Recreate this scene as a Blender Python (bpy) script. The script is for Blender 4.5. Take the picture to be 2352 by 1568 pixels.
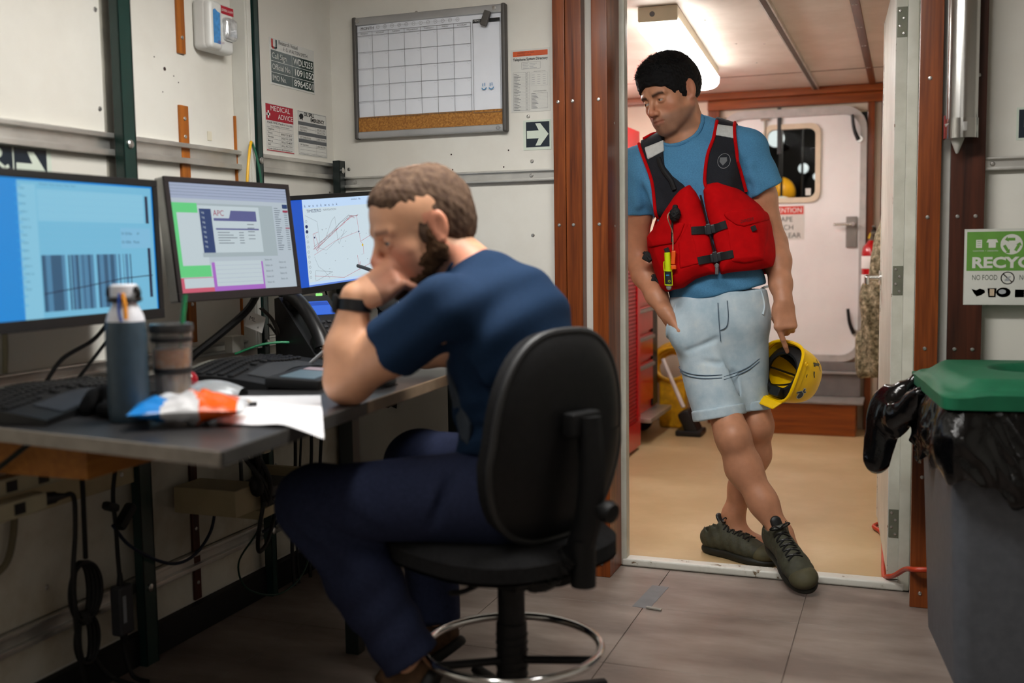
import bpy, bmesh, math, random
import numpy as np
from mathutils import Vector, Matrix, Euler, Quaternion

for _o in list(bpy.data.objects):
    bpy.data.objects.remove(_o, do_unlink=True)
SC = bpy.context.scene
COL = SC.collection
random.seed(7)
rng = np.random.default_rng(7)
PI = math.pi
V3 = Vector

# ---------------------------------------------------------------- camera
# metres; floor z = 0; left wall plane x = -1.93; door wall plane y = 3.39
_yaw, _pit, _rol = math.radians(20.38), math.radians(5.068), math.radians(-0.8226)
_f = V3((-math.sin(_yaw)*math.cos(_pit), math.cos(_yaw)*math.cos(_pit), -math.sin(_pit)))
_r = V3((math.cos(_yaw), math.sin(_yaw), 0)); _u = _r.cross(_f)
_R = _r*math.cos(_rol) + _u*math.sin(_rol); _U = -_r*math.sin(_rol) + _u*math.cos(_rol)
cam_d = bpy.data.cameras.new('camera'); cam = bpy.data.objects.new('camera', cam_d); COL.objects.link(cam)
cam.matrix_world = Matrix(((_R.x, _U.x, -_f.x, 0), (_R.y, _U.y, -_f.y, 0), (_R.z, _U.z, -_f.z, 1.10), (0, 0, 0, 1)))
cam_d.sensor_width = 36.0; cam_d.lens = 36.0*2440/2352; cam_d.clip_start = 0.05
cam_d.dof.use_dof = True; cam_d.dof.focus_distance = 3.62; cam_d.dof.aperture_fstop = 2.0
SC.camera = cam

# ---------------------------------------------------------------- world, exposure
w = bpy.data.worlds.new('world'); SC.world = w; w.use_nodes = True
w.node_tree.nodes['Background'].inputs[0].default_value = (0.010, 0.012, 0.016, 1)
w.node_tree.nodes['Background'].inputs[1].default_value = 1.0
SC.view_settings.view_transform = 'Standard'; SC.view_settings.look = 'None'
SC.view_settings.exposure = 0.0; SC.view_settings.gamma = 1.0; SC.view_settings.use_curve_mapping = False

# ---------------------------------------------------------------- lamps: fluorescent ceiling fixtures and added fill lamps (built with their light in 25_lamps)
# (centre x, y, underside z, length, rotation about z, strength, colour)
LAMP_A = (-1.00, 1.30, 2.005, 1.25, 0.0, 13.0, (1.0, 0.985, 0.95))       # over the desk, above the frame
LAMP_B = (-0.20, -1.10, 2.005, 1.25, math.radians(90), 10.0, (1.0, 0.985, 0.95))   # behind the camera
LAMP_C = (-0.945, 4.80, 1.888, 1.50, math.radians(3.6), 20.0, (1.0, 0.975, 0.95))    # next room, in view
LAMP_D = (-0.66, 2.15, 2.005, 1.25, math.radians(90), 50.0, (1.0, 0.985, 0.95))   # added fill lamp, brightens the doorway side from above the frame
LAMP_E = (-1.80, 5.35, 1.888, 1.25, 0.0, 64.0, (1.0, 0.975, 0.95))   # added fill lamp, unseen left of the doorway, brightens the far door
# ================================================================ helpers
def _lin(c):
    return tuple((x/12.92 if x <= 0.04045 else ((x+0.055)/1.055)**2.4) for x in c)
def hexc(h):
    h = h.lstrip('#'); return _lin(tuple(int(h[i:i+2], 16)/255 for i in (0, 2, 4)))
_MATS = {}
def mat(name, col, rough=0.5, metal=0.0, var=0.12, scale=18.0, bump=0.0, bscale=None, emit=None, estr=1.0,
        alpha=1.0, trans=0.0, ior=1.45, coat=0.0, sheen=0.0, stretch=None, spec=None, sss=0.0, vcol=None, aniso=None):
    """principled material with a procedural noise on colour, roughness and relief (object space)"""
    if name in _MATS: return _MATS[name]
    if isinstance(col, str): col = hexc(col)
    m = bpy.data.materials.new(name); m.use_nodes = True; nt = m.node_tree; N = nt.nodes; Lk = nt.links
    b = N['Principled BSDF']; b.inputs['Roughness'].default_value = rough; b.inputs['Metallic'].default_value = metal
    b.inputs['IOR'].default_value = ior
    tc = N.new('ShaderNodeTexCoord'); mp = N.new('ShaderNodeMapping'); Lk.new(tc.outputs['Object'], mp.inputs[0])
    if stretch: mp.inputs['Scale'].default_value = stretch
    nz = N.new('ShaderNodeTexNoise'); nz.inputs['Scale'].default_value = scale; nz.inputs['Detail'].default_value = 6
    Lk.new(mp.outputs[0], nz.inputs[0])
    rp = N.new('ShaderNodeMapRange'); rp.inputs[1].default_value = 0.3; rp.inputs[2].default_value = 0.7
    rp.inputs[3].default_value = 1.0-var; rp.inputs[4].default_value = 1.0+var
    Lk.new(nz.outputs['Fac'], rp.inputs[0])
    mx = N.new('ShaderNodeVectorMath'); mx.operation = 'SCALE'
    if vcol:
        at = N.new('ShaderNodeVertexColor'); at.layer_name = vcol; Lk.new(at.outputs[0], mx.inputs[0])
    else:
        mx.inputs[0].default_value = col[:3]
    Lk.new(rp.outputs[0], mx.inputs['Scale'])
    Lk.new(mx.outputs[0], b.inputs['Base Color'])
    if bump:
        n2 = N.new('ShaderNodeTexNoise'); n2.inputs['Scale'].default_value = bscale or scale*3; n2.inputs['Detail'].default_value = 4
        Lk.new(mp.outputs[0], n2.inputs[0])
        bp = N.new('ShaderNodeBump'); bp.inputs['Strength'].default_value = bump; bp.inputs['Distance'].default_value = 0.004
        Lk.new(n2.outputs['Fac'], bp.inputs['Height']); Lk.new(bp.outputs[0], b.inputs['Normal'])
    if emit is not None:
        if isinstance(emit, str): emit = hexc(emit)
        b.inputs['Emission Color'].default_value = (*emit, 1); b.inputs['Emission Strength'].default_value = estr
    if trans: b.inputs['Transmission Weight'].default_value = trans
    if alpha < 1: b.inputs['Alpha'].default_value = alpha
    if coat: b.inputs['Coat Weight'].default_value = coat; b.inputs['Coat Roughness'].default_value = 0.12
    if sheen: b.inputs['Sheen Weight'].default_value = sheen
    if spec is not None: b.inputs['Specular IOR Level'].default_value = spec
    if sss:
        b.inputs['Subsurface Weight'].default_value = sss; b.inputs['Subsurface Radius'].default_value = (0.012, 0.005, 0.003)
    _MATS[name] = m
    return m
def wood(name, c1, c2, rough=0.35, axis='z', coat=0.12, gs=1.0):
    """varnished wood: stretched grain along one axis"""
    if name in _MATS: return _MATS[name]
    c1 = hexc(c1); c2 = hexc(c2)
    m = bpy.data.materials.new(name); m.use_nodes = True; nt = m.node_tree; N = nt.nodes; Lk = nt.links
    b = N['Principled BSDF']; b.inputs['Roughness'].default_value = rough; b.inputs['Coat Weight'].default_value = coat
    b.inputs['Coat Roughness'].default_value = 0.2; b.inputs['Specular IOR Level'].default_value = 0.25
    tc = N.new('ShaderNodeTexCoord'); mp = N.new('ShaderNodeMapping'); Lk.new(tc.outputs['Object'], mp.inputs[0])
    s = [34*gs, 34*gs, 34*gs]; s['xyz'.index(axis)] = 1.6*gs; mp.inputs['Scale'].default_value = s
    n1 = N.new('ShaderNodeTexNoise'); n1.inputs['Scale'].default_value = 1.0; n1.inputs['Detail'].default_value = 8
    n1.inputs['Distortion'].default_value = 0.7
    Lk.new(mp.outputs[0], n1.inputs[0])
    n2 = N.new('ShaderNodeTexNoise'); n2.inputs['Scale'].default_value = 5.0; n2.inputs['Detail'].default_value = 3
    Lk.new(mp.outputs[0], n2.inputs[0])
    ad = N.new('ShaderNodeMath'); ad.operation = 'MULTIPLY_ADD'; ad.inputs[1].default_value = 0.35
    Lk.new(n2.outputs['Fac'], ad.inputs[0]); Lk.new(n1.outputs['Fac'], ad.inputs[2])
    cr = N.new('ShaderNodeValToRGB'); cr.color_ramp.elements[0].position = 0.42; cr.color_ramp.elements[1].position = 0.85
    cr.color_ramp.elements[0].color = (*c2, 1); cr.color_ramp.elements[1].color = (*c1, 1)
    Lk.new(ad.outputs[0], cr.inputs[0]); Lk.new(cr.outputs[0], b.inputs['Base Color'])
    bp = N.new('ShaderNodeBump'); bp.inputs['Strength'].default_value = 0.08; bp.inputs['Distance'].default_value = 0.002
    Lk.new(n2.outputs['Fac'], bp.inputs['Height']); Lk.new(bp.outputs[0], b.inputs['Normal'])
    _MATS[name] = m
    return m
def patchy(name, c1, c2, c3=None, rough=0.5, scale=3.0, lo=0.42, hi=0.58, bump=0.05, detail=8, stretch=None, fine=60, world=False, spec=.5):
    """two or three toned surface (stained paint, vinyl, camouflage)"""
    if name in _MATS: return _MATS[name]
    m = bpy.data.materials.new(name); m.use_nodes = True; nt = m.node_tree; N = nt.nodes; Lk = nt.links
    b = N['Principled BSDF']; b.inputs['Roughness'].default_value = rough; b.inputs['Specular IOR Level'].default_value = spec
    tc = N.new('ShaderNodeNewGeometry' if world else 'ShaderNodeTexCoord'); mp = N.new('ShaderNodeMapping')
    Lk.new(tc.outputs['Position' if world else 'Object'], mp.inputs[0])
    if stretch: mp.inputs['Scale'].default_value = stretch
    n1 = N.new('ShaderNodeTexNoise'); n1.inputs['Scale'].default_value = scale; n1.inputs['Detail'].default_value = detail
    n1.inputs['Roughness'].default_value = 0.62; Lk.new(mp.outputs[0], n1.inputs[0])
    cr = N.new('ShaderNodeValToRGB'); e = cr.color_ramp.elements
    e[0].position = lo; e[0].color = (*hexc(c1), 1); e[1].position = hi; e[1].color = (*hexc(c2), 1)
    if c3:
        k = e.new(min(0.99, hi+0.10)); k.color = (*hexc(c3), 1)
    Lk.new(n1.outputs['Fac'], cr.inputs[0]); Lk.new(cr.outputs[0], b.inputs['Base Color'])
    n2 = N.new('ShaderNodeTexNoise'); n2.inputs['Scale'].default_value = fine; n2.inputs['Detail'].default_value = 3
    Lk.new(mp.outputs[0], n2.inputs[0])
    bp = N.new('ShaderNodeBump'); bp.inputs['Strength'].default_value = bump; bp.inputs['Distance'].default_value = 0.004
    Lk.new(n2.outputs['Fac'], bp.inputs['Height']); Lk.new(bp.outputs[0], b.inputs['Normal'])
    _MATS[name] = m
    return m
def emis(name, col, s=1.0):
    """screen pixel colour: gives off light"""
    if name in _MATS: return _MATS[name]
    m = bpy.data.materials.new(name); m.use_nodes = True; b = m.node_tree.nodes['Principled BSDF']
    c = hexc(col) if isinstance(col, str) else col
    b.inputs['Base Color'].default_value = (0.01, 0.01, 0.01, 1); b.inputs['Roughness'].default_value = 0.35
    b.inputs['Emission Color'].default_value = (*c, 1); b.inputs['Emission Strength'].default_value = s
    _MATS[name] = m
    return m

def rotm(rot):
    return Euler(rot, 'XYZ').to_matrix() if rot is not None else Matrix.Identity(3)
def frame(xax, yax=None, zax=None):
    """matrix whose columns are given axes (orthonormalised, x first)"""
    x = V3(xax).normalized()
    if yax is not None:
        z = x.cross(V3(yax)).normalized(); y = z.cross(x)
    else:
        y = V3(zax).cross(x).normalized(); z = x.cross(y)
    return Matrix((x, y, z)).transposed()

def wmat(o):
    M = o.matrix_basis.copy()
    while o.parent is not None: o = o.parent; M = o.matrix_basis @ M
    return M
class Shape:
    def __init__(s): s.v = []; s.f = []; s.m = []; s.wn = False
    def add(s, vs, fs, mi=0, M=None, c=None):
        o = len(s.v)
        for p in vs:
            p = V3(p)
            if M is not None: p = M @ p
            if c is not None: p = p + V3(c)
            s.v.append(p)
        for f in fs:
            s.f.append([o+i for i in f]); s.m.append(mi)
        return s
    def box(s, c, size, rot=None, bev=0.0, seg=2, mi=0):
        M = rot if isinstance(rot, Matrix) else rotm(rot)
        hx, hy, hz = [k/2 for k in size]
        if bev <= 0:
            vs = [(x, y, z) for x in (-hx, hx) for y in (-hy, hy) for z in (-hz, hz)]
            fs = [(0, 1, 3, 2), (4, 6, 7, 5), (0, 4, 5, 1), (2, 3, 7, 6), (0, 2, 6, 4), (1, 5, 7, 3)]
            return s.add(vs, fs, mi, M, c)
        s.wn = True
        bm = bmesh.new(); bmesh.ops.create_cube(bm, size=1.0)
        for v in bm.verts: v.co = V3((v.co.x*size[0], v.co.y*size[1], v.co.z*size[2]))
        bmesh.ops.bevel(bm, geom=bm.edges[:], offset=min(bev, min(size)*0.49), segments=seg, affect='EDGES', profile=0.5)
        s.addbm(bm, mi, M, c); bm.free(); return s
    def addbm(s, bm, mi=0, M=None, c=None):
        bm.verts.index_update()
        return s.add([v.co.copy() for v in bm.verts], [[v.index for v in f.verts] for f in bm.faces], mi, M, c)
    def bx(s, x0, x1, y0, y1, z0, z1, bev=0.0, mi=0, seg=2):
        return s.box(((x0+x1)/2, (y0+y1)/2, (z0+z1)/2), (abs(x1-x0), abs(y1-y0), abs(z1-z0)), None, bev, seg, mi)
    def cyl(s, a, b, r, r2=None, n=20, cap=True, mi=0):
        a = V3(a); b = V3(b); r2 = r if r2 is None else r2
        d = (b-a).normalized(); q = d.to_track_quat('Z', 'Y')
        vs = []
        for p, rr in ((a, r), (b, r2)):
            for i in range(n):
                t = 2*PI*i/n; vs.append(p + q @ V3((rr*math.cos(t), rr*math.sin(t), 0)))
        fs = [(i, (i+1) % n, n+(i+1) % n, n+i) for i in range(n)]
        if cap: fs += [list(range(n))[::-1], list(range(n, 2*n))]
        return s.add(vs, fs, mi)
    def tube(s, pts, r, n=8, mi=0, closed=False, smooth=0, cap=True, flat=1.0):
        P = [V3(p) for p in pts]
        if smooth: P = spline(P, smooth, closed)
        rr = r if callable(r) else (lambda t: r)
        m = len(P); vs = []; prev = None
        for i, p in enumerate(P):
            a = P[i-1] if (i > 0 or closed) else P[i]; b = P[(i+1) % m] if (i < m-1 or closed) else P[i]
            d = (b-a)
            d = d.normalized() if d.length > 1e-9 else V3((0, 0, 1))
            if prev is None:
                up = V3((0, 0, 1)) if abs(d.z) < 0.9 else V3((1, 0, 0))
                x = d.cross(up).normalized()
            else:
                x = prev - d*prev.dot(d)
                x = x.normalized() if x.length > 1e-6 else d.orthogonal().normalized()
            prev = x; y = d.cross(x); q = rr(i/(m-1) if m > 1 else 0)
            for k in range(n):
                t = 2*PI*k/n; vs.append(p + x*(q*math.cos(t)) + y*(q*flat*math.sin(t)))
        fs = []
        for i in range(m if closed else m-1):
            j = (i+1) % m
            for k in range(n): fs.append((i*n+k, i*n+(k+1) % n, j*n+(k+1) % n, j*n+k))
        if cap and not closed: fs += [list(range(n))[::-1], list(range((m-1)*n, m*n))]
        return s.add(vs, fs, mi)
    def lathe(s, prof, c=(0, 0, 0), axis=(0, 0, 1), n=32, mi=0, arc=None):
        q = V3(axis).normalized().to_track_quat('Z', 'Y'); vs = []; fs = []; m = len(prof)
        for r, z in prof:
            for i in range(n):
                t = 2*PI*i/n; vs.append(q @ V3((r*math.cos(t), r*math.sin(t), z)))
        for j in range(m-1):
            for i in range(n): fs.append((j*n+i, j*n+(i+1) % n, (j+1)*n+(i+1) % n, (j+1)*n+i))
        if prof[0][0] > 1e-5: fs.append(list(range(n))[::-1])
        if prof[-1][0] > 1e-5: fs.append(list(range((m-1)*n, m*n)))
        return s.add(vs, fs, mi, None, c)
    def prism(s, poly, t, M=None, c=(0, 0, 0), mi=0):
        """polygon in local xy, extruded along local z from 0 to t"""
        n = len(poly); vs = [(p[0], p[1], 0) for p in poly] + [(p[0], p[1], t) for p in poly]
        fs = [list(range(n))[::-1], list(range(n, 2*n))] + [(i, (i+1) % n, n+(i+1) % n, n+i) for i in range(n)]
        return s.add(vs, fs, mi, M, c)
    def ell(s, c, r, rot=None, n=20, m=12, mi=0):
        M = rot if isinstance(rot, Matrix) else rotm(rot); vs = []; fs = []
        if not hasattr(r, '__len__'): r = (r, r, r)
        for j in range(m+1):
            ph = PI*j/m
            for i in range(n):
                t = 2*PI*i/n; vs.append((r[0]*math.sin(ph)*math.cos(t), r[1]*math.sin(ph)*math.sin(t), r[2]*math.cos(ph)))
        for j in range(m):
            for i in range(n): fs.append((j*n+i, (j+1)*n+i, (j+1)*n+(i+1) % n, j*n+(i+1) % n))
        return s.add(vs, fs, mi, M, c)
    def torus(s, c, R, r, axis=(0, 0, 1), n=48, k=10, mi=0, a0=0, a1=None):
        q = V3(axis).normalized().to_track_quat('Z', 'Y'); full = a1 is None; a1 = 2*PI if full else a1
        cnt = n if full else n+1
        pts = [q @ V3((R*math.cos(a0+(a1-a0)*i/n), R*math.sin(a0+(a1-a0)*i/n), 0)) + V3(c) for i in range(cnt)]
        return s.tube(pts, r, k, mi, closed=full)
    def grid(s, fn, nu, nv, mi=0, thick=0.0):
        vs = [fn(i/nu, j/nv) for i in range(nu+1) for j in range(nv+1)]
        fs = [(i*(nv+1)+j, (i+1)*(nv+1)+j, (i+1)*(nv+1)+j+1, i*(nv+1)+j+1) for i in range(nu) for j in range(nv)]
        return s.add(vs, fs, mi)
    def quad(s, a, b, c, d, mi=0): return s.add([a, b, c, d], [(0, 1, 2, 3)], mi)
    def mesh(s, name, sharp=38, merge=True):
        me = bpy.data.meshes.new(name)
        me.from_pydata([tuple(p) for p in s.v], [], s.f)
        me.polygons.foreach_set('material_index', s.m)
        bm = bmesh.new(); bm.from_mesh(me)
        if merge: bmesh.ops.remove_doubles(bm, verts=bm.verts, dist=1e-6)
        bmesh.ops.recalc_face_normals(bm, faces=bm.faces); bm.to_mesh(me); bm.free()
        me.polygons.foreach_set('use_smooth', [True]*len(me.polygons))
        me.set_sharp_from_angle(angle=math.radians(sharp)); me.update()
        return me
    def obj(s, name, mats, parent=None, sharp=38, world=False, label=None, mods=None, merge=True):
        if world and parent is not None:
            Mi = wmat(parent).inverted(); s.v = [Mi @ p for p in s.v]
        o = bpy.data.objects.new(name, s.mesh(name, sharp, merge)); COL.objects.link(o)
        for m in (mats if isinstance(mats, (list, tuple)) else [mats]): o.data.materials.append(m)
        if s.wn:
            wm = o.modifiers.new('weighted_normal', 'WEIGHTED_NORMAL'); wm.keep_sharp = True
        if parent is not None: o.parent = parent
        if label: o['label'] = label
        return o
def spline(P, k, closed=False):
    P = [V3(p) for p in P]; n = len(P); out = []
    rg = range(n) if closed else range(n-1)
    for i in rg:
        if closed: p0, p1, p2, p3 = P[i-1], P[i], P[(i+1) % n], P[(i+2) % n]
        else: p0, p1, p2, p3 = P[max(i-1, 0)], P[i], P[i+1], P[min(i+2, n-1)]
        for j in range(k):
            t = j/k
            out.append(0.5*((2*p1)+(-p0+p2)*t+(2*p0-5*p1+4*p2-p3)*t*t+(-p0+3*p1-3*p2+p3)*t**3))
    if not closed: out.append(P[-1])
    return out
def empty(name, loc=(0, 0, 0), rot=(0, 0, 0)):
    o = bpy.data.objects.new(name, None); o.empty_display_size = 0.05
    o.location = loc; o.rotation_euler = rot if hasattr(rot, '__len__') else (0, 0, rot)
    o.matrix_basis = Matrix.LocRotScale(V3(loc), Euler(o.rotation_euler), None)
    COL.objects.link(o); return o
def tag(o, label, cat, group=None):
    o['label'] = label; o['category'] = cat
    if group: o['group'] = group
    return o
def thing(name, label, cat, loc=(0, 0, 0), rot=(0, 0, 0), group=None):
    return tag(empty(name, loc, rot), label, cat, group)
def struct(o):
    o['kind'] = 'structure'; return o
def dup(o, loc=None, parent=None):
    c = o.copy(); COL.objects.link(c)
    if loc is not None: c.location = loc
    if parent is not None: c.parent = parent
    return c
_FONTS = {}
def text_mesh(body, size, bold=0.0, align='LEFT', sx=1.0, shear=0.0):
    cu = bpy.data.curves.new('txt', 'FONT'); cu.body = body; cu.size = size; cu.align_x = align; cu.align_y = 'CENTER'
    cu.offset = bold; cu.shear = shear; cu.resolution_u = 3
    o = bpy.data.objects.new('txt', cu); COL.objects.link(o)
    dg = bpy.context.evaluated_depsgraph_get(); dg.update()
    me = bpy.data.meshes.new_from_object(o.evaluated_get(dg))
    bpy.data.objects.remove(o, do_unlink=True); bpy.data.curves.remove(cu)
    return me
class Print:
    """flat print (lettering, rules, blocks) on a sheet: local u right, v up, w out of the sheet"""
    def __init__(s, M, c, w=0.0006): s.M = M; s.c = V3(c); s.w = w; s.S = Shape(); s.mats = []
    def _mi(s, m):
        if m not in s.mats: s.mats.append(m)
        return s.mats.index(m)
    def P(s, u, v, w=None): return s.c + s.M @ V3((u, v, s.w if w is None else w))
    def rect(s, u0, v0, u1, v1, m, w=None):
        s.S.quad(s.P(u0, v0, w), s.P(u1, v0, w), s.P(u1, v1, w), s.P(u0, v1, w), s._mi(m)); return s
    def poly(s, pts, m, w=None):
        s.S.add([s.P(u, v, w) for u, v in pts], [list(range(len(pts)))], s._mi(m)); return s
    def line(s, pts, t, m, w=None):
        for (a, b), (c, d) in zip(pts[:-1], pts[1:]):
            L = math.hypot(c-a, d-b) or 1e-9; nx, ny = -(d-b)/L*t/2, (c-a)/L*t/2
            s.poly([(a+nx, b+ny), (a-nx, b-ny), (c-nx, d-ny), (c+nx, d+ny)], m, w)
        return s
    def disc(s, u, v, r, m, n=20, w=None, r2=None):
        r2 = r2 or r
        return s.poly([(u+r*math.cos(2*PI*i/n), v+r2*math.sin(2*PI*i/n)) for i in range(n)], m, w)
    def ring(s, u, v, r, t, m, n=24, w=None, a0=0, a1=2*PI):
        return s.line([(u+r*math.cos(a0+(a1-a0)*i/n), v+r*math.sin(a0+(a1-a0)*i/n)) for i in range(n+1)], t, m, w)
    def text(s, body, u, v, size, m, align='LEFT', sx=1.0, bold=0.0, w=None, width=None):
        me = text_mesh(body, size, bold, align)
        xs = [p.co.x for p in me.vertices]
        if width and xs: sx = width/(max(xs)-min(xs))
        vs = [s.P(u+p.co.x*sx, v+p.co.y, (s.w if w is None else w)+0.0002) for p in me.vertices]
        s.S.add(vs, [list(p.vertices) for p in me.polygons], s._mi(m))
        bpy.data.meshes.remove(me); return s
    def obj(s, name, parent, world=True):
        return s.S.obj(name, s.mats, parent, world=world, merge=False)
# ================================================================ materials of the place
M_WALL = patchy('cream_painted_panel', '#d4d1c8', '#dbd9d1', '#d8d6cd', rough=0.55, scale=2.2, bump=0.03, fine=220)
M_WALLU = patchy('cream_painted_panel_scuffed', '#b3a892', '#cdc8bb', '#d6d2c6', rough=0.6, scale=2.6, lo=0.36, hi=0.5, bump=0.03, fine=200)
M_CEIL = patchy('ceiling_panel', '#cbbfb3', '#d4c9be', rough=0.5, scale=4, bump=0.10, fine=160)
M_TILE = patchy('vinyl_tile', '#6a5d55', '#8a7d74', '#978b82', rough=0.42, scale=3.2, lo=0.36, hi=0.62, bump=0.04, fine=70, stretch=(0.8, 2.2, 1), world=True)
M_FLOORF = patchy('beige_deck_paint', '#b39a70', '#bda57c', '#c4ad86', rough=0.38, scale=2.4, bump=0.05, fine=120)
M_WOODR = wood('mahogany_trim', '#87441a', '#4a1e0a')
M_WOODD = wood('dark_mahogany_board', '#4a2314', '#260f08', rough=0.4, coat=0.2)
M_WOODF = wood('varnished_far_trim', '#8a4518', '#57280c', axis='x')
M_WOODFZ = wood('varnished_far_post', '#7a3c16', '#4f260d', axis='z')
M_WOODO = wood('orange_batten', '#a8611f', '#7c4212', rough=0.5, coat=0.1)
M_WHITEP = patchy('chipped_white_enamel', '#6d5a42', '#c9c8be', '#d2d1c8', rough=0.38, scale=26, lo=0.355, hi=0.385, bump=0.06, fine=90, detail=5)
M_JAMB = patchy('grey_white_door_enamel', '#b9b9ac', '#c6c6ba', rough=0.38, scale=6, bump=0.02)
M_STEEL = mat('stainless_screw', (0.55, 0.54, 0.52), 0.3, 1.0, var=0.1)
M_ALU = mat('brushed_aluminium_rail', (0.62, 0.61, 0.58), 0.38, 0.9, var=0.25, scale=6, stretch=(1, 1, 1), bump=0.05)
M_GREEN = mat('dark_green_strut', '#12302b', 0.35, 0.0, var=0.15, scale=12, coat=0.2)
M_BLACKG = mat('black_green_strut', '#0d1a19', 0.4, 0.0, var=0.15, scale=12)
M_BLACK = mat('black_plastic', '#131314', 0.45, var=0.15)
M_BLACKR = mat('black_rubber_cable', '#0b0b0c', 0.55, var=0.2)
M_WHITE = mat('white_paper', '#dcdcd8', 0.6, var=0.03)
M_INK = mat('black_ink', '#16181a', 0.6, var=0.05)
M_GREYINK = mat('grey_ink', '#5c5f62', 0.6, var=0.05)
M_LGREYINK = mat('light_grey_ink', '#9a9da0', 0.6, var=0.05)
M_REDINK = mat('red_ink', '#a3182c', 0.5, var=0.05)
M_BASE = mat('black_cove_base', '#08080a', 0.6, var=0.2)

# ================================================================ near room shell
ZC = 2.08
fl = struct(Shape().bx(-1.95, 1.70, -2.3, 3.53, -0.10, -0.0035).obj('floor', M_TILE))
TP = 0.459
tm = Shape().box((0, 0, -0.0017), (TP-0.0022, TP-0.0022, 0.0034), bev=0.0008, seg=1).mesh('tile')
tm.materials.append(M_TILE)
for i in range(-3, 6):
    for j in range(0, 12):
        cx = -0.735+TP*(i+0.5); cy = 3.10+TP*0.5-TP*j
        if cx-TP/2 > 1.70 or cx+TP/2 < -1.95: continue
        x0, x1, y0, y1 = max(cx-TP/2, -1.93), min(cx+TP/2, 1.69), max(cy-TP/2, -2.29), min(cy+TP/2, 3.49)
        if x1-x0 < TP-0.01 or y1-y0 < TP-0.01:
            o = Shape().bx(x0+.0011, x1-.0011, y0+.0011, y1-.0011, -0.0034, 0, bev=0.0008, seg=1).obj('tile', M_TILE, fl)
        else:
            o = bpy.data.objects.new('tile', tm); COL.objects.link(o); o.parent = fl; o.location = (cx, cy, 0)
struct(Shape().bx(-1.97, 1.74, -2.3, 3.53, ZC, ZC+0.05).obj('ceiling', M_CEIL))
wl = struct(Shape().bx(-2.0, -1.93, -2.3, 3.53, 0, ZC).obj('wall_left', M_WALL))
Shape().bx(-1.93, -1.9295, 1.0, 3.385, 0.09, 0.715).obj('scuffed_panel', M_WALLU, wl)
struct(Shape().bx(1.70, 1.76, -2.3, 3.53, 0, ZC).obj('wall_right', M_WALL))
struct(Shape().bx(-1.97, 1.74, -2.36, -2.3, 0, ZC).obj('wall_front', M_WALL))
wb = Shape()
wb.bx(-1.93, -0.915, 3.39, 3.53, 0, ZC); wb.bx(0.026, 1.70, 3.39, 3.53, 0, ZC); wb.bx(-0.915, 0.026, 3.39, 3.53, 1.97, ZC)
wbo = struct(wb.obj('wall_back', M_WALL))
bb = Shape(); bb.bx(-1.93, -1.900, -2.3, 3.39, 0, 0.085, bev=0.004)
struct(bb.obj('baseboard_left', M_BASE))
bb = Shape(); bb.bx(-1.90, -1.089, 3.365, 3.39, 0, 0.085, bev=0.004); struct(bb.obj('baseboard_back', M_BASE))

# ---- screws: one small part mesh, copied
_sc = Shape(); _sc.lathe([(0.0062, 0.0), (0.0062, 0.0012), (0.0050, 0.0026), (0.0022, 0.0030), (0.0020, 0.0016), (0.0, 0.0016)], n=14)
_scm = _sc.mesh('screw'); _scm.materials.append(M_STEEL)
def screw(p, n, parent, s=1.0):
    o = bpy.data.objects.new('screw', _scm); COL.objects.link(o); o.parent = parent
    Mi = parent.matrix_basis.inverted()
    o.matrix_basis = Mi @ Matrix.LocRotScale(V3(p), V3(n).to_track_quat('Z', 'Y'), V3((s, s, s)))
    return o
for (y, z) in ((2.21, 1.712), (2.21, 1.465), (2.932, 1.564), (2.21, 1.2), (3.35, 1.30), (2.60, .50), (2.95, .40), (1.95, .30)):
    screw((-1.93, y, z), (1, 0, 0), wl, 1.0)
for (x, z) in ((-1.592, 1.906), (-1.870, 1.385), (-1.179, 1.139), (-1.575, 1.385), (-1.19, 1.533), (-1.179, 1.385), (-1.179, 0.80)):
    screw((x, 3.39, z), (0, -1, 0), wbo, 1.0)
hs = Shape()
for (x, z) in ((-1.472, 1.42), (-1.262, 1.425), (-1.468, 1.368), (-1.28, 1.37)):
    hs.cyl((x, 3.3895, z), (x, 3.3905, z), 0.0028, n=10)
for (y, z, r) in ((2.472, 1.604, .0055), (2.43, 1.63, .002), (2.51, 1.59, .002), (2.46, 1.54, .002), (2.53, 1.575, .002)):
    hs.cyl((-1.9295, y, z), (-1.9305, y, z), r, n=10)
hs.obj('drill_hole', mat('dark_hole', '#2a1712', 0.8), wbo)
Shape().bx(-1.936, -1.9288, 2.225, 2.258, 0.72, ZC).obj('panel_batten', mat('grey_joint_strip', '#8d8a80', 0.5, var=0.3, scale=9), wl)

# ---- mahogany posts beside the door
def post(n, x0, x1, m, z0=0.0, y0=3.345, y1=3.39, screws=(), groove=None):
    s = Shape()
    if groove:
        s.bx(x0, groove-.001, y0, y1, z0, ZC-.002, bev=0.002); s.bx(groove+.001, x1, y0, y1, z0, ZC-.002, bev=0.002)
    else: s.bx(x0, x1, y0, y1, z0, ZC-.002, bev=0.003)
    o = struct(s.obj('trim_%d' % n, m))
    for (x, z) in screws: screw((x, y0, z), (0, -1, 0), o, 0.95)
    return o
ZR = (1.568, 1.17, 0.785, 0.40, 0.045)
post(1, -1.089, -0.992, M_WOODR, groove=-1.047, screws=[(x, z) for z in ZR for x in (-1.071, -1.022)])
t2 = post(2, -0.959, -0.906, M_WOODR, y1=3.50, screws=[(-0.935, z) for z in ZR])
for z in (1.50, 1.165, 0.66): screw((-0.906, 3.43, z), (1, 0, 0), t2, 0.7)
post(3, 0.026, 0.090, M_WOODR, y1=3.50, screws=[(0.055, z) for z in ZR])
post(4, 0.115, 0.207, M_WOODD, screws=[(x, z) for z in ZR for x in (0.136, 0.184)])
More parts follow.
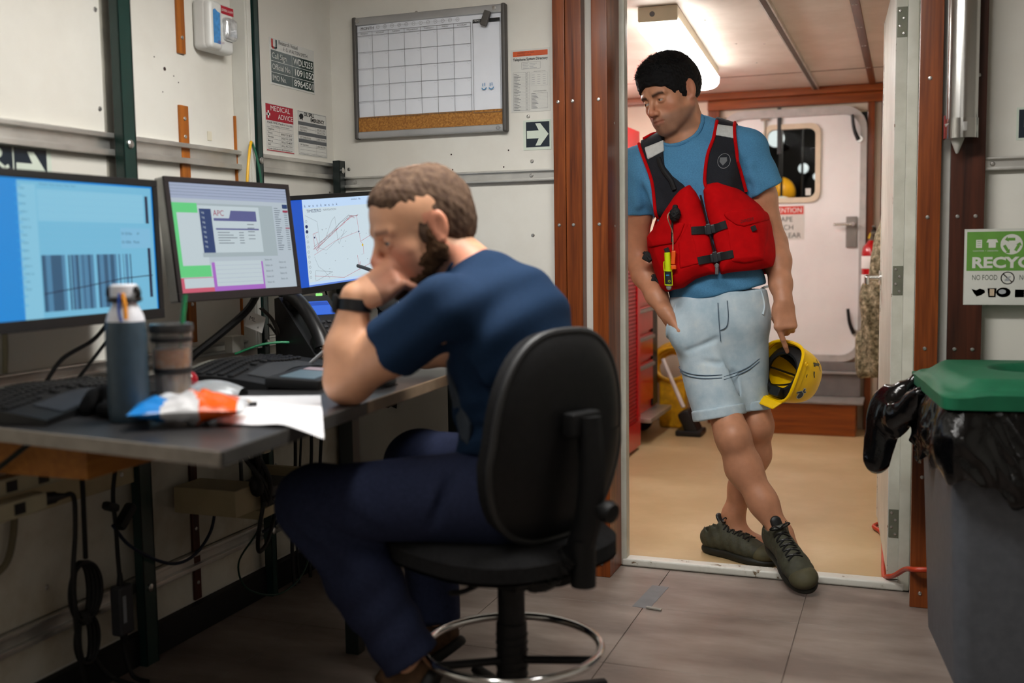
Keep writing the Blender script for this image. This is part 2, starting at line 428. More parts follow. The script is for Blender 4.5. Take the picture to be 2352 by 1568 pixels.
bt = tag(Shape().bx(-0.991, -0.960, 3.372, 3.389, 0.0, 0.09, bev=0.001).obj('tape_strip', mat('blue_tape', '#20304c', 0.6)), 'strip of blue tape at the foot of the wooden door posts', 'tape')

# ---- door frame (grey white enamel, chipped sill)
df = Shape()
df.bx(-0.915, -0.887, 3.495, 3.54, 0.0, 1.97, bev=0.006)
df.bx(-0.009, 0.026, 3.495, 3.54, 0.0, 1.97, bev=0.006)
df.bx(-0.915, 0.026, 3.495, 3.54, 1.93, 1.97, bev=0.004)
dfo = struct(df.obj('trim_5', M_JAMB))
Shape().bx(-0.905, 0.012, 3.492, 3.545, -0.002, 0.026, bev=0.008, seg=3).obj('sill', M_WHITEP, dfo)
# ---- door leaf, swung open into the next room
DL = struct(empty('door_1', (-0.0225, 3.515, 0.0), (0, 0, math.radians(93.6))))
ds = Shape(); ds.bx(0, 0.84, -0.018, 0.018, 0.03, 1.925, bev=0.002); ds.obj('leaf', M_JAMB, DL)
ds = Shape(); ds.bx(0.80, 0.8402, 0.0175, 0.0195, 0.03, 1.925); ds.bx(0.0, 0.025, 0.0175, 0.0195, 0.03, 1.925); ds.obj('worn_edge', M_WHITEP, DL)
for z in (1.765, 0.98, 0.211):
    h = Shape().bx(-0.0025, 0.0, -0.013, 0.0165, z-.045, z+.045, bev=0.0008).obj('hinge', mat('grey_green_hinge', '#6d6f60', 0.45, 0.3), DL)
    for k in range(4):
        y = 0.008 if k % 2 else -0.003; zz = z-.034+.0227*k
        o = bpy.data.objects.new('screw', _scm); COL.objects.link(o); o.parent = h
        o.matrix_basis = Matrix.LocRotScale(V3((-0.0026, y, zz)), V3((-1, 0, 0)).to_track_quat('Z', 'Y'), V3((.75, .75, .75)))
M_CHROME = mat('satin_chrome', (0.72, 0.72, 0.70), 0.18, 1.0, var=0.05)
hd = Shape(); hd.cyl((0.775, 0.018, 0.965), (0.775, 0.026, 0.965), 0.028, n=24); hd.cyl((0.775, 0.026, 0.965), (0.775, 0.072, 0.965), 0.011, n=16)
hd.box((0.735, 0.072, 0.957), (0.115, 0.018, 0.034), bev=0.006); hd.obj('handle', M_CHROME, DL)

# ================================================================ next room shell
ZF = 2.0; YF = 6.55
struct(Shape().bx(-2.4, 0.30, 3.53, 6.9, -0.10, 0.0).obj('floor_next_room', M_FLOORF))
cf = Shape().bx(-2.4, 0.30, 3.53, 6.9, ZF, ZF+0.05).obj('ceiling_next_room', M_CEIL); struct(cf)
cs = Shape(); cs.bx(-2.39, 0.29, 5.90, 5.906, ZF-0.002, ZF+.001); cs.obj('ceiling_joint', mat('brown_joint', '#4a2c17', 0.7), cf)
cs = Shape(); cs.bx(-0.525, -0.490, 3.56, 6.47, ZF-0.018, ZF); cs.bx(-0.518, -0.497, 3.56, 6.47, ZF-0.019, ZF-0.0178, mi=1)
cs.obj('ceiling_rail', [M_ALU, mat('brown_grey_slot', '#5a5048', 0.6, 0.4)], cf)
cb = Shape().bx(-0.215, -0.180, 3.56, 6.47, ZF-0.008, ZF, bev=0.002).obj('ceiling_batten', wood('ceiling_batten_wood', '#6b3a1c', '#4a2410', axis='y'), cf)
for y in (4.3, 4.75, 5.2, 5.85): screw((-0.205, y, ZF-.008), (0, 0, -1), cf, 0.7); screw((-0.193, y, ZF-.008), (0, 0, -1), cf, 0.7)
for (x, y) in ((-0.78, 4.38), (-0.74, 4.95), (-0.72, 5.5), (-0.62, 5.0)): screw((x, y, ZF), (0, 0, -1), cf, 0.9)
fb = Shape(); fb.bx(-2.4, -1.05, YF, YF+.08, 0, ZF); fb.bx(-0.20, 0.30, YF, YF+.08, 0, ZF); fb.bx(-1.05, -0.20, YF, YF+.08, 0, 0.42); fb.bx(-1.05, -0.20, YF, YF+.08, 1.86, ZF)
struct(fb.obj('wall_next_room_back', mat('far_cream_wall', '#c4b6a2', 0.6, var=0.08, scale=3)))
struct(Shape().bx(0.22, 0.30, 3.53, 6.9, 0, ZF).obj('wall_next_room_right', mat('far_cream_wall', '#c4b6a2')))
struct(Shape().bx(-2.4, -2.33, 3.53, 6.9, 0, ZF).obj('wall_next_room_left', mat('far_navy_wall', '#1b1d26', 0.6, var=0.2)))
struct(Shape().bx(-2.4, -0.916, 3.531, 3.56, 0, ZF).obj('wall_next_room_front', M_WALL))
# ================================================================ ceiling lamps
M_LAMPB = mat('cream_lamp_housing', '#c9bda4', .45, var=.04)
def ceiling_lamp(label, L, zc):
    x, y, z, ln, rz, st, col = L
    t = thing('ceiling_lamp', label, 'lamp', (x, y, z), (0, 0, rz))
    Shape().box((0, 0, zc-z-.026), (.150, ln, .050), bev=.004).obj('housing', M_LAMPB, t)
    for s_ in (-1, 1): Shape().box((0, s_*(ln/2+.004), zc-z-.030), (.150, .010, .058), bev=.003).obj('end_cap', M_LAMPB, t)
    s = Shape(); n = 12
    prof = [(-.080, zc-z-.052)]+[(.080*math.cos(PI+PI*i/n)*1.0, (zc-z-.052)*(1-abs(math.sin(PI*i/n))**.55)) for i in range(1, n)]+[(.080, zc-z-.052)]
    s.prism([(p[0], p[1]) for p in prof], ln-.01, Matrix(((1, 0, 0), (0, 0, 1), (0, 1, 0))), (0, -ln/2+.005, 0))
    m = bpy.data.materials.new('lit_diffuser'); m.use_nodes = True; b = m.node_tree.nodes['Principled BSDF']
    b.inputs['Base Color'].default_value = (.8, .8, .78, 1); b.inputs['Emission Color'].default_value = (*col, 1); b.inputs['Emission Strength'].default_value = st
    s.obj('diffuser', m, t)
    for s_ in (-1, 1): Shape().cyl((-.02, s_*(ln/2+.009), zc-z-.03), (-.02, s_*(ln/2+.0105), zc-z-.03), .010, n=18).obj('knockout', M_GREYINK, t)
    return t
ceiling_lamp('long lit fluorescent lamp on the ceiling of the next room behind the standing man', LAMP_C, 2.0)
ceiling_lamp('fluorescent lamp on the ceiling above the desk', LAMP_A, 2.08)
ceiling_lamp('fluorescent lamp on the ceiling across the room from the doorway', LAMP_B, 2.08)
ceiling_lamp('added fill lamp on the ceiling in the middle of the room', LAMP_D, 2.08)
ceiling_lamp('added unseen fill lamp on the ceiling of the next room above the red cabinets', LAMP_E, 2.0)
# ================================================================ things on the left wall
def left_frame(): return Matrix(((0, 0, 1), (1, 0, 0), (0, 1, 0)))      # u -> +y, v -> +z, w -> +x
def back_frame(): return Matrix(((1, 0, 0), (0, 0, -1), (0, 1, 0)))     # u -> +x, v -> +z, w -> -y
LF = left_frame(); BF = back_frame()
def strut(label, y0, y1, z0=0.0, z1=2.08, x0=-1.904, x1=-1.878, m=M_GREEN, bolts=(1.378, 0.812, 0.21)):
    t = thing('strut_post', label, 'post', (x0, (y0+y1)/2, z0))
    s = Shape(); d = (y1-y0)
    s.bx(x0, x1, y0, y0+.004, z0, z1-.002); s.bx(x0, x1, y1-.004, y1, z0, z1-.002); s.bx(x1-.003, x1, y0, y1, z0, z1-.002, bev=.001)
    s.obj('channel', m, t, world=True)
    for z in bolts:
        if z0 < z < z1: Shape().lathe([(0.011, 0), (0.011, .004), (.007, .007), (0, .007)], (x1, (y0+y1)/2, z), (1, 0, 0), n=18).obj('bolt', M_STEEL, t, world=True)
    return t
strut('dark green steel post standing beside the exit sign with the running figure', 2.230, 2.280)
strut('dark green steel post beside the white cable raceway', 2.832, 2.862)
strut('short black green steel post in the room corner below the oil spill notice', 3.335, 3.375, 0.0, 1.415, m=M_BLACKG)
def rail(label, y0, y1, z0, z1, x0=-1.93, x1=-1.906):
    t = thing('aluminium_rail', label, 'rail', (x0, y0, z0)); h = z1-z0
    Shape().bx(x0, x1-.016, y0, y1, z0, z1).obj('back_plate', M_ALU, t, world=True)
    Shape().bx(x0, x1, y0, y1, z1-h*.22, z1, bev=.002).obj('top_flange', M_ALU, t, world=True)
    Shape().bx(x0, x1, y0, y1, z0, z0+h*.28, bev=.002).obj('bottom_flange', M_ALU, t, world=True)
    return t
rail('long grey aluminium rail along the left wall above the monitors', -1.0, 3.386, 1.348, 1.405)
rail('aluminium rail on the left wall just above the desk top', 1.2, 3.386, 0.795, 0.828)
rail('grime darkened aluminium rail low on the left wall under the desk', -1.0, 3.386, 0.185, 0.235)
def railb(label, x0, x1, z0, z1, screws):
    t = thing('aluminium_rail', label, 'rail', (x0, 3.39, z0)); h = z1-z0
    Shape().bx(x0, x1, 3.380, 3.39, z0, z1).obj('back_plate', M_ALU, t, world=True)
    Shape().bx(x0, x1, 3.370, 3.39, z1-h*.2, z1, bev=.002).obj('top_flange', M_ALU, t, world=True)
    Shape().bx(x0, x1, 3.370, 3.39, z0, z0+h*.24, bev=.002).obj('bottom_flange', M_ALU, t, world=True)
    for x in screws: screw((x, 3.380, (z0+z1)/2), (0, -1, 0), t, 1.1)
railb('grey aluminium rail on the wall below the calendar board', -1.885, -1.0895, 1.318, 1.357, (-1.84, -1.50, -1.178))
railb('pale aluminium rail on the wall above the recycling notice', 0.2075, 1.2, 1.300, 1.338, (0.228, 0.7))
# wooden battens, raceway
def batten(label, y0, y1, z0, z1, sc):
    o = tag(Shape().bx(-1.93, -1.921, y0, y1, z0, z1, bev=.0015).obj('wooden_batten', M_WOODO), label, 'batten')
    for z in sc: screw((-1.921, (y0+y1)/2, z), (1, 0, 0), o, .9)
batten('short orange wooden batten running up from above the stained patch, left of the alarm', 2.526, 2.558, 1.656, 2.07, (1.70,))
batten('orange wooden batten crossing behind the long aluminium rail below the stained patch', 2.520, 2.558, 0.84, 1.512, (1.475, 1.425, 0.95))
batten('orange wooden batten against the white raceway', 2.784, 2.800, 0.84, 1.510, ())
t = thing('cable_raceway', 'tall white plastic cable raceway beside the dark green post', 'raceway', (-1.93, 2.81, 0.75))
Shape().bx(-1.93, -1.878, 2.788, 2.822, 0.80, 2.078, bev=.003).obj('channel', mat('white_pvc', '#c9c8c0', .4, var=.04), t, world=True)
Shape().bx(-1.878, -1.874, 2.795, 2.815, 0.80, 2.078, bev=.0015).obj('cover', mat('white_pvc', '#c9c8c0'), t, world=True)
# general alarm strobe
M_ALW = mat('white_alarm_plastic', '#cfd0cd', .35, var=.03)
t = thing('alarm_strobe', 'white general alarm horn with clear strobe lens and blue sticker', 'alarm', (-1.93, 2.665, 1.67))
s = Shape(); s.box((-1.905, 2.667, 1.748), (0.05, 0.135, 0.142), bev=.014, seg=3); s.obj('housing', M_ALW, t, world=True)
s = Shape(); s.box((-1.884, 2.632, 1.748), (0.035, 0.062, 0.138), bev=.014, seg=3); s.obj('horn_cover', M_ALW, t, world=True)
s = Shape(); s.box((-1.878, 2.704, 1.747), (0.034, 0.058, 0.066), bev=.014, seg=3); s.obj('strobe_lens', mat('clear_lens', '#d4d6d8', .06, var=.3, scale=60, metal=.6), t, world=True)
s = Shape(); s.torus((-1.879, 2.704, 1.747), .022, .004, (1, 0, 0), n=24, k=6); s.torus((-1.864, 2.704, 1.747), .012, .003, (1, 0, 0), n=20, k=6); s.obj('lens_ring', M_STEEL, t, world=True)
P = Print(LF, (-1.8662, 0, 0), .0003); P.poly([(2.614, 1.695), (2.646, 1.695), (2.648, 1.783), (2.634, 1.786), (2.624, 1.792), (2.614, 1.787)], mat('blue_sticker', '#3f83c0', .4, var=.25, scale=90))
P.text('GENERAL ALARM', 2.632, 1.70, .010, mat('sticker_print', '#7a4a70', .5), sx=.4); P.obj('blue_sticker', t)
P = Print(LF, (-1.8797, 0, 0), .0003); P.rect(2.671, 1.789, 2.733, 1.812, M_REDINK); P.text('GENERAL ALARM', 2.702, 1.800, .0105, M_WHITE, 'CENTER', width=.055); P.obj('red_label', t)
t = tag(Shape().tube([(-1.925, 2.62, 2.078), (-1.92, 2.66, 1.885), (-1.90, 2.72, 1.862), (-1.91, 2.772, 1.872), (-1.925, 2.786, 1.878)], .004, smooth=6).obj('alarm_cable', M_GREYINK), 'thin grey cable looping over the alarm to the raceway', 'cable')
tag(Shape().bx(-1.93, -1.927, 2.652, 2.672, 1.425, 1.452, bev=.001).obj('cable_clip', mat('cream_clip', '#cfc9b6', .5)), 'small cream adhesive clip on the left wall above the long rail', 'clip')
# yellow and green wires out of the raceway
tag(Shape().tube([(-1.872, 2.79, 1.43), (-1.862, 2.765, 1.40), (-1.855, 2.740, 1.33), (-1.86, 2.735, 1.24), (-1.88, 2.75, 1.10)], .0045, smooth=6).obj('yellow_wire', mat('yellow_wire', '#d6a414', .45)), 'yellow wire hanging from the white raceway', 'wire')
tag(Shape().tube([(-1.872, 2.795, 1.43), (-1.860, 2.800, 1.38), (-1.852, 2.806, 1.30), (-1.86, 2.800, 1.18)], .0035, smooth=6).obj('green_wire', mat('green_wire', '#1d5a44', .45)), 'green wire hanging from the white raceway', 'wire')

# ---- printed signs
M_PLAST = mat('laminated_white', '#cfcfca', .25, var=.03, coat=.3)
M_SIGNG = mat('sign_dark_green', '#16312b', .22, var=.06, coat=.4)
def sheet(name, label, F, o, size, m=M_PLAST, th=.0015, cat='sign', tilt=0):
    """thin sheet; o = lower-left corner on the wall; returns thing and a Print in sheet coordinates"""
    t = thing(name, label, cat, o)
    Fr = F @ Matrix.Rotation(tilt, 3, 'Z')
    Shape().box((0, 0, 0), (size[0], size[1], th)).obj('sheet', m, None)
    ob = bpy.context.scene.collection.objects[-1]
    me = ob.data
    for v in me.vertices: v.co = V3(o) + Fr @ (v.co + V3((size[0]/2, size[1]/2, th/2)))
    ob.parent = t; Mi = t.matrix_basis.inverted()
    for v in me.vertices: v.co = Mi @ v.co
    return t, Print(Fr, V3(o) + Fr @ V3((0, 0, th)), .0003)
# call sign
t, P = sheet('call_sign_placard', 'green and white placard with the research vessel call sign and numbers', LF, (-1.93, 2.996, 1.635), (.274, .148))
P.rect(.006, .006, .268, .110, M_SIGNG)
P.rect(.006, .0385, .268, .0400, M_WHITE, .0006); P.rect(.006, .0745, .268, .0760, M_WHITE, .0006); P.rect(.130, .006, .1312, .110, M_WHITE, .0006)
for i, (a, b) in enumerate((('Call Sign', 'WDL9255'), ('Official No.', '1091050'), ('IMO No.', '8964501'))):
    v = .092-.0352*i
    P.text(a, .010, v, .026, M_WHITE, width=(.086, .112, .082)[i], w=.0006); P.text(b, .140, v, .030, M_WHITE, width=.122, w=.0006, bold=.0004)
P.text('Research Vessel', .052, .139, .019, M_INK, width=.115); P.text('F. G. WALTON SMITH', .080, .121, .017, M_INK, width=.148)
P.rect(.010, .118, .020, .145, mat('u_orange', '#b5342c', .4)); P.rect(.034, .118, .044, .145, M_SIGNG); P.poly([(.010, .121), (.016, .114), (.027, .114), (.027, .121)], mat('u_orange', '#b5342c')); P.poly([(.027, .121), (.027, .114), (.038, .114), (.044, .121)], M_SIGNG)
P.obj('print', t)
# medical advice
t, P = sheet('medical_advice_notice', 'red headed medical advice notice with white cross', LF, (-1.93, 2.959, 1.420), (.166, .152))
P.rect(.002, .098, .164, .150, M_REDINK); P.text('MEDICAL', .028, .137, .023, M_WHITE, width=.115, w=.0006); P.text('ADVICE', .072, .113, .023, M_WHITE, width=.088, w=.0006)
P.rect(.005, .113, .027, .121, M_WHITE, .0006); P.rect(.012, .105, .020, .129, M_WHITE, .0006)
P.text('MARITIME Medical Access', .083, .091, .010, M_INK, 'CENTER', width=.15); P.text('George Washington University Hospital', .083, .082, .006, M_GREYINK, 'CENTER', width=.11)
for k in range(6):
    v = .077-.0125*k; P.line([(.006, v), (.160, v)], .0006, M_GREYINK)
for k, (a, b) in enumerate((('Telephone:', ''), ('Primary', '(800) 753-4633'), ('Alternate', '(202) 741-3190'), ('Back up', '(202) 715-4620'), ('FAX', '(202) 741-2214'))):
    v = .0708-.0125*k; P.text(a, .010, v, .0085, M_INK); P.text(b, .086, v, .0085, M_INK, width=.066 if b else None)
P.text('E-mail: Communications@GWMaritime.com', .012, .0085, .0075, M_INK, width=.14); P.line([(.080, .0145), (.080, .077)], .0006, M_GREYINK); P.rect(.002, .001, .164, .004, M_REDINK)
P.obj('print', t)
# oil spill
t, P = sheet('oil_spill_notice', 'black and white oil spill emergency notice', LF, (-1.93, 3.152, 1.422), (.188, .148))
P.text('OIL SPILL', .040, .138, .017, M_INK, width=.066, bold=.0006); P.text('EMERGENCY', .082, .122, .017, M_INK, width=.092, bold=.0006)
P.poly([(.008, .128), (.014, .136), (.022, .139), (.033, .137), (.037, .128), (.032, .123), (.030, .115), (.022, .121), (.014, .117), (.012, .124)], M_INK)
for v0, v1 in ((.100, .112), (.066, .078), (.042, .054)): P.rect(.003, v0, .185, v1, M_GREYINK)
for k, (v, a, b) in enumerate(((.0935, 'Don Cucchiara', '(305) 421-4676'), (.083, 'Public Alarms', '(305) 421-4763'), (.060, '24/7 Campus Security', '(305) 710-7991'), (.035, '24/7 Operations', '(305) 546-7270'))):
    P.text(a, .012, v, .0078, M_INK); P.text(b, .122, v, .0078, M_INK, width=.055)
for v in (.089, .0555, .029, .018, .007): P.line([(.010, v), (.182, v)], .0007, M_GREYINK)
P.line([(.116, .007), (.116, .100)], .0007, M_GREYINK)
P.line([(.002, .003), (.186, .003), (.186, .145), (.002, .145), (.002, .003)], .0012, M_GREYINK); P.obj('print', t)
# exit sign (running figure and arrow)
M_NAVY = mat('sign_navy', '#16222e', .35, var=.06)
M_GLOW = mat('photoluminescent_white', '#c9d3c6', .5, var=.04)
t, P = sheet('exit_sign', 'dark exit sign with white running figure and arrow behind the blue monitor', LF, (-1.93, 1.72, 1.202), (.315, .150), M_GLOW)
P.rect(.006, .006, .196, .144, M_NAVY); P.rect(.200, .006, .300, .144, M_NAVY)
def arrow(P, u, v, s, m):
    P.poly([(u-s*.5, v-s*.17), (u+s*.05, v-s*.17), (u-s*.11, v-s*.48), (u+s*.12, v-s*.48), (u+s*.5, v), (u+s*.12, v+s*.48), (u-s*.11, v+s*.48), (u+s*.05, v+s*.17), (u-s*.5, v+s*.17)], m, .0006)
arrow(P, .250, .094, .088, M_GLOW)
P.disc(.155, .128, .011, M_GLOW, w=.0006); P.line([(.150, .113), (.140, .085)], .016, M_GLOW, .0006)
P.line([(.150, .108), (.172, .094), (.184, .100)], .008, M_GLOW, .0006); P.line([(.140, .085), (.160, .066), (.156, .040)], .010, M_GLOW, .0006); P.line([(.140, .085), (.122, .066), (.104, .066)], .010, M_GLOW, .0006)
P.obj('print', t)

# ================================================================ things on the door wall
M_BSIL = mat('silver_board_frame', '#b0b1b2', .35, .5, var=.06)
M_BGRY = mat('grey_board_end_cap', '#4d4a47', .5, var=.08)
M_WB = mat('dry_erase_white', '#e0e4ec', .15, var=.02, coat=.3)
t = thing('calendar_whiteboard', 'dry erase month calendar board with cork strip and two smiley drawings', 'whiteboard', (-1.543, 3.39, 1.487))
u0, u1, v0, v1 = -1.828, -1.257, 1.487, 1.903
def P3(u, v, w): return (u, 3.39-w, v)
Shape().bx(u0+.012, u1-.012, 3.375, 3.389, v0+.004, v1-.004).obj('back_panel', M_BSIL, t, world=True)
s = Shape()
s.grid(lambda a, b: P3(u0+.012+(u1-u0-.024)*a, v0+.075+(v1-v0-.095)*b, .0165+.006*math.sin(PI*a)), 16, 4); s.obj('writing_surface', M_WB, t, world=True)
s = Shape(); s.box((-1.5425, 3.372, v1-.014), (u1-u0-.02, .02, .028), bev=.006); s.obj('top_rail', M_BSIL, t, world=True)
s = Shape(); s.box((-1.5425, 3.372, v0+.012), (u1-u0-.02, .02, .024), bev=.006); s.obj('bottom_rail', M_BSIL, t, world=True)
for x in (u0+.007, u1-.008): Shape().box((x, 3.374, (v0+v1)/2), (.016, .028, v1-v0+.004), bev=.006, seg=3).obj('end_cap', M_BGRY, t, world=True)
s = Shape(); s.box((-1.5425, 3.3735, v0+.049), (u1-u0-.028, .012, .050)); s.obj('cork_strip', patchy('cork', '#8a5a24', '#b07a38', '#c08d4a', rough=.85, scale=140, lo=.40, hi=.6, bump=.3, fine=300), t, world=True)
P = Print(BF, (0, 3.3655, 0), .0012)
gx0, gx1, gz0, gz1 = -1.812, -1.382, 1.558, 1.852
for i in range(8): P.line([(gx0+(gx1-gx0)*i/7, gz0), (gx0+(gx1-gx0)*i/7, gz1)], .0011, M_GREYINK)
for j in range(6): P.line([(gx0, gz0+(gz1-.013-gz0)*j/5), (gx1, gz0+(gz1-.013-gz0)*j/5)], .0011, M_GREYINK)
P.line([(gx0, gz1), (gx1, gz1)], .0011, M_GREYINK)
for i, d in enumerate(('SUNDAY', 'MONDAY', 'TUESDAY', 'WEDNESDAY', 'THURSDAY', 'FRIDAY', 'SATURDAY')):
    P.text(d, gx0+(gx1-gx0)*(i+.5)/7, gz1-.0065, .0072, M_GREYINK, 'CENTER')
    for j in range(5): P.ring(gx0+(gx1-gx0)*(i+1)/7-.009, gz0+(gz1-.013-gz0)*(j+1)/5-.004, .0055, .0005, M_LGREYINK, n=6, a0=PI+.3, a1=2*PI-.3)
P.text('MONTH', -1.795, 1.863, .014, M_INK)
for i, d in enumerate(('JAN', 'FEB', 'MAR', 'APR', 'MAY', 'JUN', 'JUL', 'AUG', 'SEP', 'OCT', 'NOV', 'DEC')):
    u = -1.728+.0272*i; P.ring(u, 1.865, .0062, .0007, M_GREYINK, n=12); P.text(d, u, 1.865, .0045, M_GREYINK, 'CENTER')
    if i < 11: P.line([(u+.0065, 1.865), (u+.0205, 1.865)], .0005, M_LGREYINK)
mx0, mx1 = -1.374, -1.277
P.line([(mx0, gz0-.006), (mx1, gz0-.006), (mx1, 1.856), (mx0, 1.856), (mx0, gz0-.006)], .0011, M_GREYINK); P.rect(mx0, 1.848, mx1, 1.859, M_INK); P.text('MEMO', mx0+.004, 1.8535, .008, M_WHITE, w=.0014)
M_MARK = mat('blue_marker', '#2f7fb4', .4)
for u in (-1.337, -1.311):
    P.line([(u-.004, 1.648), (u-.004, 1.638)], .0022, M_MARK); P.line([(u+.003, 1.649), (u+.003, 1.639)], .0022, M_MARK)
    P.ring(u, 1.636, .0085, .003, M_MARK, n=10, a0=PI+.35, a1=2*PI-.2)
P.obj('calendar_print', t)
P = Print(BF, (0, 3.3618, 0), .0003); P.ring(-1.288, v0+.011, .006, .0012, M_GREYINK, n=12); P.text('Quartet', -1.296, v0+.011, .006, M_GREYINK); P.obj('maker_mark', t)
for x in (u0+.022, u1-.038): Shape().lathe([(0.007, 0), (.007, .003), (0, .004)], (x, 3.362, v1-.013), (0, -1, 0), n=18).obj('mounting_screw', M_STEEL, t, world=True)
tag(Shape().box((-1.324, 3.356, 1.858), (.024, .014, .050), (0, math.radians(22), 0), bev=.003).obj('board_eraser', M_BGRY), 'small dark grey magnetic eraser on the calendar board', 'eraser')
# telephone directory
t, P = sheet('telephone_directory', 'laminated telephone system directory sheet with orange header', BF, (-1.249, 3.39, 1.548), (.137, .205))
P.rect(.008, .182, .130, .199, mat('orange_header', '#c65425', .4)); P.text('UNIVERSITY OF MIAMI', .024, .193, .006, M_INK); P.text('ROSENSTIEL SCHOOL', .024, .186, .005, M_INK)
P.text('Telephone System Directory', .069, .172, .0125, M_INK, 'CENTER', width=.122, bold=.0003)
P.line([(.038, .140), (.104, .140), (.104, .162), (.038, .162), (.038, .140)], .0006, M_GREYINK)
for k in range(4): P.line([(.042, .157-.0048*k), (.060+.004*(k % 2), .157-.0048*k)], .0016, M_LGREYINK); P.line([(.066, .157-.0048*k), (.092-.006*(k % 3), .157-.0048*k)], .0016, M_LGREYINK)
P.line([(.008, .006), (.066, .006), (.066, .130), (.008, .130), (.008, .006)], .0006, M_GREYINK); P.line([(.052, .006), (.052, .130)], .0005, M_GREYINK); P.line([(.059, .006), (.059, .130)], .0005, M_GREYINK)
for k in range(25):
    v = .125-.0049*k; P.line([(.008, v-.0024), (.066, v-.0024)], .0004, M_LGREYINK); P.line([(.010, v), (.022+.016*((k*7) % 5)/5, v)], .0015, M_GREYINK); P.line([(.054, v), (.057, v)], .0014, M_GREYINK)
P.text('VHF/SAT/CELL PHONE', .101, .130, .0042, M_GREYINK, 'CENTER')
for r in range(5):
    for c in range(3): P.line([(.074+.019*c, .119-.0072*r), (.084+.019*c, .119-.0072*r)], .0014, M_LGREYINK)
P.line([(.071, .084), (.128, .084), (.128, .126), (.071, .126), (.071, .084)], .0005, M_LGREYINK)
P.text('VOICE CALLING SYSTEM', .101, .066, .0042, M_GREYINK, 'CENTER'); P.line([(.071, .010), (.128, .010), (.128, .060), (.071, .060), (.071, .010)], .0005, M_GREYINK)
for k in range(11): P.line([(.071, .0555-.0046*k), (.128, .0555-.0046*k)], .0004, M_LGREYINK); P.line([(.073, .0578-.0046*k), (.086+.013*((k*5) % 4)/4, .0578-.0046*k)], .0014, M_GREYINK)
P.obj('print', t)
# arrow sign
t, P = sheet('arrow_sign', 'square sign with a white arrow on dark blue beside the wooden posts', BF, (-1.208, 3.39, 1.422), (.098, .098), M_GLOW)
P.rect(.010, .009, .092, .092, M_NAVY); arrow(P, .051, .0505, .076, M_GLOW); P.obj('print', t)
# black wire tangle on the wall below the desk rail
s = Shape()
for k in range(5):
    s.tube([V3((-1.72+.02*math.cos(k*2.1+j*1.9), 3.384-.006*((j+k) % 2), .551+.016*math.sin(k*1.3+j*2.3))) for j in range(6)], .004, n=6, smooth=4)
tag(s.obj('wire_tie', M_BLACKR), 'small black knot of wire ties on the wall behind the seated man', 'wire tie')

# ================================================================ right of the door
t = thing('cup_dispenser', 'stainless steel tube cup dispenser on the dark board with one paper cone sticking out', 'dispenser', (0.145, 3.345, 1.39))
cx, cy = .141, 3.300; r = .041
Shape().lathe([(r, 1.443), (r, 2.07)], (cx, cy, 0), n=40).obj('tube', mat('brushed_stainless', (0.56, .55, .53), .22, 1.0, var=.08, scale=4, stretch=(1, 1, .05)), t, world=True)
Shape().lathe([(r-.006, 1.388), (r+.002, 1.388), (r+.002, 1.443), (r-.006, 1.443)], (cx, cy, 0), n=40).obj('collar', mat('polished_stainless', (.62, .61, .59), .12, 1.0, var=.05), t, world=True)
Shape().box((cx+.006, cy-r-.003, 1.418), (.012, .003, .026), bev=.001).obj('latch', M_STEEL, t, world=True)
Shape().bx(cx-r, cx+r, cy+r-.012, 3.345, 1.42, 2.05).obj('wall_bracket', M_STEEL, t, world=True)
Shape().bx(cx-r-.007, cx-r-.002, cy, 3.345, 1.39, 1.455, bev=.001).obj('red_tab', mat('red_plastic_tab', '#7a1f1c', .4), t, world=True)
tag(Shape().lathe([(.0, 1.345), (.004, 1.348), (.034, 1.43), (.033, 1.43), (0, 1.36)], (cx-.012, cy, 0), n=28).obj('paper_cone_cup', mat('paper_cone', '#b9b7b0', .8, var=.06)), 'white paper cone cup poking out of the steel dispenser', 'cup')
# recycling notice
t, P = sheet('recycling_notice', 'laminated green and white recycling notice with a no food line', BF, (.156, 3.345, .915), (.235, .218), mat('clear_laminate', '#c3c3bb', .2, coat=.5, var=.03))
M_RG = mat('recycle_green', '#5d8f3c', .35, var=.08); M_W2 = mat('notice_white', '#c9c9c2', .3, var=.03)
P.rect(.003, .002, .232, .212, M_W2); P.rect(.007, .098, .228, .210, M_RG, .0006)
P.text('RECYCLE', .020, .120, .042, M_W2, width=.205, bold=.0016, w=.0009)
P.text('CLEAN PAPER  +  CARDBOARD', .023, .155, .0058, M_W2, width=.066, w=.0009)
P.rect(.031, .164, .047, .187, M_W2, .0009); P.rect(.064, .164, .083, .179, M_W2, .0009); P.poly([(.058, .179), (.089, .179), (.085, .188), (.062, .188)], M_W2, .0009)
for k in range(3): P.line([(.034, .182-.006*k), (.044, .182-.006*k)], .001, M_RG, .0012)
P.disc(.124, .173, .029, M_W2, 28, .0009)
for k in range(3):
    a = PI/2+2*PI*k/3; b = a+.62
    c0, c1 = (.124+.019*math.cos(a-.5), .171+.019*math.sin(a-.5)), (.124+.019*math.cos(a+.5), .171+.019*math.sin(a+.5))
    P.line([c0, c1], .008, M_RG, .0012); d = .0135; e = (c1[0]+.006*math.cos(a+1.6), c1[1]+.006*math.sin(a+1.6))
    P.poly([(c1[0]+.008*math.cos(a+.3), c1[1]+.008*math.sin(a+.3)), (c1[0]-.008*math.cos(a+.3), c1[1]-.008*math.sin(a+.3)), (e[0]+.003*math.cos(a+2), e[1]+.003*math.sin(a+2))], M_RG, .0012)
P.text('NO FOOD', .022, .078, .021, mat('dark_olive_print', '#3f4a3c', .4), width=.066); P.text('NO LIQUIDS', .146, .078, .021, mat('dark_olive_print', '#3f4a3c'), width=.075)
M_NOR = mat('no_sign_red', '#a12a3a', .4); P.ring(.116, .077, .017, .003, M_NOR); P.line([(.104, .089), (.128, .065)], .003, M_NOR)
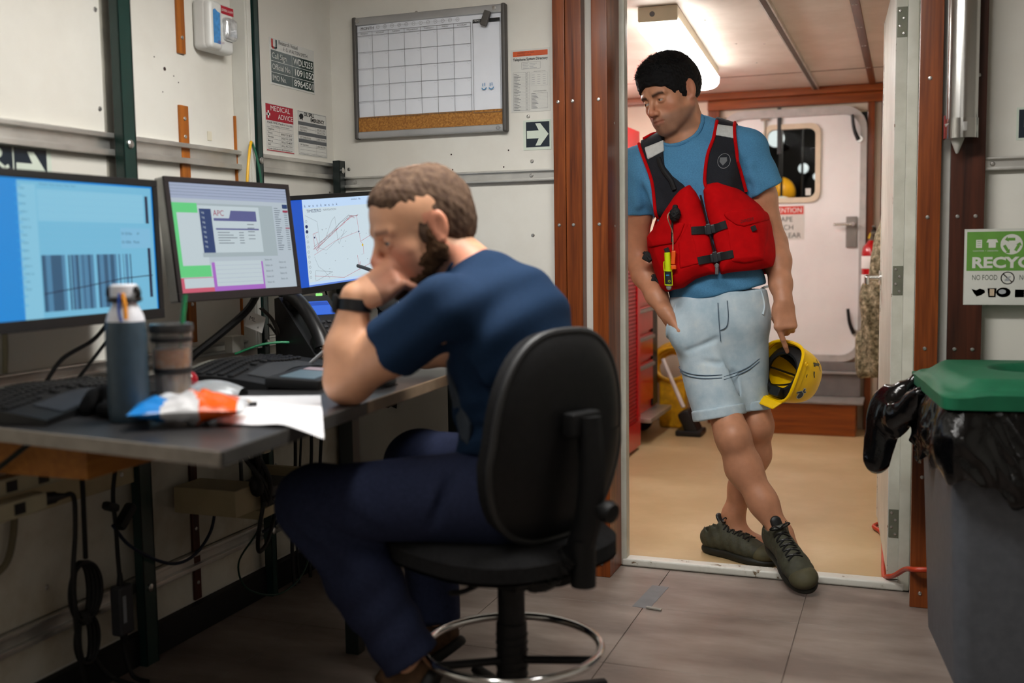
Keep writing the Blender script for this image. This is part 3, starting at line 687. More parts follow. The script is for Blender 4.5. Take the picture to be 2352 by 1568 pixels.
P.rect(.108, .068, .121, .074, M_LGREYINK, .0005); P.line([(.112, .074), (.124, .082)], .004, M_LGREYINK, .0005)
P.poly([(.022, .046), (.034, .042), (.044, .047), (.056, .043), (.058, .036), (.048, .028), (.036, .024), (.028, .034)], mat('food_brown', '#9a7a60', .5, var=.3, scale=200))
P.poly([(.064, .048), (.088, .048), (.086, .022), (.067, .022)], M_INK); P.rect(.070, .026, .082, .046, mat('drink_tan', '#b9a58c', .5), .0006)
P.disc(.106, .036, .019, mat('dark_plate_print', '#24262c', .5), 22, r2=.014); P.disc(.103, .038, .010, M_LGREYINK, 12, .0006, .007); P.rect(.136, .022, .160, .044, M_LGREYINK)
P.obj('print', t)
t, P = sheet('wall_placard', 'small dark placard on the wall above the pale aluminium rail', BF, (.288, 3.39, 1.384), (.10, .092), M_GLOW); P.rect(.006, .006, .094, .086, M_NAVY); arrow(P, .05, .046, .06, M_GLOW); P.obj('print', t)
# ================================================================ desk along the left wall
DZ = 0.775
M_LAM = mat('charcoal_laminate', '#2b2a2b', .35, var=.15, scale=40)
M_EDGE = mat('worn_grey_edge_band', '#8b8379', .6, var=.2, scale=24)
M_EDGED = mat('dark_edge_band', '#3a3835', .5, var=.15)
M_EDGEW = mat('tan_edge_band', '#8e7860', .6, var=.15, scale=24)
t = thing('desk', 'long dark topped desk along the left wall with pale worn edge banding', 'desk', (-1.45, 2.3, 0))
poly = [(-1.876, 1.565), (-1.045, 1.440), (-1.155, 3.300), (-1.876, 3.300)]
Shape().prism(poly, .026, None, (0, 0, DZ-.026)).obj('top', M_LAM, t, world=True)
def band(a, b, m, out=.004):
    a = V3((*a, 0)); b = V3((*b, 0)); d = (b-a).normalized(); n = V3((d.y, -d.x, 0)); L = (b-a).length
    s = Shape(); s.box((a+b)/2+n*out/2+V3((0, 0, DZ-.0135)), (L, out, .027), Matrix((d, n, V3((0, 0, 1)))).transposed(), bev=.0015)
    s.obj('edge_band', m, t, world=True)
band(poly[0], poly[1], M_EDGE); band(poly[1], (-1.079, 2.0), M_EDGED); band((-1.0792, 2.002), poly[2], M_EDGEW)
s = Shape()
for (x, y) in ((-1.40, 2.50), (-1.40, 3.22)): Shape().bx(x-.02, x+.02, y-.02, y+.02, 0, DZ-.027, bev=.002).obj('leg', M_BLACKG, t, world=True)
Shape().bx(-1.875, -1.37, 2.48, 2.52, DZ-.062, DZ-.027, bev=.002).obj('cross_rail', M_BLACKG, t, world=True)
Shape().bx(-1.875, -1.25, 1.98, 2.02, DZ-.062, DZ-.027, bev=.002).obj('cross_rail', M_BLACKG, t, world=True)
Shape().tube([(-1.80, 1.62, .62), (-1.90, 1.60, .74)], .012, n=4).obj('brace', M_BLACKG, t, world=True); Shape().tube([(-1.79, 1.62, .62), (-1.60, 1.60, .735)], .006, n=4).obj('brace', M_BLACKG, t, world=True)
# pine box, cable tray and their cream boards under the desk
M_PINE = wood('pine_box', '#a86d2c', '#8a5420', rough=.6, axis='y', coat=0)
t = thing('pine_box', 'shallow pine box fixed under the desk top', 'box', (-1.80, 1.70, .60))
Shape().bx(-1.885, -1.505, 1.64, 1.655, .655, .735, bev=.001).obj('front_board', M_PINE, t, world=True)
Shape().bx(-1.521, -1.506, 1.656, 1.95, .655, .735, bev=.001).obj('side_board', M_PINE, t, world=True)
Shape().bx(-1.885, -1.522, 1.656, 1.95, .655, .665).obj('bottom_board', M_PINE, t, world=True)
Shape().bx(-1.885, -1.522, 1.935, 1.95, .666, .735, bev=.001).obj('back_board', M_PINE, t, world=True)
M_CREAM = mat('cream_painted_board', '#b5a684', .6, var=.12, scale=8)
t = tag(Shape().bx(-1.905, -1.890, 1.30, 2.228, .50, .56, bev=.003).obj('cream_board', M_CREAM), 'cream painted board on the wall under the pine box', 'board')
for y in (1.5, 2.18): screw((-1.890, y, .53), (1, 0, 0), t, 1.0)
def power_strip(label, y0, y1, z, x=-1.80):
    t = thing('power_strip', label, 'power strip', (x, (y0+y1)/2, z))
    Shape().bx(x-.02, x+.02, y0, y1, z-.02, z+.02, bev=.005).obj('housing', mat('cream_power_strip', '#a9a389', .5, var=.06), t, world=True)
    for k in range(4):
        y = y0+(y1-y0)*(k+.6)/4.6; Shape().bx(x+.020, x+.0215, y-.015, y+.015, z-.012, z+.012).obj('socket', M_BLACK, t, world=True)
    return t
power_strip('cream power strip on the wall under the pine box, lower of the two', 1.45, 1.815, .555)
power_strip('cream power strip on the wall under the pine box, upper of the two', 1.60, 2.02, .600, -1.83)
def plug(label, a, b):
    a = V3(a); b = V3(b); s = Shape(); s.cyl(a, a+(b-a)*.55, .016, .014); s.cyl(a+(b-a)*.55, b, .011, .006)
    return tag(s.obj('power_plug', M_BLACK), label, 'plug')
plug('black plug in the end of the lower cream power strip', (-1.80, 1.816, .555), (-1.80, 1.885, .548))
plug('black plug in the end of the upper cream power strip', (-1.83, 2.021, .600), (-1.83, 2.09, .590))
def cable(label, pts, r=.005, m=M_BLACKR, sm=8, name='cable', n=8):
    return tag(Shape().tube(pts, r, n=n, smooth=sm).obj(name, m), label, 'cable')
cable('black power cable dropping to the floor from the lower strip plug', [(-1.80, 1.885, .548), (-1.81, 1.925, .535), (-1.82, 1.935, .45), (-1.83, 1.93, .30), (-1.84, 1.965, .05), (-1.80, 2.0, .006)], .006)
cable('black cable falling from the desk underside into the coiled cord', [(-1.72, 1.83, .735), (-1.78, 1.92, .60), (-1.82, 1.965, .48), (-1.84, 1.985, .37)], .006)
s = Shape()
for k in range(4):
    w = .026+.010*k
    s.tube([(-1.86+.004*k, 1.985+w*math.sin(2*PI*j/16)*(1.0 if j < 8 else .85), .285+.072*math.cos(2*PI*j/16)) for j in range(16)], .006, n=7, closed=True, smooth=3)
for k in range(3):
    w = .018+.010*k
    s.tube([(-1.86+.004*k, 1.99+w*math.sin(2*PI*j/14), .165+.060*math.cos(2*PI*j/14)) for j in range(14)], .006, n=7, closed=True, smooth=3)
s.tube([(-1.86, 1.987, .235), (-1.855, 1.99, .205)], .016, n=10)
s.tube([(-1.86, 2.01, .12), (-1.84, 2.05, .05), (-1.78, 2.10, .008)], .006, smooth=6)
tag(s.obj('coiled_cord', M_BLACKR), 'figure of eight bundle of black cord hanging under the desk', 'cord')
t = thing('power_adapter', 'grey laptop power adapter hanging on its cord under the desk', 'adapter', (-1.86, 2.122, .13))
Shape().box((-1.86, 2.125, .195), (.034, .052, .128), bev=.007, seg=3).obj('brick', mat('grey_adapter', '#34353a', .45), t, world=True)
Shape().bx(-1.8425, -1.8420, 2.108, 2.120, .165, .235).obj('sticker', mat('pale_sticker', '#8d939b', .5), t, world=True)
s = Shape(); s.tube([(-1.86, 2.122, .26), (-1.86, 2.118, .34), (-1.855, 2.110, .42), (-1.85, 2.10, .50), (-1.83, 2.095, .585)], .0055, smooth=6)
s.cyl((-1.86, 2.122, .258), (-1.86, 2.122, .29), .009, .006); s.tube([(-1.86, 2.126, .130), (-1.86, 2.128, .08), (-1.84, 2.13, .02), (-1.80, 2.14, .006)], .0055, smooth=6); s.cyl((-1.86, 2.126, .131), (-1.86, 2.127, .10), .010, .007)
s.obj('cord', M_BLACKR, t, world=True)
s = Shape(); s.box((-1.845, 2.135, .435), (.03, .075, .028), (0.75, 0, 0), bev=.01); s.box((-1.85, 2.09, .47), (.026, .045, .022), (-.4, 0, 0), bev=.008)
tag(s.obj('cord_bundle', M_BLACKR), 'short black bundle of velcro tied cord above the adapter', 'cord')
cable('dark blue network cable sagging past the first dark green post', [(-1.855, 2.10, .42), (-1.86, 2.17, .345), (-1.855, 2.30, .265), (-1.85, 2.40, .255), (-1.86, 2.50, .30), (-1.86, 2.53, .38)], .0045, mat('navy_cable', '#141d33', .5), name='network_cable')
cable('cream cable looped on the wall under the power strips', [(-1.905, 1.62, .55), (-1.90, 1.70, .40), (-1.90, 1.80, .40), (-1.905, 1.84, .50), (-1.905, 1.82, .56)], .008, mat('cream_cable', '#6f6650', .6))
# router shelf
t = thing('router_shelf', 'cream wooden shelf with curved lip under the desk between the green posts', 'shelf', (-1.80, 2.60, .36))
s = Shape()
for (a, b) in (((2.40, 2.52), (.375, .450)),): s.bx(-1.905, -1.70, a[0], a[1], b[0], b[1], bev=.004)
s.obj('block', M_CREAM, t, world=True)
s = Shape(); s.prism([(2.521, .340), (2.79, .348), (2.815, .362), (2.825, .385), (2.825, .43), (2.805, .43), (2.800, .392), (2.785, .375), (2.521, .366)], .20, Matrix(((0, 0, 1), (1, 0, 0), (0, 1, 0))), (-1.905, 0, 0)); s.obj('curved_tray', M_CREAM, t, world=True)
t = thing('router', 'black router with two stub antennas on the cream shelf', 'router', (-1.80, 2.67, .376))
Shape().box((-1.79, 2.675, .397), (.13, .17, .034), bev=.006).obj('case', M_BLACK, t, world=True)
for y in (2.63, 2.71): Shape().tube([(-1.84, y, .414), (-1.845, y+.006, .49)], .006, n=8).obj('antenna', M_BLACK, t, world=True)
Shape().bx(-1.7252, -1.7245, 2.665, 2.70, .393, .401).obj('label_plate', M_LGREYINK, t, world=True)
s = Shape()
for k in range(9):
    a = rng.uniform(-1, 1, 6)
    s.tube([(-1.70+.03*a[0], 2.44+.02*a[1], .66), (-1.69+.03*a[2], 2.47+.03*a[3], .56), (-1.68+.02*a[4], 2.50+.015*a[5], .46), (-1.68, 2.51+.005*k, .385)], .007, n=7, smooth=5)
s.ell((-1.69, 2.49, .45), (.022, .026, .035))
tag(s.obj('cable_bundle', M_BLACKR), 'thick black bundle of cables drooping over the cream shelf', 'cables')
cable('navy cable arching down from the black bundle to the second green post', [(-1.68, 2.51, .40), (-1.72, 2.58, .39), (-1.76, 2.68, .33), (-1.80, 2.75, .27), (-1.82, 2.70, .25)], .005, mat('navy_cable', '#141d33'), name='network_cable')
cable('black cable making a wide loop below the cream shelf', [(-1.68, 2.505, .40), (-1.70, 2.50, .30), (-1.74, 2.56, .235), (-1.78, 2.66, .23), (-1.80, 2.73, .28), (-1.80, 2.75, .36)], .006)
cable('thin green cable trailing to the floor beside the second green post', [(-1.69, 2.51, .40), (-1.74, 2.56, .30), (-1.84, 2.60, .18), (-1.85, 2.66, .08), (-1.82, 2.80, .03), (-1.80, 2.92, .10), (-1.85, 3.02, .30)], .003, mat('thin_green_cable', '#16352a', .5))
Shape_w = Shape().bx(-1.905, -1.86, 2.785, 2.822, .47, .62, bev=.004)
tag(Shape_w.obj('junction_box', M_CREAM), 'small cream junction box behind the second green post', 'box')
for k, (y0, y1, yb) in enumerate(((2.88, 2.94, 2.96), (3.02, 3.0, 2.99), (3.05, 3.05, 3.06), (3.08, 3.13, 3.12), (3.22, 3.21, 3.26))):
    cable(('black cable nearest the second green post hanging below the desk', 'first of the thin black cables hanging together below the desk', 'straight thin black cable hanging below the desk between two others', 'bowed thin black cable hanging below the desk', 'black cable hanging beside the corner post below the desk')[k],
          [(-1.84, y0, .74), (-1.85, y1, .60), (-1.86, yb, .42), (-1.87, yb-.02, .15), (-1.86, yb-.03, .006)], .006 if k != 1 else .004)
batten2 = tag(Shape().bx(-1.93, -1.921, 2.500, 2.530, .09, .72, bev=.0015).obj('wooden_batten', M_WOODD), 'dark red wooden batten on the wall under the desk', 'batten')
for z in (.30, .14): screw((-1.921, 2.515, z), (1, 0, 0), batten2, .9)

# ================================================================ monitors
def monitor(name, label, c, W, H, nrm, tilt=0.0, roll=0.0, bez=.017, side=M_BLACK, chin=.024, body=M_BLACK):
    """c = centre of screen front; nrm = yaw of the outward normal; tilt back; roll"""
    t = thing(name, label, 'monitor', c)
    n = V3((math.cos(nrm), math.sin(nrm), 0)); u = V3((0, 0, 1)).cross(n).normalized(); up = V3((0, 0, 1))
    q = Quaternion(u, -tilt); n = q @ n; up = q @ up
    q = Quaternion(n, roll); u = q @ u; up = q @ up
    M = Matrix((u, up, n)).transposed(); c = V3(c)
    s = Shape(); s.box(c - n*.018, (W, H, .032), M, bev=.006, seg=3); s.obj('housing', side, t, world=True)
    s = Shape()
    for (x, y, w, h) in ((0, H/2-bez/2, W, bez), (0, -H/2+chin/2, W, chin), (-W/2+bez/2, (chin-bez)/2, bez, H-bez-chin), (W/2-bez/2, (chin-bez)/2, bez, H-bez-chin)):
        s.box(c + M @ V3((x, y, 0)), (w, h, .008), M, bev=.0015)
    s.obj('bezel', body, t, world=True)
    s = Shape(); s.box(c - n*.045, (W*.45, H*.5, .03), M, bev=.01); s.obj('back_cover', M_BLACK, t, world=True)
    P = Print(M, c - n*.0005, .0); P.W = W-2*bez; P.H = H-bez-chin; P.o = (0, (chin-bez)/2)
    return t, P, M, c, n
def uv(P):
    """screen fractions 0..1 (u right, v up) to local coordinates"""
    r = getattr(P, 'rm', lambda a: a)
    return lambda a, b: ((r(a)-.5)*P.W, P.o[1]+(b-.5)*P.H)
def srect(P, a0, b0, a1, b1, m, w=0.0):
    f = uv(P); x0, y0 = f(a0, b0); x1, y1 = f(a1, b1); P.rect(x0, y0, x1, y1, m, w)
def sline(P, pts, t, m, w=0.0008):
    f = uv(P); P.line([f(*p) for p in pts], t, m, w)
def stext(P, s_, a, b, size, m, w=.0008, width=None): 
    f = uv(P); x, y = f(a, b); P.text(s_, x, y, size, m, w=w, width=width)
def mount(t, c, n, wall=(-1.90, None)):
    """wall arm from the back cover to the wall"""
    e = V3((-1.905, c.y+.03, c.z)); s = Shape(); b = c - n*.06
    s.box(b, (.02, .10, .10), Matrix.Identity(3), bev=.003); s.tube([b, (b+e)/2+V3((0, .03, 0)), e], .014, n=10); s.box(e, (.012, .09, .12), bev=.002); s.obj('wall_arm', M_BLACK, t, world=True)
# ---- blue monitor
EB = 1.0
t, P, M, c, n = monitor('monitor', 'wide monitor showing a blue sonar profile window with dark vertical stripes', (-1.715, 1.872, 1.107), .555, .335, 0.0, tilt=.02)
P.rm = lambda a: float(np.interp(a, [0, .455, .53, .906, .972, 1], [0, .195, .295, .83, .945, 1]))
e_bl = emis('screen_blue', '#1583cf', EB); e_sky = emis('screen_sky', '#6db3d2', EB); e_sky2 = emis('screen_sky_light', '#7fbdd7', EB); e_pan = emis('screen_pan', '#78b4d4', EB)
e_dk = emis('screen_slate', '#2f5d80', EB*.8); e_md = emis('screen_mid', '#4c83a8', EB*.9); e_nv = emis('screen_navy', '#13264a', EB*.7)
srect(P, 0, 0, 1, 1, e_bl); srect(P, .455, .0, .995, .985, e_sky, .0004); srect(P, .455, .0, .527, .96, e_sky2, .0006)
srect(P, .53, .70, .965, .93, e_sky2, .0006); srect(P, .865, .50, .985, .66, e_pan, .0006)
x = .532
while x < .905:
    wd = rng.uniform(.002, .012); a = rng.random()
    srect(P, x, .045, min(x+wd, .906), .455, e_dk if a < .5 else e_md if a < .85 else e_sky, .0008); x += wd
sline(P, [(.532, .175), (.70, .215), (.86, .262), (.985, .278)], .0022, e_nv, .0012)
srect(P, .972, .70, .982, .92, e_nv, .0009); srect(P, .972, .10, .982, .50, e_nv, .0009)
for k in range(9): sline(P, [(.53, .52+.05*k), (.965, .52+.05*k)], .0006, e_pan)
stext(P, 'SV 3510m      1P', .868, .615, .009, e_dk); stext(P, 'Dir 850a   Mode', .868, .548, .009, e_dk)
for k in range(14): stext(P, 'folder item'[:5+k % 6], .462, .93-.055*k, .007, e_md); stext(P, 'item', .415, .95-.065*k, .010, emis('icon_blue', '#3f9bd4', EB))
stext(P, 'Window  Setup  Source  View  Tools', .54, .965, .007, e_md); P.obj('screen', t); mount(t, c, n)
# ---- middle monitor with silver rim
t, P, M, c, n = monitor('monitor', 'silver rimmed monitor tilted back, showing grey windows with green and purple edges', (-1.700, 2.452, 1.132), .487, .318, -.116, tilt=.115, bez=.014, chin=.022, side=mat('silver_monitor_shell', '#9a9a96', .35, .4), body=mat('dark_brown_bezel', '#252021', .4))
g_bg = emis('m2_bg', '#b2bfc9', EB*.92); g_hd = emis('m2_head', '#9fabc4', EB*.9); g_wn = emis('m2_win', '#bccad0', EB*.95); g_gr = emis('m2_green', '#5fcf80', EB*.9); g_pu = emis('m2_purple', '#a765c4', EB*.9); g_rd = emis('m2_red', '#cf5a73', EB*.85)
g_nv = emis('m2_navy', '#1c3c73', EB*.8); g_ix = emis('m2_violet', '#5a5f96', EB*.8); g_tx = emis('m2_text', '#5d6a78', EB*.8); g_mr = emis('m2_maroon', '#a32a4d', EB*.8)
srect(P, 0, 0, 1, 1, g_bg); srect(P, 0, .86, 1, 1, g_hd, .0004)
srect(P, 0, .14, .20, .82, g_gr, .0004); srect(P, .035, .26, .24, .72, g_wn, .0006); srect(P, 0, .14, .25, .245, g_gr, .0005); srect(P, .035, .245, .245, .73, g_wn, .0007)
srect(P, 0, 0, .27, .135, g_rd, .0005); srect(P, .03, .04, .26, .13, g_wn, .0007); srect(P, .26, .0, .70, .27, g_pu, .0006); srect(P, .285, .045, .685, .28, g_wn, .0008)
srect(P, .20, .32, .85, .82, emis('m2_shadow', '#a3b2b8', EB*.9), .0008); srect(P, .20, .36, .72, .80, g_wn, .0010); srect(P, .21, .36, .305, .77, g_nv, .0012)
srect(P, .32, .66, .69, .685, g_ix, .0012); P.poly([uv(P)(.45, .685), uv(P)(.69, .685), uv(P)(.69, .76), uv(P)(.47, .76)], g_ix, .0012); srect(P, .33, .575, .70, .59, g_ix, .0012)
stext(P, 'APC', .32, .73, .022, g_mr, .0014)
for k in range(8): stext(P, 'log', .225, .735-.045*k, .008, g_wn, .0016)
for k in range(5): sline(P, [(.34, .55-.025*k), (.44+.03*(k % 3), .55-.025*k)], .0018, g_tx, .0014); sline(P, [(.52, .55-.025*k), (.56, .55-.025*k)], .0018, g_tx, .0014); sline(P, [(.60, .63-.035*k), (.66, .63-.035*k)], .0018, g_tx, .0014)
for k in range(20): sline(P, [(.865, .80-.022*k), (.90+.03*((k*3) % 4)/4, .80-.022*k)], .0018, g_tx, .0010); sline(P, [(.955, .80-.022*k), (.985, .80-.022*k)], .0015, g_tx, .001)
srect(P, .945, .80, .995, .84, g_nv, .0012); srect(P, .945, .76, .995, .78, g_mr, .0012); srect(P, .955, .595, .995, .605, g_mr, .0012)
for k in range(9): stext(P, 'Status ok', .72+.13*(k % 2), .06+.028*k, .008, g_tx, .001)
for k in range(5): sline(P, [(.29, .08+.04*k), (.68, .08+.04*k)], .0007, g_hd, .001)
for k in range(4): sline(P, [(0, .89+.028*k), (1, .89+.028*k)], .0007, g_tx, .001)
P.obj('screen', t); mount(t, c, n)
# ---- chart monitor
t, P, M, c, n = monitor('monitor', 'black monitor showing red survey track lines on a pale chart', (-1.706, 3.028, 1.128), .50, .305, -.315, tilt=.0, roll=.075, bez=.014, chin=.020)
k_bl = emis('m3_blue', '#0f52c4', EB*.95); k_bg = emis('m3_chart', '#c3d3dc', EB*1.05); k_hd = emis('m3_head', '#bcd6f4', EB*1.0); k_gy = emis('m3_grey', '#7d8289', EB*.8); k_rd = emis('m3_red', '#c2455c', EB*.85); k_nv = emis('m3_navy', '#1d2f63', EB*.8)
srect(P, 0, 0, 1, 1, k_bl); srect(P, .185, .05, 1, .90, k_bg, .0004); srect(P, .185, .90, 1, 1, k_hd, .0004); srect(P, .185, 0, 1, .05, k_hd, .0004); srect(P, .185, .0, 1, .02, emis('m3_foot', '#5d83d6', EB), .0005)
stext(P, 'TIMEZERO', .215, .865, .013, k_nv); stext(P, 'NAVIGATION', .36, .868, .009, k_gy); stext(P, 'Untitled - file', .62, .97, .008, k_nv)
for k in range(9): stext(P, 'kwxo'[k % 4], .20+.035*k, .925, .012, k_nv)
A = [(.26, .44), (.40, .56), (.52, .70), (.60, .78), (.66, .76)]
for k in range(6):
    o = rng.uniform(-.02, .02, 10)
    sline(P, [(a+o[2*i], b+o[2*i+1]) for i, (a, b) in enumerate(A)], .0009, k_gy if k % 2 else k_rd)
sline(P, [(.30, .62), (.255, .60), (.26, .45), (.28, .40), (.30, .44), (.27, .60)], .0010, k_rd); sline(P, [(.35, .50), (.43, .74), (.46, .78), (.47, .50), (.48, .46), (.54, .62)], .0008, k_gy)
sline(P, [(.66, .78), (.67, .60), (.68, .46), (.70, .42), (.70, .30)], .0010, k_rd); sline(P, [(.68, .46), (.90, .60), (.97, .80)], .0010, k_rd); sline(P, [(.25, .36), (.45, .50), (.66, .58)], .0008, k_rd)
sline(P, [(.24, .12), (.50, .055), (.75, .18), (.95, .25)], .0010, k_rd); sline(P, [(.25, .06), (.40, .14), (.25, .18), (.245, .06)], .0008, k_gy); sline(P, [(.64, .30), (.645, .15), (.66, .22), (.65, .12)], .0011, k_rd)
sline(P, [(.20, .82), (.30, .74), (.31, .50), (.29, .44), (.36, .40), (.56, .60)], .0007, k_gy); sline(P, [(.25, .34), (.28, .22), (.33, .16), (.37, .07)], .0007, k_gy)
P.disc(*uv(P)(.695, .415), .004, emis('m3_yellow', '#d9b938', .9), w=.001)
for (a, b) in ((.265, .56), (.67, .58)): P.disc(*uv(P)(a, b), .0028, k_nv, w=.001)
for k in range(12):
    a, b = .205, .75-.058*k; f = uv(P)(a, b)
    if k in (1, 2): P.disc(*f, .0055, k_nv, w=.001)
    else: P.ring(*f, .0038, .0009, k_gy, n=10, w=.001)
for k in range(26): 
    a, b = rng.uniform(.28, .97), rng.uniform(.08, .82); sline(P, [(a, b), (a+.008, b+.004)], .0012, k_gy)
P.obj('screen', t); mount(t, c, n)

# ================================================================ things on the desk
def keyboard(label, c, ang, wrist):
    t = thing('keyboard', label, 'keyboard', (c[0], c[1], DZ), (0, 0, ang))
    W, D = .475, .235
    def top(a, b):     # a across (local x), b depth 0 = front
        x = (a-.5)*W; y = (b-.5)*D + .030*(1-(2*a-1)**2) - .02
        z = .012+.020*math.sin(min(1, b*1.25)*PI*.5) + .012*math.exp(-((a-.5)/.22)**2) * (1-.3*b)
        return V3((x, y, z))
    s = Shape(); nu, nv = 28, 12
    s.grid(top, nu, nv)
    rim = [top(i/nu, 0) for i in range(nu+1)] + [top(1, j/nv) for j in range(1, nv+1)] + [top(1-i/nu, 1) for i in range(1, nu+1)] + [top(0, 1-j/nv) for j in range(1, nv)]
    o = len(s.v); s.v += rim + [V3((p.x, p.y, .001)) for p in rim]; k = len(rim)
    for i in range(k): s.f.append([o+i, o+(i+1) % k, o+k+(i+1) % k, o+k+i]); s.m.append(0)
    s.f.append([o+k+i for i in range(k)]); s.m.append(0)
    s.obj('case', M_BLACK, t)
    s = Shape(); s.grid(lambda a, b: top(.17+.66*a, .02+.30*b)+V3((0, 0, .0022)), 20, 6); s.obj('palm_rest', wrist, t)
    s = Shape(); s.tube([top(a/20, 1.0)+V3((0, .0, .001)) for a in range(21)], .003, n=6); s.obj('chrome_trim', mat('dull_silver_trim', '#77776f', .4, .5), t)
    km = Shape().box((0, 0, 0), (.0165, .0155, .007), bev=.002).mesh('key'); km.materials.append(mat('black_key', '#17181a', .4, var=.1))
    for r in range(5):
        for q in range(22):
            a = .045+.0414*(q+(.25*(r % 2))); b = .42+.115*r
            if a > .965 or (r == 0 and .28 < a < .62 and q % 3): continue
            p = top(a, b); ob = bpy.data.objects.new('key', km); COL.objects.link(ob); ob.parent = t; ob.location = p+V3((0, 0, .003)); ob.rotation_euler = (0.10, -.25*(a-.5), -.25*(a-.5))
    return t
keyboard('black ergonomic keyboard in front of the silver rimmed monitor', (-1.570, 2.33), math.radians(99), mat('dark_grey_palm_rest', '#2b2d30', .6))
keyboard('black ergonomic keyboard under the blue sonar monitor', (-1.685, 1.775), math.radians(97), mat('black_blue_palm_rest', '#22252b', .5))
# bottle
M_BOT = mat('slate_blue_bottle', '#33434e', .4, var=.12, scale=50)
t = thing('water_bottle', 'tall slate blue water bottle with white cap and carry loop', 'bottle', (-1.408, 1.655, DZ))
Shape().lathe([(0, .0), (.034, .0), (.0375, .004), (.0385, .02), (.0385, .165), (.0375, .185), (.036, .194)], n=40).obj('body', M_BOT, t)
Shape().lathe([(.036, .194), (.0335, .205), (.026, .222), (.0235, .226), (.0235, .232), (0, .232)], n=40).obj('shoulder', mat('white_bottle_plastic', '#cfd0d6', .35), t)
Shape().lathe([(0, .232), (.0255, .232), (.026, .250), (.0255, .262), (.022, .265), (0, .265)], n=36).obj('cap', mat('white_bottle_plastic', '#cfd0d6'), t)
s = Shape(); s.torus((0, 0, .236), .0275, .0055, n=36, k=8); s.tube([(-.027, 0, .236), (-.036, 0, .244), (-.034, 0, .256), (-.026, 0, .254)], .006, smooth=4, n=8); s.tube([(.027, 0, .236), (.034, .0, .246), (.030, 0, .258), (.025, 0, .252)], .005, smooth=4, n=8); s.obj('carry_loop', M_BLACK, t)
s = Shape(); s.tube([(.018, -.026, .248), (.026, -.030, .225), (.030, -.034, .200)], .004, n=6, smooth=4); s.tube([(.012, -.028, .248), (.016, -.036, .215), (.022, -.037, .196)], .0025, n=6, smooth=4, mi=1); s.obj('strap', [mat('orange_strap', '#d98a1c', .5), mat('blue_strap', '#2450b0', .5)], t)
# tumbler
t = thing('tumbler', 'clear iced coffee tumbler with black lid and bands', 'tumbler', (-1.360, 1.728, DZ))
M_CLEAR = mat('clear_acrylic', '#d8d4cf', .08, var=.0, trans=.9, ior=1.3)
def rad(z): return .031+.009*(z/.17)
Shape().lathe([(0, .002), (rad(.002), .002), (rad(.17), .17), (rad(.17)-.0025, .17), (rad(.005)-.0025, .006), (0, .006)], n=36).obj('cup', M_CLEAR, t)
Shape().lathe([(0, .098), (rad(.098)-.004, .098), (rad(.135)-.004, .135), (0, .136)], n=32).obj('iced_coffee', patchy('iced_coffee', '#8a4414', '#e0954a', '#e9d6c4', rough=.3, scale=34, lo=.34, hi=.52, bump=.1), t)
Shape().lathe([(0, .008), (rad(.01)-.005, .008), (rad(.085)-.005, .085), (0, .086)], n=28).obj('lower_cup', patchy('streaky_liner', '#4a3c3a', '#a39a98', '#cfc9c6', rough=.2, scale=60, lo=.38, hi=.6, stretch=(1, 1, .08)), t)
Shape().lathe([(rad(.088)+.001, .088), (rad(.098)+.001, .098), (rad(.098)-.002, .098), (rad(.088)-.002, .088)], n=32).obj('band', M_BLACK, t)
Shape().lathe([(rad(.15)+.001, .150), (rad(.16)+.0015, .158), (rad(.16), .158), (rad(.15), .150)], n=32).obj('band', M_BLACK, t)
Shape().lathe([(0, .178), (.020, .180), (.034, .186), (.0415, .184), (.0430, .176), (.0415, .168), (.0395, .168), (.0395, .172), (0, .172)], n=40).obj('lid', mat('grey_black_lid', '#2a2a2b', .25), t)
Shape().tube([(.006, .014, .12), (.014, .030, .24)], .0045, n=12).obj('straw', mat('green_straw', '#1f7a4a', .4), t)
Shape().box((.012, -.0325, .04), (.003, .001, .022)).obj('logo_stroke', M_WHITE, t); 
# dark cloth gloves behind the bottle
GLOVE_AT = (-1.515, 1.725)
# trackball
t = thing('trackball_mouse', 'silver trackball mouse with a red ball', 'trackball', (-1.475, 2.00, DZ), (0, 0, math.radians(15)))
s = Shape()
s.grid(lambda a, b: V3(((a-.5)*.155, (b-.5)*.085*(.75+.25*math.sin(PI*min(1, a*1.1))), .002+.034*max(0, math.sin(PI*(.12+.80*(1-a))))**.8*max(0, math.sin(PI*b))**.45)), 24, 18)
s.obj('shell', mat('silver_mouse_shell', '#a9adb1', .25, .35), t)
s = Shape(); s.grid(lambda a, b: V3(((a-.5)*.156, (b-.5)*.086*(.75+.25*math.sin(PI*min(1, a*1.1))), .0005+.006*math.sin(PI*b)**.4)), 24, 10); s.obj('base', M_BLACK, t)
Shape().ell((-.046, -.006, .036), .0215, n=28, m=18).obj('ball', mat('red_trackball', '#8e0f1e', .15, coat=.5), t)
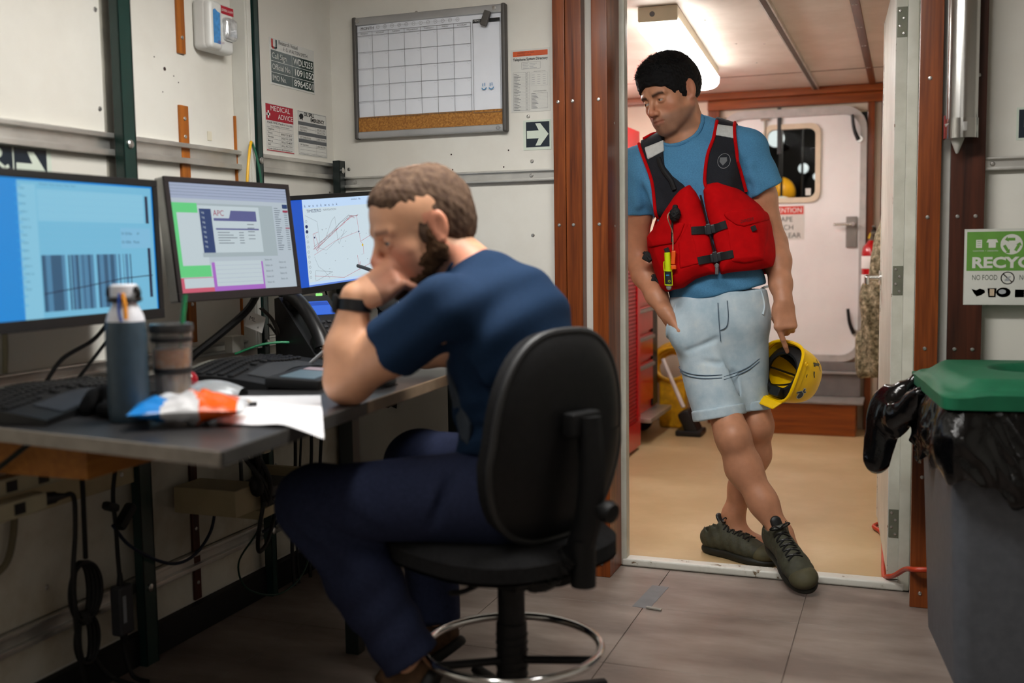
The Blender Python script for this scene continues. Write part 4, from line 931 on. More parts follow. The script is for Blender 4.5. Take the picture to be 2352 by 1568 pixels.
# crisp packet
t = thing('crisp_packet', 'shiny blue white and orange crisp packet lying at the desk corner', 'snack bag', (-1.265, 1.655, DZ), (0, 0, math.radians(30)))
def bag(a, b, top):
    x = (a-.5)*.21; y = (b-.5)*.135*(1-.12*math.sin(PI*a))
    z = .030*(math.sin(PI*a)**.5)*(math.sin(PI*b)**.5) + .006*math.sin(17*a+5*b)*math.sin(9*b+3*a)*math.sin(PI*a)*math.sin(PI*b) + .003*math.sin(41*a+13*b)*math.sin(PI*a)*math.sin(PI*b)
    return V3((x, y, .031+(z if top else -z*.9)))
s = Shape(); s.grid(lambda a, b: bag(a, b, True), 40, 24); s.grid(lambda a, b: bag(a, b, False), 40, 24)
for fi, f in enumerate(s.f):
    cc = sum((s.v[i] for i in f), V3())/4; a = cc.x/.21+.5; b = cc.y/.135+.5
    if a < .24+.08*math.sin(6*b): mi = 0
    elif .50+.10*math.sin(5*b+1) < a < .93 and b < .72+.15*math.sin(9*a): mi = 2
    elif a > .45 and b > .84: mi = 3
    else: mi = 1
    s.m[fi] = mi
ms = [mat('packet_blue', '#1c7fd0', .2, coat=.4), mat('packet_white', '#d3d3d6', .2, coat=.4), mat('packet_orange', '#e8590c', .2, coat=.4), mat('packet_yellow', '#e8a51e', .2, coat=.4)]
s.obj('packet', ms, t)
# papers and pens
def sheetpaper(label, pts, z0, droop=False):
    s = Shape(); a, b, c_, d = [V3((*p, 0)) for p in pts]
    def f(u, v, dz=0.0):
        p = a*(1-u)*(1-v)+b*u*(1-v)+c_*u*v+d*(1-u)*v
        z = DZ+z0+dz
        if droop: z += -.55*max(0, p.x+1.062)**1.3 + .004*math.exp(-((p.x+1.08)/.03)**2)
        return V3((p.x, p.y, z))
    s.grid(f, 20, 10); s.grid(lambda u, v: f(u, v, .0006), 20, 10)
    return tag(s.obj('paper_sheet', mat('bright_paper', '#e6e6ea', .55, var=.02), merge=False), label, 'paper')
sheetpaper('white sheet of paper overhanging the desk edge beside the crisp packet', [(-1.215, 1.66), (-.985, 1.665), (-1.215, 2.045), (-1.40, 1.985)], .0030, True)
sheetpaper('white paper lying under the overhanging sheet near the tumbler', [(-1.36, 1.80), (-1.22, 1.78), (-1.26, 2.03), (-1.47, 1.955)], .0012)
tag(Shape().tube([(-1.335, 1.822, DZ+.0085), (-1.262, 1.868, DZ+.0085)], .0045, n=10).obj('pen', M_BLACK), 'black pen lying on the white papers', 'pen')
# tablet device
t = thing('desk_calculator', 'black slab device with pale grey display in front of the right forearm', 'device', (-1.36, 2.24, DZ), (0, 0, math.radians(10)))
Shape().box((0, 0, .014), (.135, .235, .026), (.0, .06, 0), bev=.006).obj('case', M_BLACK, t)
Shape().box((.006, -.03, .0278), (.085, .135, .001), (0, .06, 0)).obj('display', emis('grey_display', '#6f8790', .6), t)
Shape().box((.006, .072, .0278), (.085, .05, .001), (0, .06, 0)).obj('side_panel', mat('pinkish_panel', '#8b7a80', .4), t)
t = thing('computer_mouse', 'black computer mouse on the desk edge under the raised forearm', 'mouse', (-1.165, 2.235, DZ))
Shape().ell((0, 0, .012), (.033, .055, .021), n=22, m=14).obj('shell', M_BLACK, t); Shape().box((0, 0, .002), (.05, .09, .004), bev=.002).obj('base', M_BLACK, t)
# desk phone
t = thing('desk_phone', 'black desk telephone with lit blue screen and corded handset', 'telephone', (-1.665, 2.80, DZ), (0, 0, math.radians(64)))
s = Shape()
s.prism([(-.10, .0), (.115, .0), (.115, .020), (-.075, .185), (-.10, .180)], .175, Matrix(((0, 0, 1), (-1, 0, 0), (0, 1, 0))), (-.0875, 0, .0)); s.obj('body', mat('phone_black', '#1d1d1f', .4), t)
sl = math.atan2(.165, -.19); d = V3((0, .19, .165)).normalized(); nn = V3((0, -.165, .19)).normalized()
def on(x, k, h=0): return V3((x, -.115, .020)) + d*k + nn*h
Mx = Matrix((V3((1, 0, 0)), d, nn)).transposed()
Shape().box(on(.030, .195, .001), (.080, .058, .003), Mx, bev=.001).obj('screen', emis('phone_screen', '#2c66d8', 1.0), t)
Shape().box(on(.030, .212, .003), (.074, .014, .0008), Mx).obj('screen_bar', emis('phone_screen_dark', '#1249b4', 1.0), t)
km = Shape().box((0, 0, 0), (.014, .009, .003), bev=.001).mesh('key'); km.materials.append(mat('phone_key', '#2e2f32', .4))
for r in range(5):
    for q in range(3):
        ob = bpy.data.objects.new('key', km); COL.objects.link(ob); ob.parent = t; ob.matrix_basis = Matrix.LocRotScale(on(.008+.022*q, .05+.021*r, .002), Mx.to_quaternion(), None)
s = Shape(); s.tube([on(-.060, .015, .016), on(-.060, .06, .034), on(-.060, .13, .040), on(-.060, .19, .034), on(-.060, .235, .016)], lambda q: .021+.006*abs(2*q-1)**2, n=14, smooth=6); s.box(on(-.060, .03, .012), (.046, .06, .035), Mx, bev=.012); s.box(on(-.060, .215, .012), (.046, .06, .035), Mx, bev=.012); s.obj('handset', mat('handset_black', '#161617', .35), t)
s = Shape(); s.tube([on(-.060, .0, .01)] + [on(-.09+.01*math.cos(k*.9), -.02-.004*k, .006+.01*math.sin(k*.9)) for k in range(24)], .003, n=6, smooth=3); s.obj('coiled_cord', M_BLACKR, t)
Shape().box((.02, .02, .19), (.02, .006, .008)).obj('message_lamp', emis('green_led', '#8fe37a', 1.2), t)
# headset hanging behind the wrist
t = thing('headset', 'black headset hanging below the chart monitor', 'headset', (-1.62, 3.12, .78))
Shape().lathe([(0, 0), (.033, .0), (.036, .010), (.030, .022), (0, .026)], (-1.565, 3.06, .925), V3((.5, -.85, .1)), n=28).obj('ear_cup', M_BLACK, t, world=True)
Shape().box((-1.58, 3.07, .86), (.03, .05, .11), bev=.012).obj('ear_pad', M_BLACK, t, world=True)
s = Shape(); s.tube([(-1.57, 3.065, .955), (-1.58, 3.06, 1.0), (-1.62, 3.07, 1.03), (-1.70, 3.10, 1.05)], .006, smooth=6, n=8); s.obj('headband', mat('dark_steel_band', '#3a3a3c', .25, .7), t, world=True)
s = Shape(); s.tube([(-1.585, 3.07, .80), (-1.66, 3.08, .785), (-1.72, 3.05, .79), (-1.75, 2.98, 1.0)], .003, smooth=6, n=6); s.obj('cord', M_BLACKR, t, world=True)
# cables behind the monitors
cable('thick black sleeve cable running from the silver rimmed monitor to the desk', [(-1.74, 2.60, .98), (-1.76, 2.57, .93), (-1.80, 2.50, .87), (-1.84, 2.44, .82), (-1.86, 2.42, .79)], .011, name='sleeved_cable')
cable('black cable curving down under the blue sonar monitor', [(-1.74, 2.00, .95), (-1.77, 1.97, .90), (-1.80, 1.90, .86), (-1.82, 1.86, .80)], .005)
cable('straight black cable slanting down under the blue sonar monitor', [(-1.74, 2.05, .95), (-1.78, 2.01, .88), (-1.82, 1.96, .80)], .004)
cable('cream cable on the wall below the blue sonar monitor', [(-1.925, 1.86, 1.0), (-1.925, 1.862, .90), (-1.925, 1.856, .83)], .006, mat('pale_cream_cable', '#8f8a70', .6))
cable('bright green cable arching behind the keyboard to the telephone', [(-1.84, 2.62, .80), (-1.78, 2.68, .825), (-1.72, 2.74, .825), (-1.66, 2.80, .80), (-1.62, 2.84, .785)], .0035, mat('bright_green_cable', '#1c8f5c', .4))
s = Shape()
for k in range(5):
    a = rng.uniform(-.006, .006, 8)
    s.tube([(-1.80+a[0], 2.70+a[1], .93), (-1.785+a[2], 2.73+a[3], .895), (-1.775+a[4], 2.755+a[5], .855), (-1.785+a[6], 2.765+a[7], .845), (-1.80+a[0], 2.74, .88)], .003, n=6, smooth=5)
tag(s.obj('twisted_cable', mat('brown_grey_cord', '#3a342e', .6)), 'twisted brown grey cord bundle hanging beside the white tag', 'cord')
t = thing('cable_tag', 'white cable tag with small black print below the silver rimmed monitor', 'tag', (-1.79, 2.66, .89))
Mt = frame((.45, .85, -.42), zax=(.8, -.5, .25)); Shape().box((-1.79, 2.655, .893), (.062, .050, .0015), Mt, bev=.0005).obj('card', M_WHITE, t, world=True)
P = Print(Mt, (-1.79, 2.655, .893), .0010); P.text('ML', -.022, .004, .018, M_INK); P.text('4', .010, -.014, .010, M_INK); P.obj('print', t)
tag(Shape().bx(-1.89, -1.86, 2.64, 2.70, .80, .85, bev=.004).obj('outlet_box', mat('white_outlet', '#b9b7ae', .45)), 'small white outlet box at the back of the desk', 'outlet')
tag(Shape().bx(-1.929, -1.90, 2.06, 2.22, 1.03, 1.10, bev=.003).obj('monitor_power_switch', M_BLACK), 'black switch box on the wall between the blue and silver monitors', 'switch')
# ================================================================ office chair
CHX, CHY = -0.800, 2.125
M_FAB = mat('charcoal_upholstery', '#232324', .85, var=.25, scale=120, bump=.25, bscale=500, spec=.12)
M_SHELL = mat('black_chair_shell', '#161617', .5, var=.2, scale=60, bump=.1, spec=.3)
t = thing('office_chair', 'black upholstered drafting chair with chrome foot ring and round column', 'chair', (CHX, CHY, 0), (0, 0, math.radians(-26)))
# local: chair faces -x, backrest at +x
s = Shape()
def seat(a, b, top):
    th = 2*PI*a; r = b**.8; x = .235*math.copysign(abs(math.cos(th))**.75, math.cos(th))*r-.03; y = .230*math.copysign(abs(math.sin(th))**.75, math.sin(th))*r
    e = (1-b**4)
    return V3((x, y, .470+.024*e**.5+.012*math.exp(-((x+.24)/.08)**2) if top else .440-.014*e**.5))
s.grid(lambda a, b: seat(a, b, True), 48, 14); s.grid(lambda a, b: seat(a, b, False), 48, 8); s.grid(lambda a, b: seat(a, 1, True)*(1-b)+seat(a, 1, False)*b, 48, 2); s.obj('seat', M_FAB, t)
s = Shape(); s.grid(lambda a, b: seat(a, b, False)*1.0+V3((0, 0, -.006-.02*(1-b))), 40, 6); s.obj('seat_pan', M_SHELL, t)
# backrest: rounded shield, curved round the back
def back(a, b, off, sc=1.0):
    th = 2*PI*a; cs, sn = math.cos(th), math.sin(th); r = b**.9
    wy = .192*(1 if sn < 0 else .96)*sc; y = wy*math.copysign(abs(cs)**.72, cs)*r
    z = .218*sc*math.copysign(abs(sn)**.8, sn)*r
    wz = 1-.10*max(0, z/.23); y *= wz
    x = -.55*y*y - .06*(z/.23)**2*.3 + off
    return V3((.165+x+.10*(z), y, .712+z))
s = Shape(); s.grid(lambda a, b: back(a, b, -.032-.020*(1-b**5)), 56, 14); s.grid(lambda a, b: back(a, 1, -.032+.036*b), 56, 2); s.obj('backrest', M_FAB, t)
s = Shape(); s.grid(lambda a, b: back(a, b, .006+.020*(1-b**6)), 56, 14); s.obj('back_shell', M_SHELL, t)
s = Shape(); s.tube([back(a/56, 1, .004) for a in range(56)], .008, n=8, closed=True); s.obj('edge_trim', mat('grey_black_edge', '#2c2c2d', .5), t)
s = Shape(); s.box((.215, 0, .745), (.035, .085, .05), bev=.008); s.tube([(.232, 0, .76), (.240, 0, .66), (.225, 0, .54), (.175, 0, .44), (.09, 0, .415), (-.02, 0, .415)], lambda q: .021, n=10, smooth=8, flat=1.5); s.obj('back_bar', M_SHELL, t)
s = Shape(); s.cyl((.243, 0, .585), (.272, 0, .578), .010); s.lathe([(0, 0), (.020, .002), (.024, .012), (.020, .026), (0, .030)], (.270, 0, .578), (1, 0, -.2), n=20); s.obj('adjuster_knob', M_SHELL, t)
s = Shape()
s.tube([(.215, 0, .50-.012*k+.006) for k in range(9)], .026, n=14); s.tube([(.20, -.02, .475), (.16, -.045, .43), (.10, -.03, .405)], lambda q: .026+.003*math.sin(q*60), n=12, smooth=16); s.obj('bellows', M_SHELL, t)
s = Shape(); s.box((0, 0, .400), (.20, .16, .035), bev=.008); s.obj('mechanism', M_SHELL, t)
s = Shape(); s.tube([(.02, -.08, .40), (.03, -.16, .395), (.03, -.20, .40)], .006, n=8, smooth=4); s.obj('lever', M_SHELL, t)
s = Shape(); s.lathe([(.034, .09), (.034, .28), (.030, .285), (.030, .39), (0, .39)], n=28); 
for k in range(9): s.torus((0, 0, .11+.018*k), .034, .0022, n=28, k=6)
s.obj('column', M_SHELL, t)
Shape().torus((0, 0, .225), .195, .0095, n=72, k=12).obj('foot_ring', mat('chrome_ring', (.8, .8, .79), .12, 1.0, var=.05), t)
for k in range(3):
    a = 2*PI*k/3+.35; Shape().tube([(.03*math.cos(a), .03*math.sin(a), .20), (.19*math.cos(a), .19*math.sin(a), .225)], .009, n=10).obj('ring_spoke', M_SHELL, t)
s = Shape(); s.lathe([(0, .07), (.045, .07), (.045, .10), (.036, .12), (0, .12)], n=24); s.obj('hub', M_SHELL, t)
for k in range(5):
    a = 2*PI*k/5+.2; e = V3((.27*math.cos(a), .27*math.sin(a), .07))
    s = Shape(); s.tube([(.03*math.cos(a), .03*math.sin(a), .095), (.15*math.cos(a), .15*math.sin(a), .088), e], lambda q: .022-.007*q, n=8, flat=.8); s.obj('base_arm', M_SHELL, t)
    cs = Shape(); p = V3((-math.sin(a), math.cos(a), 0))
    for sg in (-1, 1): cs.cyl(V3((e.x, e.y, .0255))+p*.008*sg, V3((e.x, e.y, .0255))+p*.024*sg, .025, n=20)
    cs.tube([V3((e.x, e.y, .075)), V3((e.x, e.y, .03))], .008, n=8); cs.obj('caster', M_BLACK, t)
# ================================================================ implicit surfaces for bodies and cloth
def A3(p): return np.array(p, dtype=np.float64)
class Prim:
    __slots__ = ('kind', 'a', 'b', 'ra', 'rb', 'M', 'op', 'k', 'c', 'R', 'fl')
def cone(a, b, ra, rb, op='+', k=.02, flat=None):
    """round cone; flat = (axis, s): squash (s < 1) or widen (s > 1) across an axis"""
    p = Prim(); p.kind = 0; p.a = A3(a); p.b = A3(b); p.ra = ra; p.rb = rb; p.op = op; p.k = k; p.M = None; p.fl = None
    if flat is not None:
        ax = A3(flat[0]); d = p.b-p.a
        if np.linalg.norm(d) > 1e-6: d = d/np.linalg.norm(d); ax = ax-d*(ax@d)
        ax = ax/np.linalg.norm(ax); p.fl = (ax, flat[1])
    s = max(1.0, flat[1]) if flat is not None else 1.0
    p.c = (p.a+p.b)/2; p.R = np.linalg.norm(p.b-p.a)/2+max(ra, rb)*s
    return p
def ell(c, r, rot=None, op='+', k=.02):
    p = Prim(); p.kind = 1; p.a = A3(c); p.ra = A3(r if hasattr(r, '__len__') else (r, r, r)); p.b = None; p.rb = 0; p.op = op; p.k = k; p.fl = None
    R = rot if isinstance(rot, np.ndarray) else np.array(rot if isinstance(rot, Matrix) else rotm(rot))
    p.M = R; p.c = p.a; p.R = p.ra.max()
    return p
def rbox(c, size, rot=None, rad=.005, op='+', k=.01):
    p = Prim(); p.kind = 2; p.a = A3(c); p.ra = A3(size)/2-rad; p.rb = rad; p.b = None; p.op = op; p.k = k; p.fl = None
    p.M = rot if isinstance(rot, np.ndarray) else np.array(rot if isinstance(rot, Matrix) else rotm(rot))
    p.c = p.a; p.R = np.linalg.norm(A3(size))/2
    return p
def plane(c, n, op='&', k=.004):
    """keeps the side opposite to n"""
    p = Prim(); p.kind = 3; p.a = A3(c); p.b = A3(n)/np.linalg.norm(A3(n)); p.op = op; p.k = k; p.c = p.a; p.R = 1e9; p.ra = p.rb = 0; p.M = None; p.fl = None
    return p
def func(f, op='d', k=0.0):
    """displacement: d += f(points)"""
    p = Prim(); p.kind = 4; p.a = f; p.op = op; p.k = k; p.c = np.zeros(3); p.R = 1e9; p.b = None; p.ra = p.rb = 0; p.M = None; p.fl = None
    return p
def chain(pts, rs, op='+', k=.02, flat=None, first=None):
    return [cone(pts[i], pts[i+1], rs[i], rs[i+1], op, (first if (first is not None and i == 0) else k), flat) for i in range(len(pts)-1)]
def pdist(p, X):
    if p.kind == 0:
        Q = X-p.a; ba = p.b-p.a; L = ba@ba
        if p.fl is not None:
            ax, s = p.fl; Q = Q + (Q@ax)[:, None]*(1/s-1)*ax
        if L < 1e-10: return np.sqrt((Q*Q).sum(1))-p.ra
        h = np.clip((Q@ba)/L, 0, 1); Q = Q-h[:, None]*ba
        return np.sqrt(np.einsum('ij,ij->i', Q, Q))-(p.ra+(p.rb-p.ra)*h)
    if p.kind == 1:
        Q = (X-p.a)@p.M/p.ra; k0 = np.sqrt(np.einsum('ij,ij->i', Q, Q)); Q = Q/p.ra
        k1 = np.sqrt(np.einsum('ij,ij->i', Q, Q)); return k0*(k0-1)/np.maximum(k1, 1e-9)
    if p.kind == 2:
        Q = np.abs((X-p.a)@p.M)-p.ra
        return np.sqrt((np.maximum(Q, 0)**2).sum(1))+np.minimum(Q.max(1), 0)-p.rb
    if p.kind == 3: return (X-p.a)@p.b
def smin(a, b, k):
    if k <= 0: return np.minimum(a, b)
    h = np.maximum(k-np.abs(a-b), 0)/k
    return np.minimum(a, b)-h*h*k*.25
def feval(prims, X):
    d = np.full(len(X), 1.0)
    for p in prims:
        if p.op == 'd': d = d+p.a(X); continue
        q = pdist(p, X)
        if p.op == '+': d = smin(d, q, p.k)
        elif p.op == '-': d = -smin(-d, q, p.k)
        elif p.op == '&': d = -smin(-d, -q, p.k)
        elif p.op == 'e': d = d-q        # engrave helper
    return d
def polygonise(prims, h, pad=.02):
    """sparse surface nets over the prims; returns verts, quads"""
    adds = [p for p in prims if p.op == '+']
    lo = np.min([p.c-p.R for p in adds], 0)-pad; hi = np.max([p.c+p.R for p in adds], 0)+pad
    B = 8; SB = 6; sb = h*B*SB
    n = np.ceil((hi-lo)/sb).astype(int)
    VP, KEY, FA = [], [], []
    BIG = 1 << 20
    rad = sb*.866; corner = np.array([[i, j, k] for i in (0, 1) for j in (0, 1) for k in (0, 1)])
    bg = np.stack(np.meshgrid(*[np.arange(SB)]*3, indexing='ij'), -1).reshape(-1, 3)
    sg = np.stack(np.meshgrid(*[np.arange(B+1)]*3, indexing='ij'), -1).reshape(-1, 3)
    edges = []
    for I in np.ndindex(*n):
        o = lo+np.array(I)*sb; cen = o+sb/2
        loc = [p for p in prims if p.R > 1e8 or np.linalg.norm(p.c-cen)-p.R < rad+.05+p.k]
        if not any(p.op == '+' for p in loc): continue
        bc = o+(bg+.5)*(h*B)
        d = feval(loc, bc)
        keep = np.abs(d) < h*B*.866*1.5+.003
        if not keep.any(): continue
        kb = bg[keep]
        X = (o+kb[:, None, :]*(h*B)+sg[None]*h).reshape(-1, 3)
        D = feval(loc, X).reshape(len(kb), B+1, B+1, B+1)
        base = (np.array(I)*SB+kb)*B                    # global cell index of block origin
        cs = [D[:, i:B+i, j:B+j, k:B+k] for i, j, k in corner]
        sgn = sum((c < 0).astype(np.int8) for c in cs)
        act = (sgn > 0) & (sgn < 8)
        if not act.any(): continue
        bi, ci, cj, ck = np.nonzero(act)
        cv = np.stack([c[act] for c in cs], 1)           # m x 8
        acc = np.zeros((len(bi), 3)); cnt = np.zeros(len(bi))
        for a in range(8):
            for b in range(a+1, 8):
                dd = corner[b]-corner[a]
                if np.abs(dd).sum() != 1: continue
                va, vb = cv[:, a], cv[:, b]; m = (va < 0) != (vb < 0)
                if not m.any(): continue
                tt = va[m]/(va[m]-vb[m]); acc[m] += corner[a]+tt[:, None]*dd; cnt[m] += 1
        gi = base[bi]+np.stack([ci, cj, ck], 1)
        VP.append(lo+(gi+acc/cnt[:, None])*h); KEY.append((gi[:, 0]*BIG+gi[:, 1])*BIG+gi[:, 2])
        for ax in range(3):
            e = np.zeros(3, int); e[ax] = 1
            s0 = D[:, :B, :B, :B] < 0
            s1 = D[:, e[0]:B+e[0], e[1]:B+e[1], e[2]:B+e[2]] < 0
            bi2, i2, j2, k2 = np.nonzero(s0 != s1)
            if len(bi2): edges.append((ax, base[bi2]+np.stack([i2, j2, k2], 1), s0[bi2, i2, j2, k2]))
    V = np.concatenate(VP); K = np.concatenate(KEY); K, idx = np.unique(K, return_index=True); V = V[idx]
    F = []
    for ax, g, s in edges:
        u, v = [(1, 2), (2, 0), (0, 1)][ax]
        q = []
        for du, dv in ((0, 0), (-1, 0), (-1, -1), (0, -1)):
            gg = g.copy(); gg[:, u] += du; gg[:, v] += dv
            q.append((gg[:, 0]*BIG+gg[:, 1])*BIG+gg[:, 2])
        q = np.stack(q, 1); ix = np.searchsorted(K, q); ix[ix >= len(K)] = 0
        ok = (K[ix] == q).all(1); ix = ix[ok]; fl = s[ok]
        ix[~fl] = ix[~fl][:, ::-1]; F.append(ix)
    F = np.concatenate(F)
    return V, F
def relax(V, F, it=1, lam=.5):
    n = len(V); e = np.concatenate([F[:, [0, 1]], F[:, [1, 2]], F[:, [2, 3]], F[:, [3, 0]]])
    e = np.concatenate([e, e[:, ::-1]])
    cnt = np.bincount(e[:, 0], minlength=n).astype(float); cnt[cnt == 0] = 1
    for _ in range(it):
        s = np.stack([np.bincount(e[:, 0], V[e[:, 1], a], minlength=n) for a in range(3)], 1)/cnt[:, None]
        V = V*(1-lam)+s*lam
    return V
def implicit(name, prims, h, mats, parent=None, color=None, it=1, keep=None, matidx=None, label=None, origin=None):
    V, F = polygonise(prims, h)
    if it: V = relax(V, F, it)
    if keep is not None:
        m = keep(V); fm = m[F].all(1); F = F[fm]
        used = np.unique(F); mp = -np.ones(len(V), int); mp[used] = np.arange(len(used)); V = V[used]; F = mp[F]
    W = V.copy()
    if parent is not None:
        Mi = np.array(wmat(parent).inverted()); W = V@Mi[:3, :3].T+Mi[:3, 3]
    me = bpy.data.meshes.new(name)
    me.vertices.add(len(W)); me.vertices.foreach_set('co', W.astype(np.float32).ravel())
    me.loops.add(F.size); me.loops.foreach_set('vertex_index', F.astype(np.int32).ravel())
    me.polygons.add(len(F)); me.polygons.foreach_set('loop_start', (np.arange(len(F))*4).astype(np.int32))
    me.polygons.foreach_set('use_smooth', np.ones(len(F), bool))
    if matidx is not None:
        me.polygons.foreach_set('material_index', matidx(V[F].mean(1)).astype(np.int32))
    me.update(calc_edges=True); me.validate()
    if color is not None:
        c = color(V); at = me.color_attributes.new('tint', 'FLOAT_COLOR', 'POINT')
        at.data.foreach_set('color', np.concatenate([c, np.ones((len(c), 1))], 1).astype(np.float32).ravel())
    for m in (mats if isinstance(mats, (list, tuple)) else [mats]): me.materials.append(m)
    o = bpy.data.objects.new(name, me); COL.objects.link(o)
    if parent is not None: o.parent = parent
    if label: o['label'] = label
    return o
def sstep(x, a, b):
    t = np.clip((x-a)/(b-a), 0, 1); return t*t*(3-2*t)
def snoise(X, s, seed=0):
    """cheap smooth pseudo noise in -1..1"""
    r = np.random.default_rng(seed); v = np.zeros(len(X))
    for k in range(5):
        w = r.normal(size=3); w /= np.linalg.norm(w); v += np.sin((X@w)*s*r.uniform(.6, 1.6)+r.uniform(0, 6.28))
    return v/5**.5*.8
def local(o, ax, ay, az):
    """head/hand frame: columns are local axes; returns function local->world and rotation array"""
    R = np.stack([A3(ax), A3(ay), A3(az)], 1)
    for i in range(3): R[:, i] /= np.linalg.norm(R[:, i])
    o = A3(o)
    return (lambda p: o+R@A3(p)), R, (lambda X: (X-o)@R)
def fdist(f, op='&', k=.004):
    """signed distance given by a function"""
    p = func(f, op, k); p.kind = 5; return p
_pd0 = pdist
def pdist(p, X):
    return p.a(X) if p.kind == 5 else _pd0(p, X)
def poly_sd(P, x, z):
    """signed distance to a polygon in a plane (negative inside), vectorised"""
    P = np.asarray(P, float); n = len(P); d = np.full(len(x), 1e9); s = np.ones(len(x))
    for i in range(n):
        a, b = P[i], P[i-1]; ex, ez = b-a; wx, wz = x-a[0], z-a[1]
        t = np.clip((wx*ex+wz*ez)/(ex*ex+ez*ez+1e-12), 0, 1)
        d = np.minimum(d, (wx-ex*t)**2+(wz-ez*t)**2)
        c1 = z >= a[1]; c2 = z < b[1]; c3 = ex*wz > ez*wx
        flip = (c1 & c2 & c3) | (~c1 & ~c2 & ~c3); s[flip] *= -1
    return s*np.sqrt(d)
def smooth_poly(P, k=4):
    return [(p.x, p.y) for p in spline([V3((a, b, 0)) for a, b in P], k, True)]
def front(prims, pts, y0, y1, off=0.0, n=60):
    """walk from y0 to y1 at each (x, z) until the surface; returns world points"""
    pts = np.asarray(pts, float); y = np.full(len(pts), y0); ok = np.zeros(len(pts), bool)
    for i in range(n):
        X = np.stack([pts[:, 0], y, pts[:, 1]], 1); d = feval(prims, X)-off
        y = y+np.clip(d, -.02, .02)*.9*np.sign(y1-y0)
    return np.stack([pts[:, 0], y, pts[:, 1]], 1)
# ---------------------------------------------------------------- head and hand builders
def head_prims(L, R, s=1.0, brow=1.0):
    """local axes: x = person's right, y = forward, z = up; origin between the ears at eye height"""
    P = []
    def e(c, r, rot=None, op='+', k=.015):
        rr = R@np.array(rotm(rot)) if rot is not None else R
        P.append(ell(L(A3(c)*s), A3(r)*s, rr, op, k*s))
    def c(a, b, ra, rb, op='+', k=.012): P.append(cone(L(A3(a)*s), L(A3(b)*s), ra*s, rb*s, op, k*s))
    e((0, -.012, .036), (.077, .097, .086)); e((0, .020, .030), (.070, .075, .070), k=.03)
    e((0, .040, -.030), (.060, .055, .075), k=.03)
    for g in (-1, 1):
        c((g*.058, .000, -.048), (g*.026, .070, -.098), .019, .015, k=.025)
        e((g*.046, .060, -.028), (.020, .020, .018), k=.022)
        e((g*.040, .050, -.068), (.020, .026, .026), k=.025)
        c((g*.016, .0925, .020), (g*.047, .080, .018), .0085*brow, .007, k=.014)
    e((0, .074, -.100), (.026, .022, .019), k=.022); e((0, .079, -.066), (.033, .026, .030), k=.022)
    for g in (-1, 1): e((g*.032, .098, -.002), (.019, .014, .0115), None, '-', .012)
    c((0, .094, .008), (0, .117, -.030), .0065, .0088, k=.012); e((0, .1155, -.036), (.0115, .0115, .0105), k=.009)
    for g in (-1, 1): e((g*.0115, .106, -.040), (.0085, .0095, .0085), k=.007)
    for g in (-1, 1): e((g*.0065, .110, -.0485), (.0036, .0055, .0040), None, '-', .003)
    for g in (-1, 1):   # lids
        e((g*.032, .0815, -.003), (.0152, .0150, .0142), k=.005)
        e((g*.032, .0985, -.0035), (.0126, .0170, .0034), None, '-', .0020)
    for g in (-1, 1):
        c((0, .1045, -.0625), (g*.020, .0935, -.0665), .0048, .0030, k=.005); c((0, .1030, -.0735), (g*.018, .0940, -.0705), .0060, .0034, k=.005)
    for g in (-1, 1):
        c((0, .1105, -.0676), (g*.012, .1062, -.0682), .0022, .0021, '-', .004); c((g*.012, .1062, -.0682), (g*.0225, .0985, -.0690), .0021, .0016, '-', .004)
    for g in (-1, 1):   # ears
        e((g*.079, -.008, -.004), (.0075, .0185, .0315), (.18, 0, g*.32), k=.006)
        e((g*.087, -.003, -.000), (.0060, .0100, .0190), (.18, 0, g*.32), '-', .004)
        c((g*.080, -.004, -.030), (g*.072, .004, -.034), .0070, .0065, k=.006)
    return P
def eyes(L, R, s, parent, gaze, iris, tag_=''):
    for g in (-1, 1):
        c0 = L(A3((g*.032, .0815, -.003))*s); d = A3(gaze)/np.linalg.norm(gaze)
        sh = Shape(); sh.ell(c0, .0124*s, n=24, m=16); o = sh.obj('eyeball', mat('eye_white', '#a89b92', .2, var=.03), parent, world=True)
        sh = Shape(); sh.lathe([(0, .0129*s), (.0034*s, .0125*s), (.0062*s, .0113*s), (.0065*s, .0106*s)], tuple(c0), V3(d), n=20); sh.obj('iris', mat('iris_'+iris, iris, .1, var=.2), o, world=True)
def hand_prims(o, R, curls, spread=(.10, .03, -.04, -.12), thumb=((.022, .020, -.012), (.040, .045, -.022), (.046, .070, -.024)), s=1.0, k=.004, lens=None):
    """local x = thumb side, y = along the fingers, z = back of hand; o = wrist centre.
    curls: 4 x (mcp, pip, dip) radians, index first"""
    o = A3(o); P = []
    def W(p): return o+R@(A3(p)*s)
    P.append(cone(W((0, -.005, 0)), W((0, .02, 0)), .026*s, .028*s, k=.02, flat=(R[:, 2], .72)))
    for x in (-.026, -.010, .008, .026): P.append(cone(W((x*.75, .022, 0)), W((x, .082, .002)), .0150*s, .0125*s, k=.014))
    P.append(cone(W((.014, .018, -.010)), W((.026, .042, -.012)), .017*s, .014*s, k=.015))
    xs = (.026, .0088, -.0090, -.0262); ln = lens or ((.040, .024, .020), (.044, .027, .021), (.041, .025, .020), (.032, .019, .018))
    for i in range(4):
        a = W((xs[i], .084, .002)); ang = 0.0; r0 = (.0098, .0100, .0095, .0084)[i]
        sp = spread[i]; pts = [a]
        for j in range(3):
            ang += curls[i][j]; d = np.array([math.sin(sp)*math.cos(ang), math.cos(sp)*math.cos(ang), -math.sin(ang)])
            pts.append(pts[-1]+R@d*ln[i][j]*s)
        P += chain(pts, [r0*s, r0*.92*s, r0*.84*s, r0*.74*s], k=k, first=.010)
    t = [W(p) for p in thumb]; P += chain(t, [.0135*s, .0112*s, .0088*s], k=.006, first=.016)
    return P

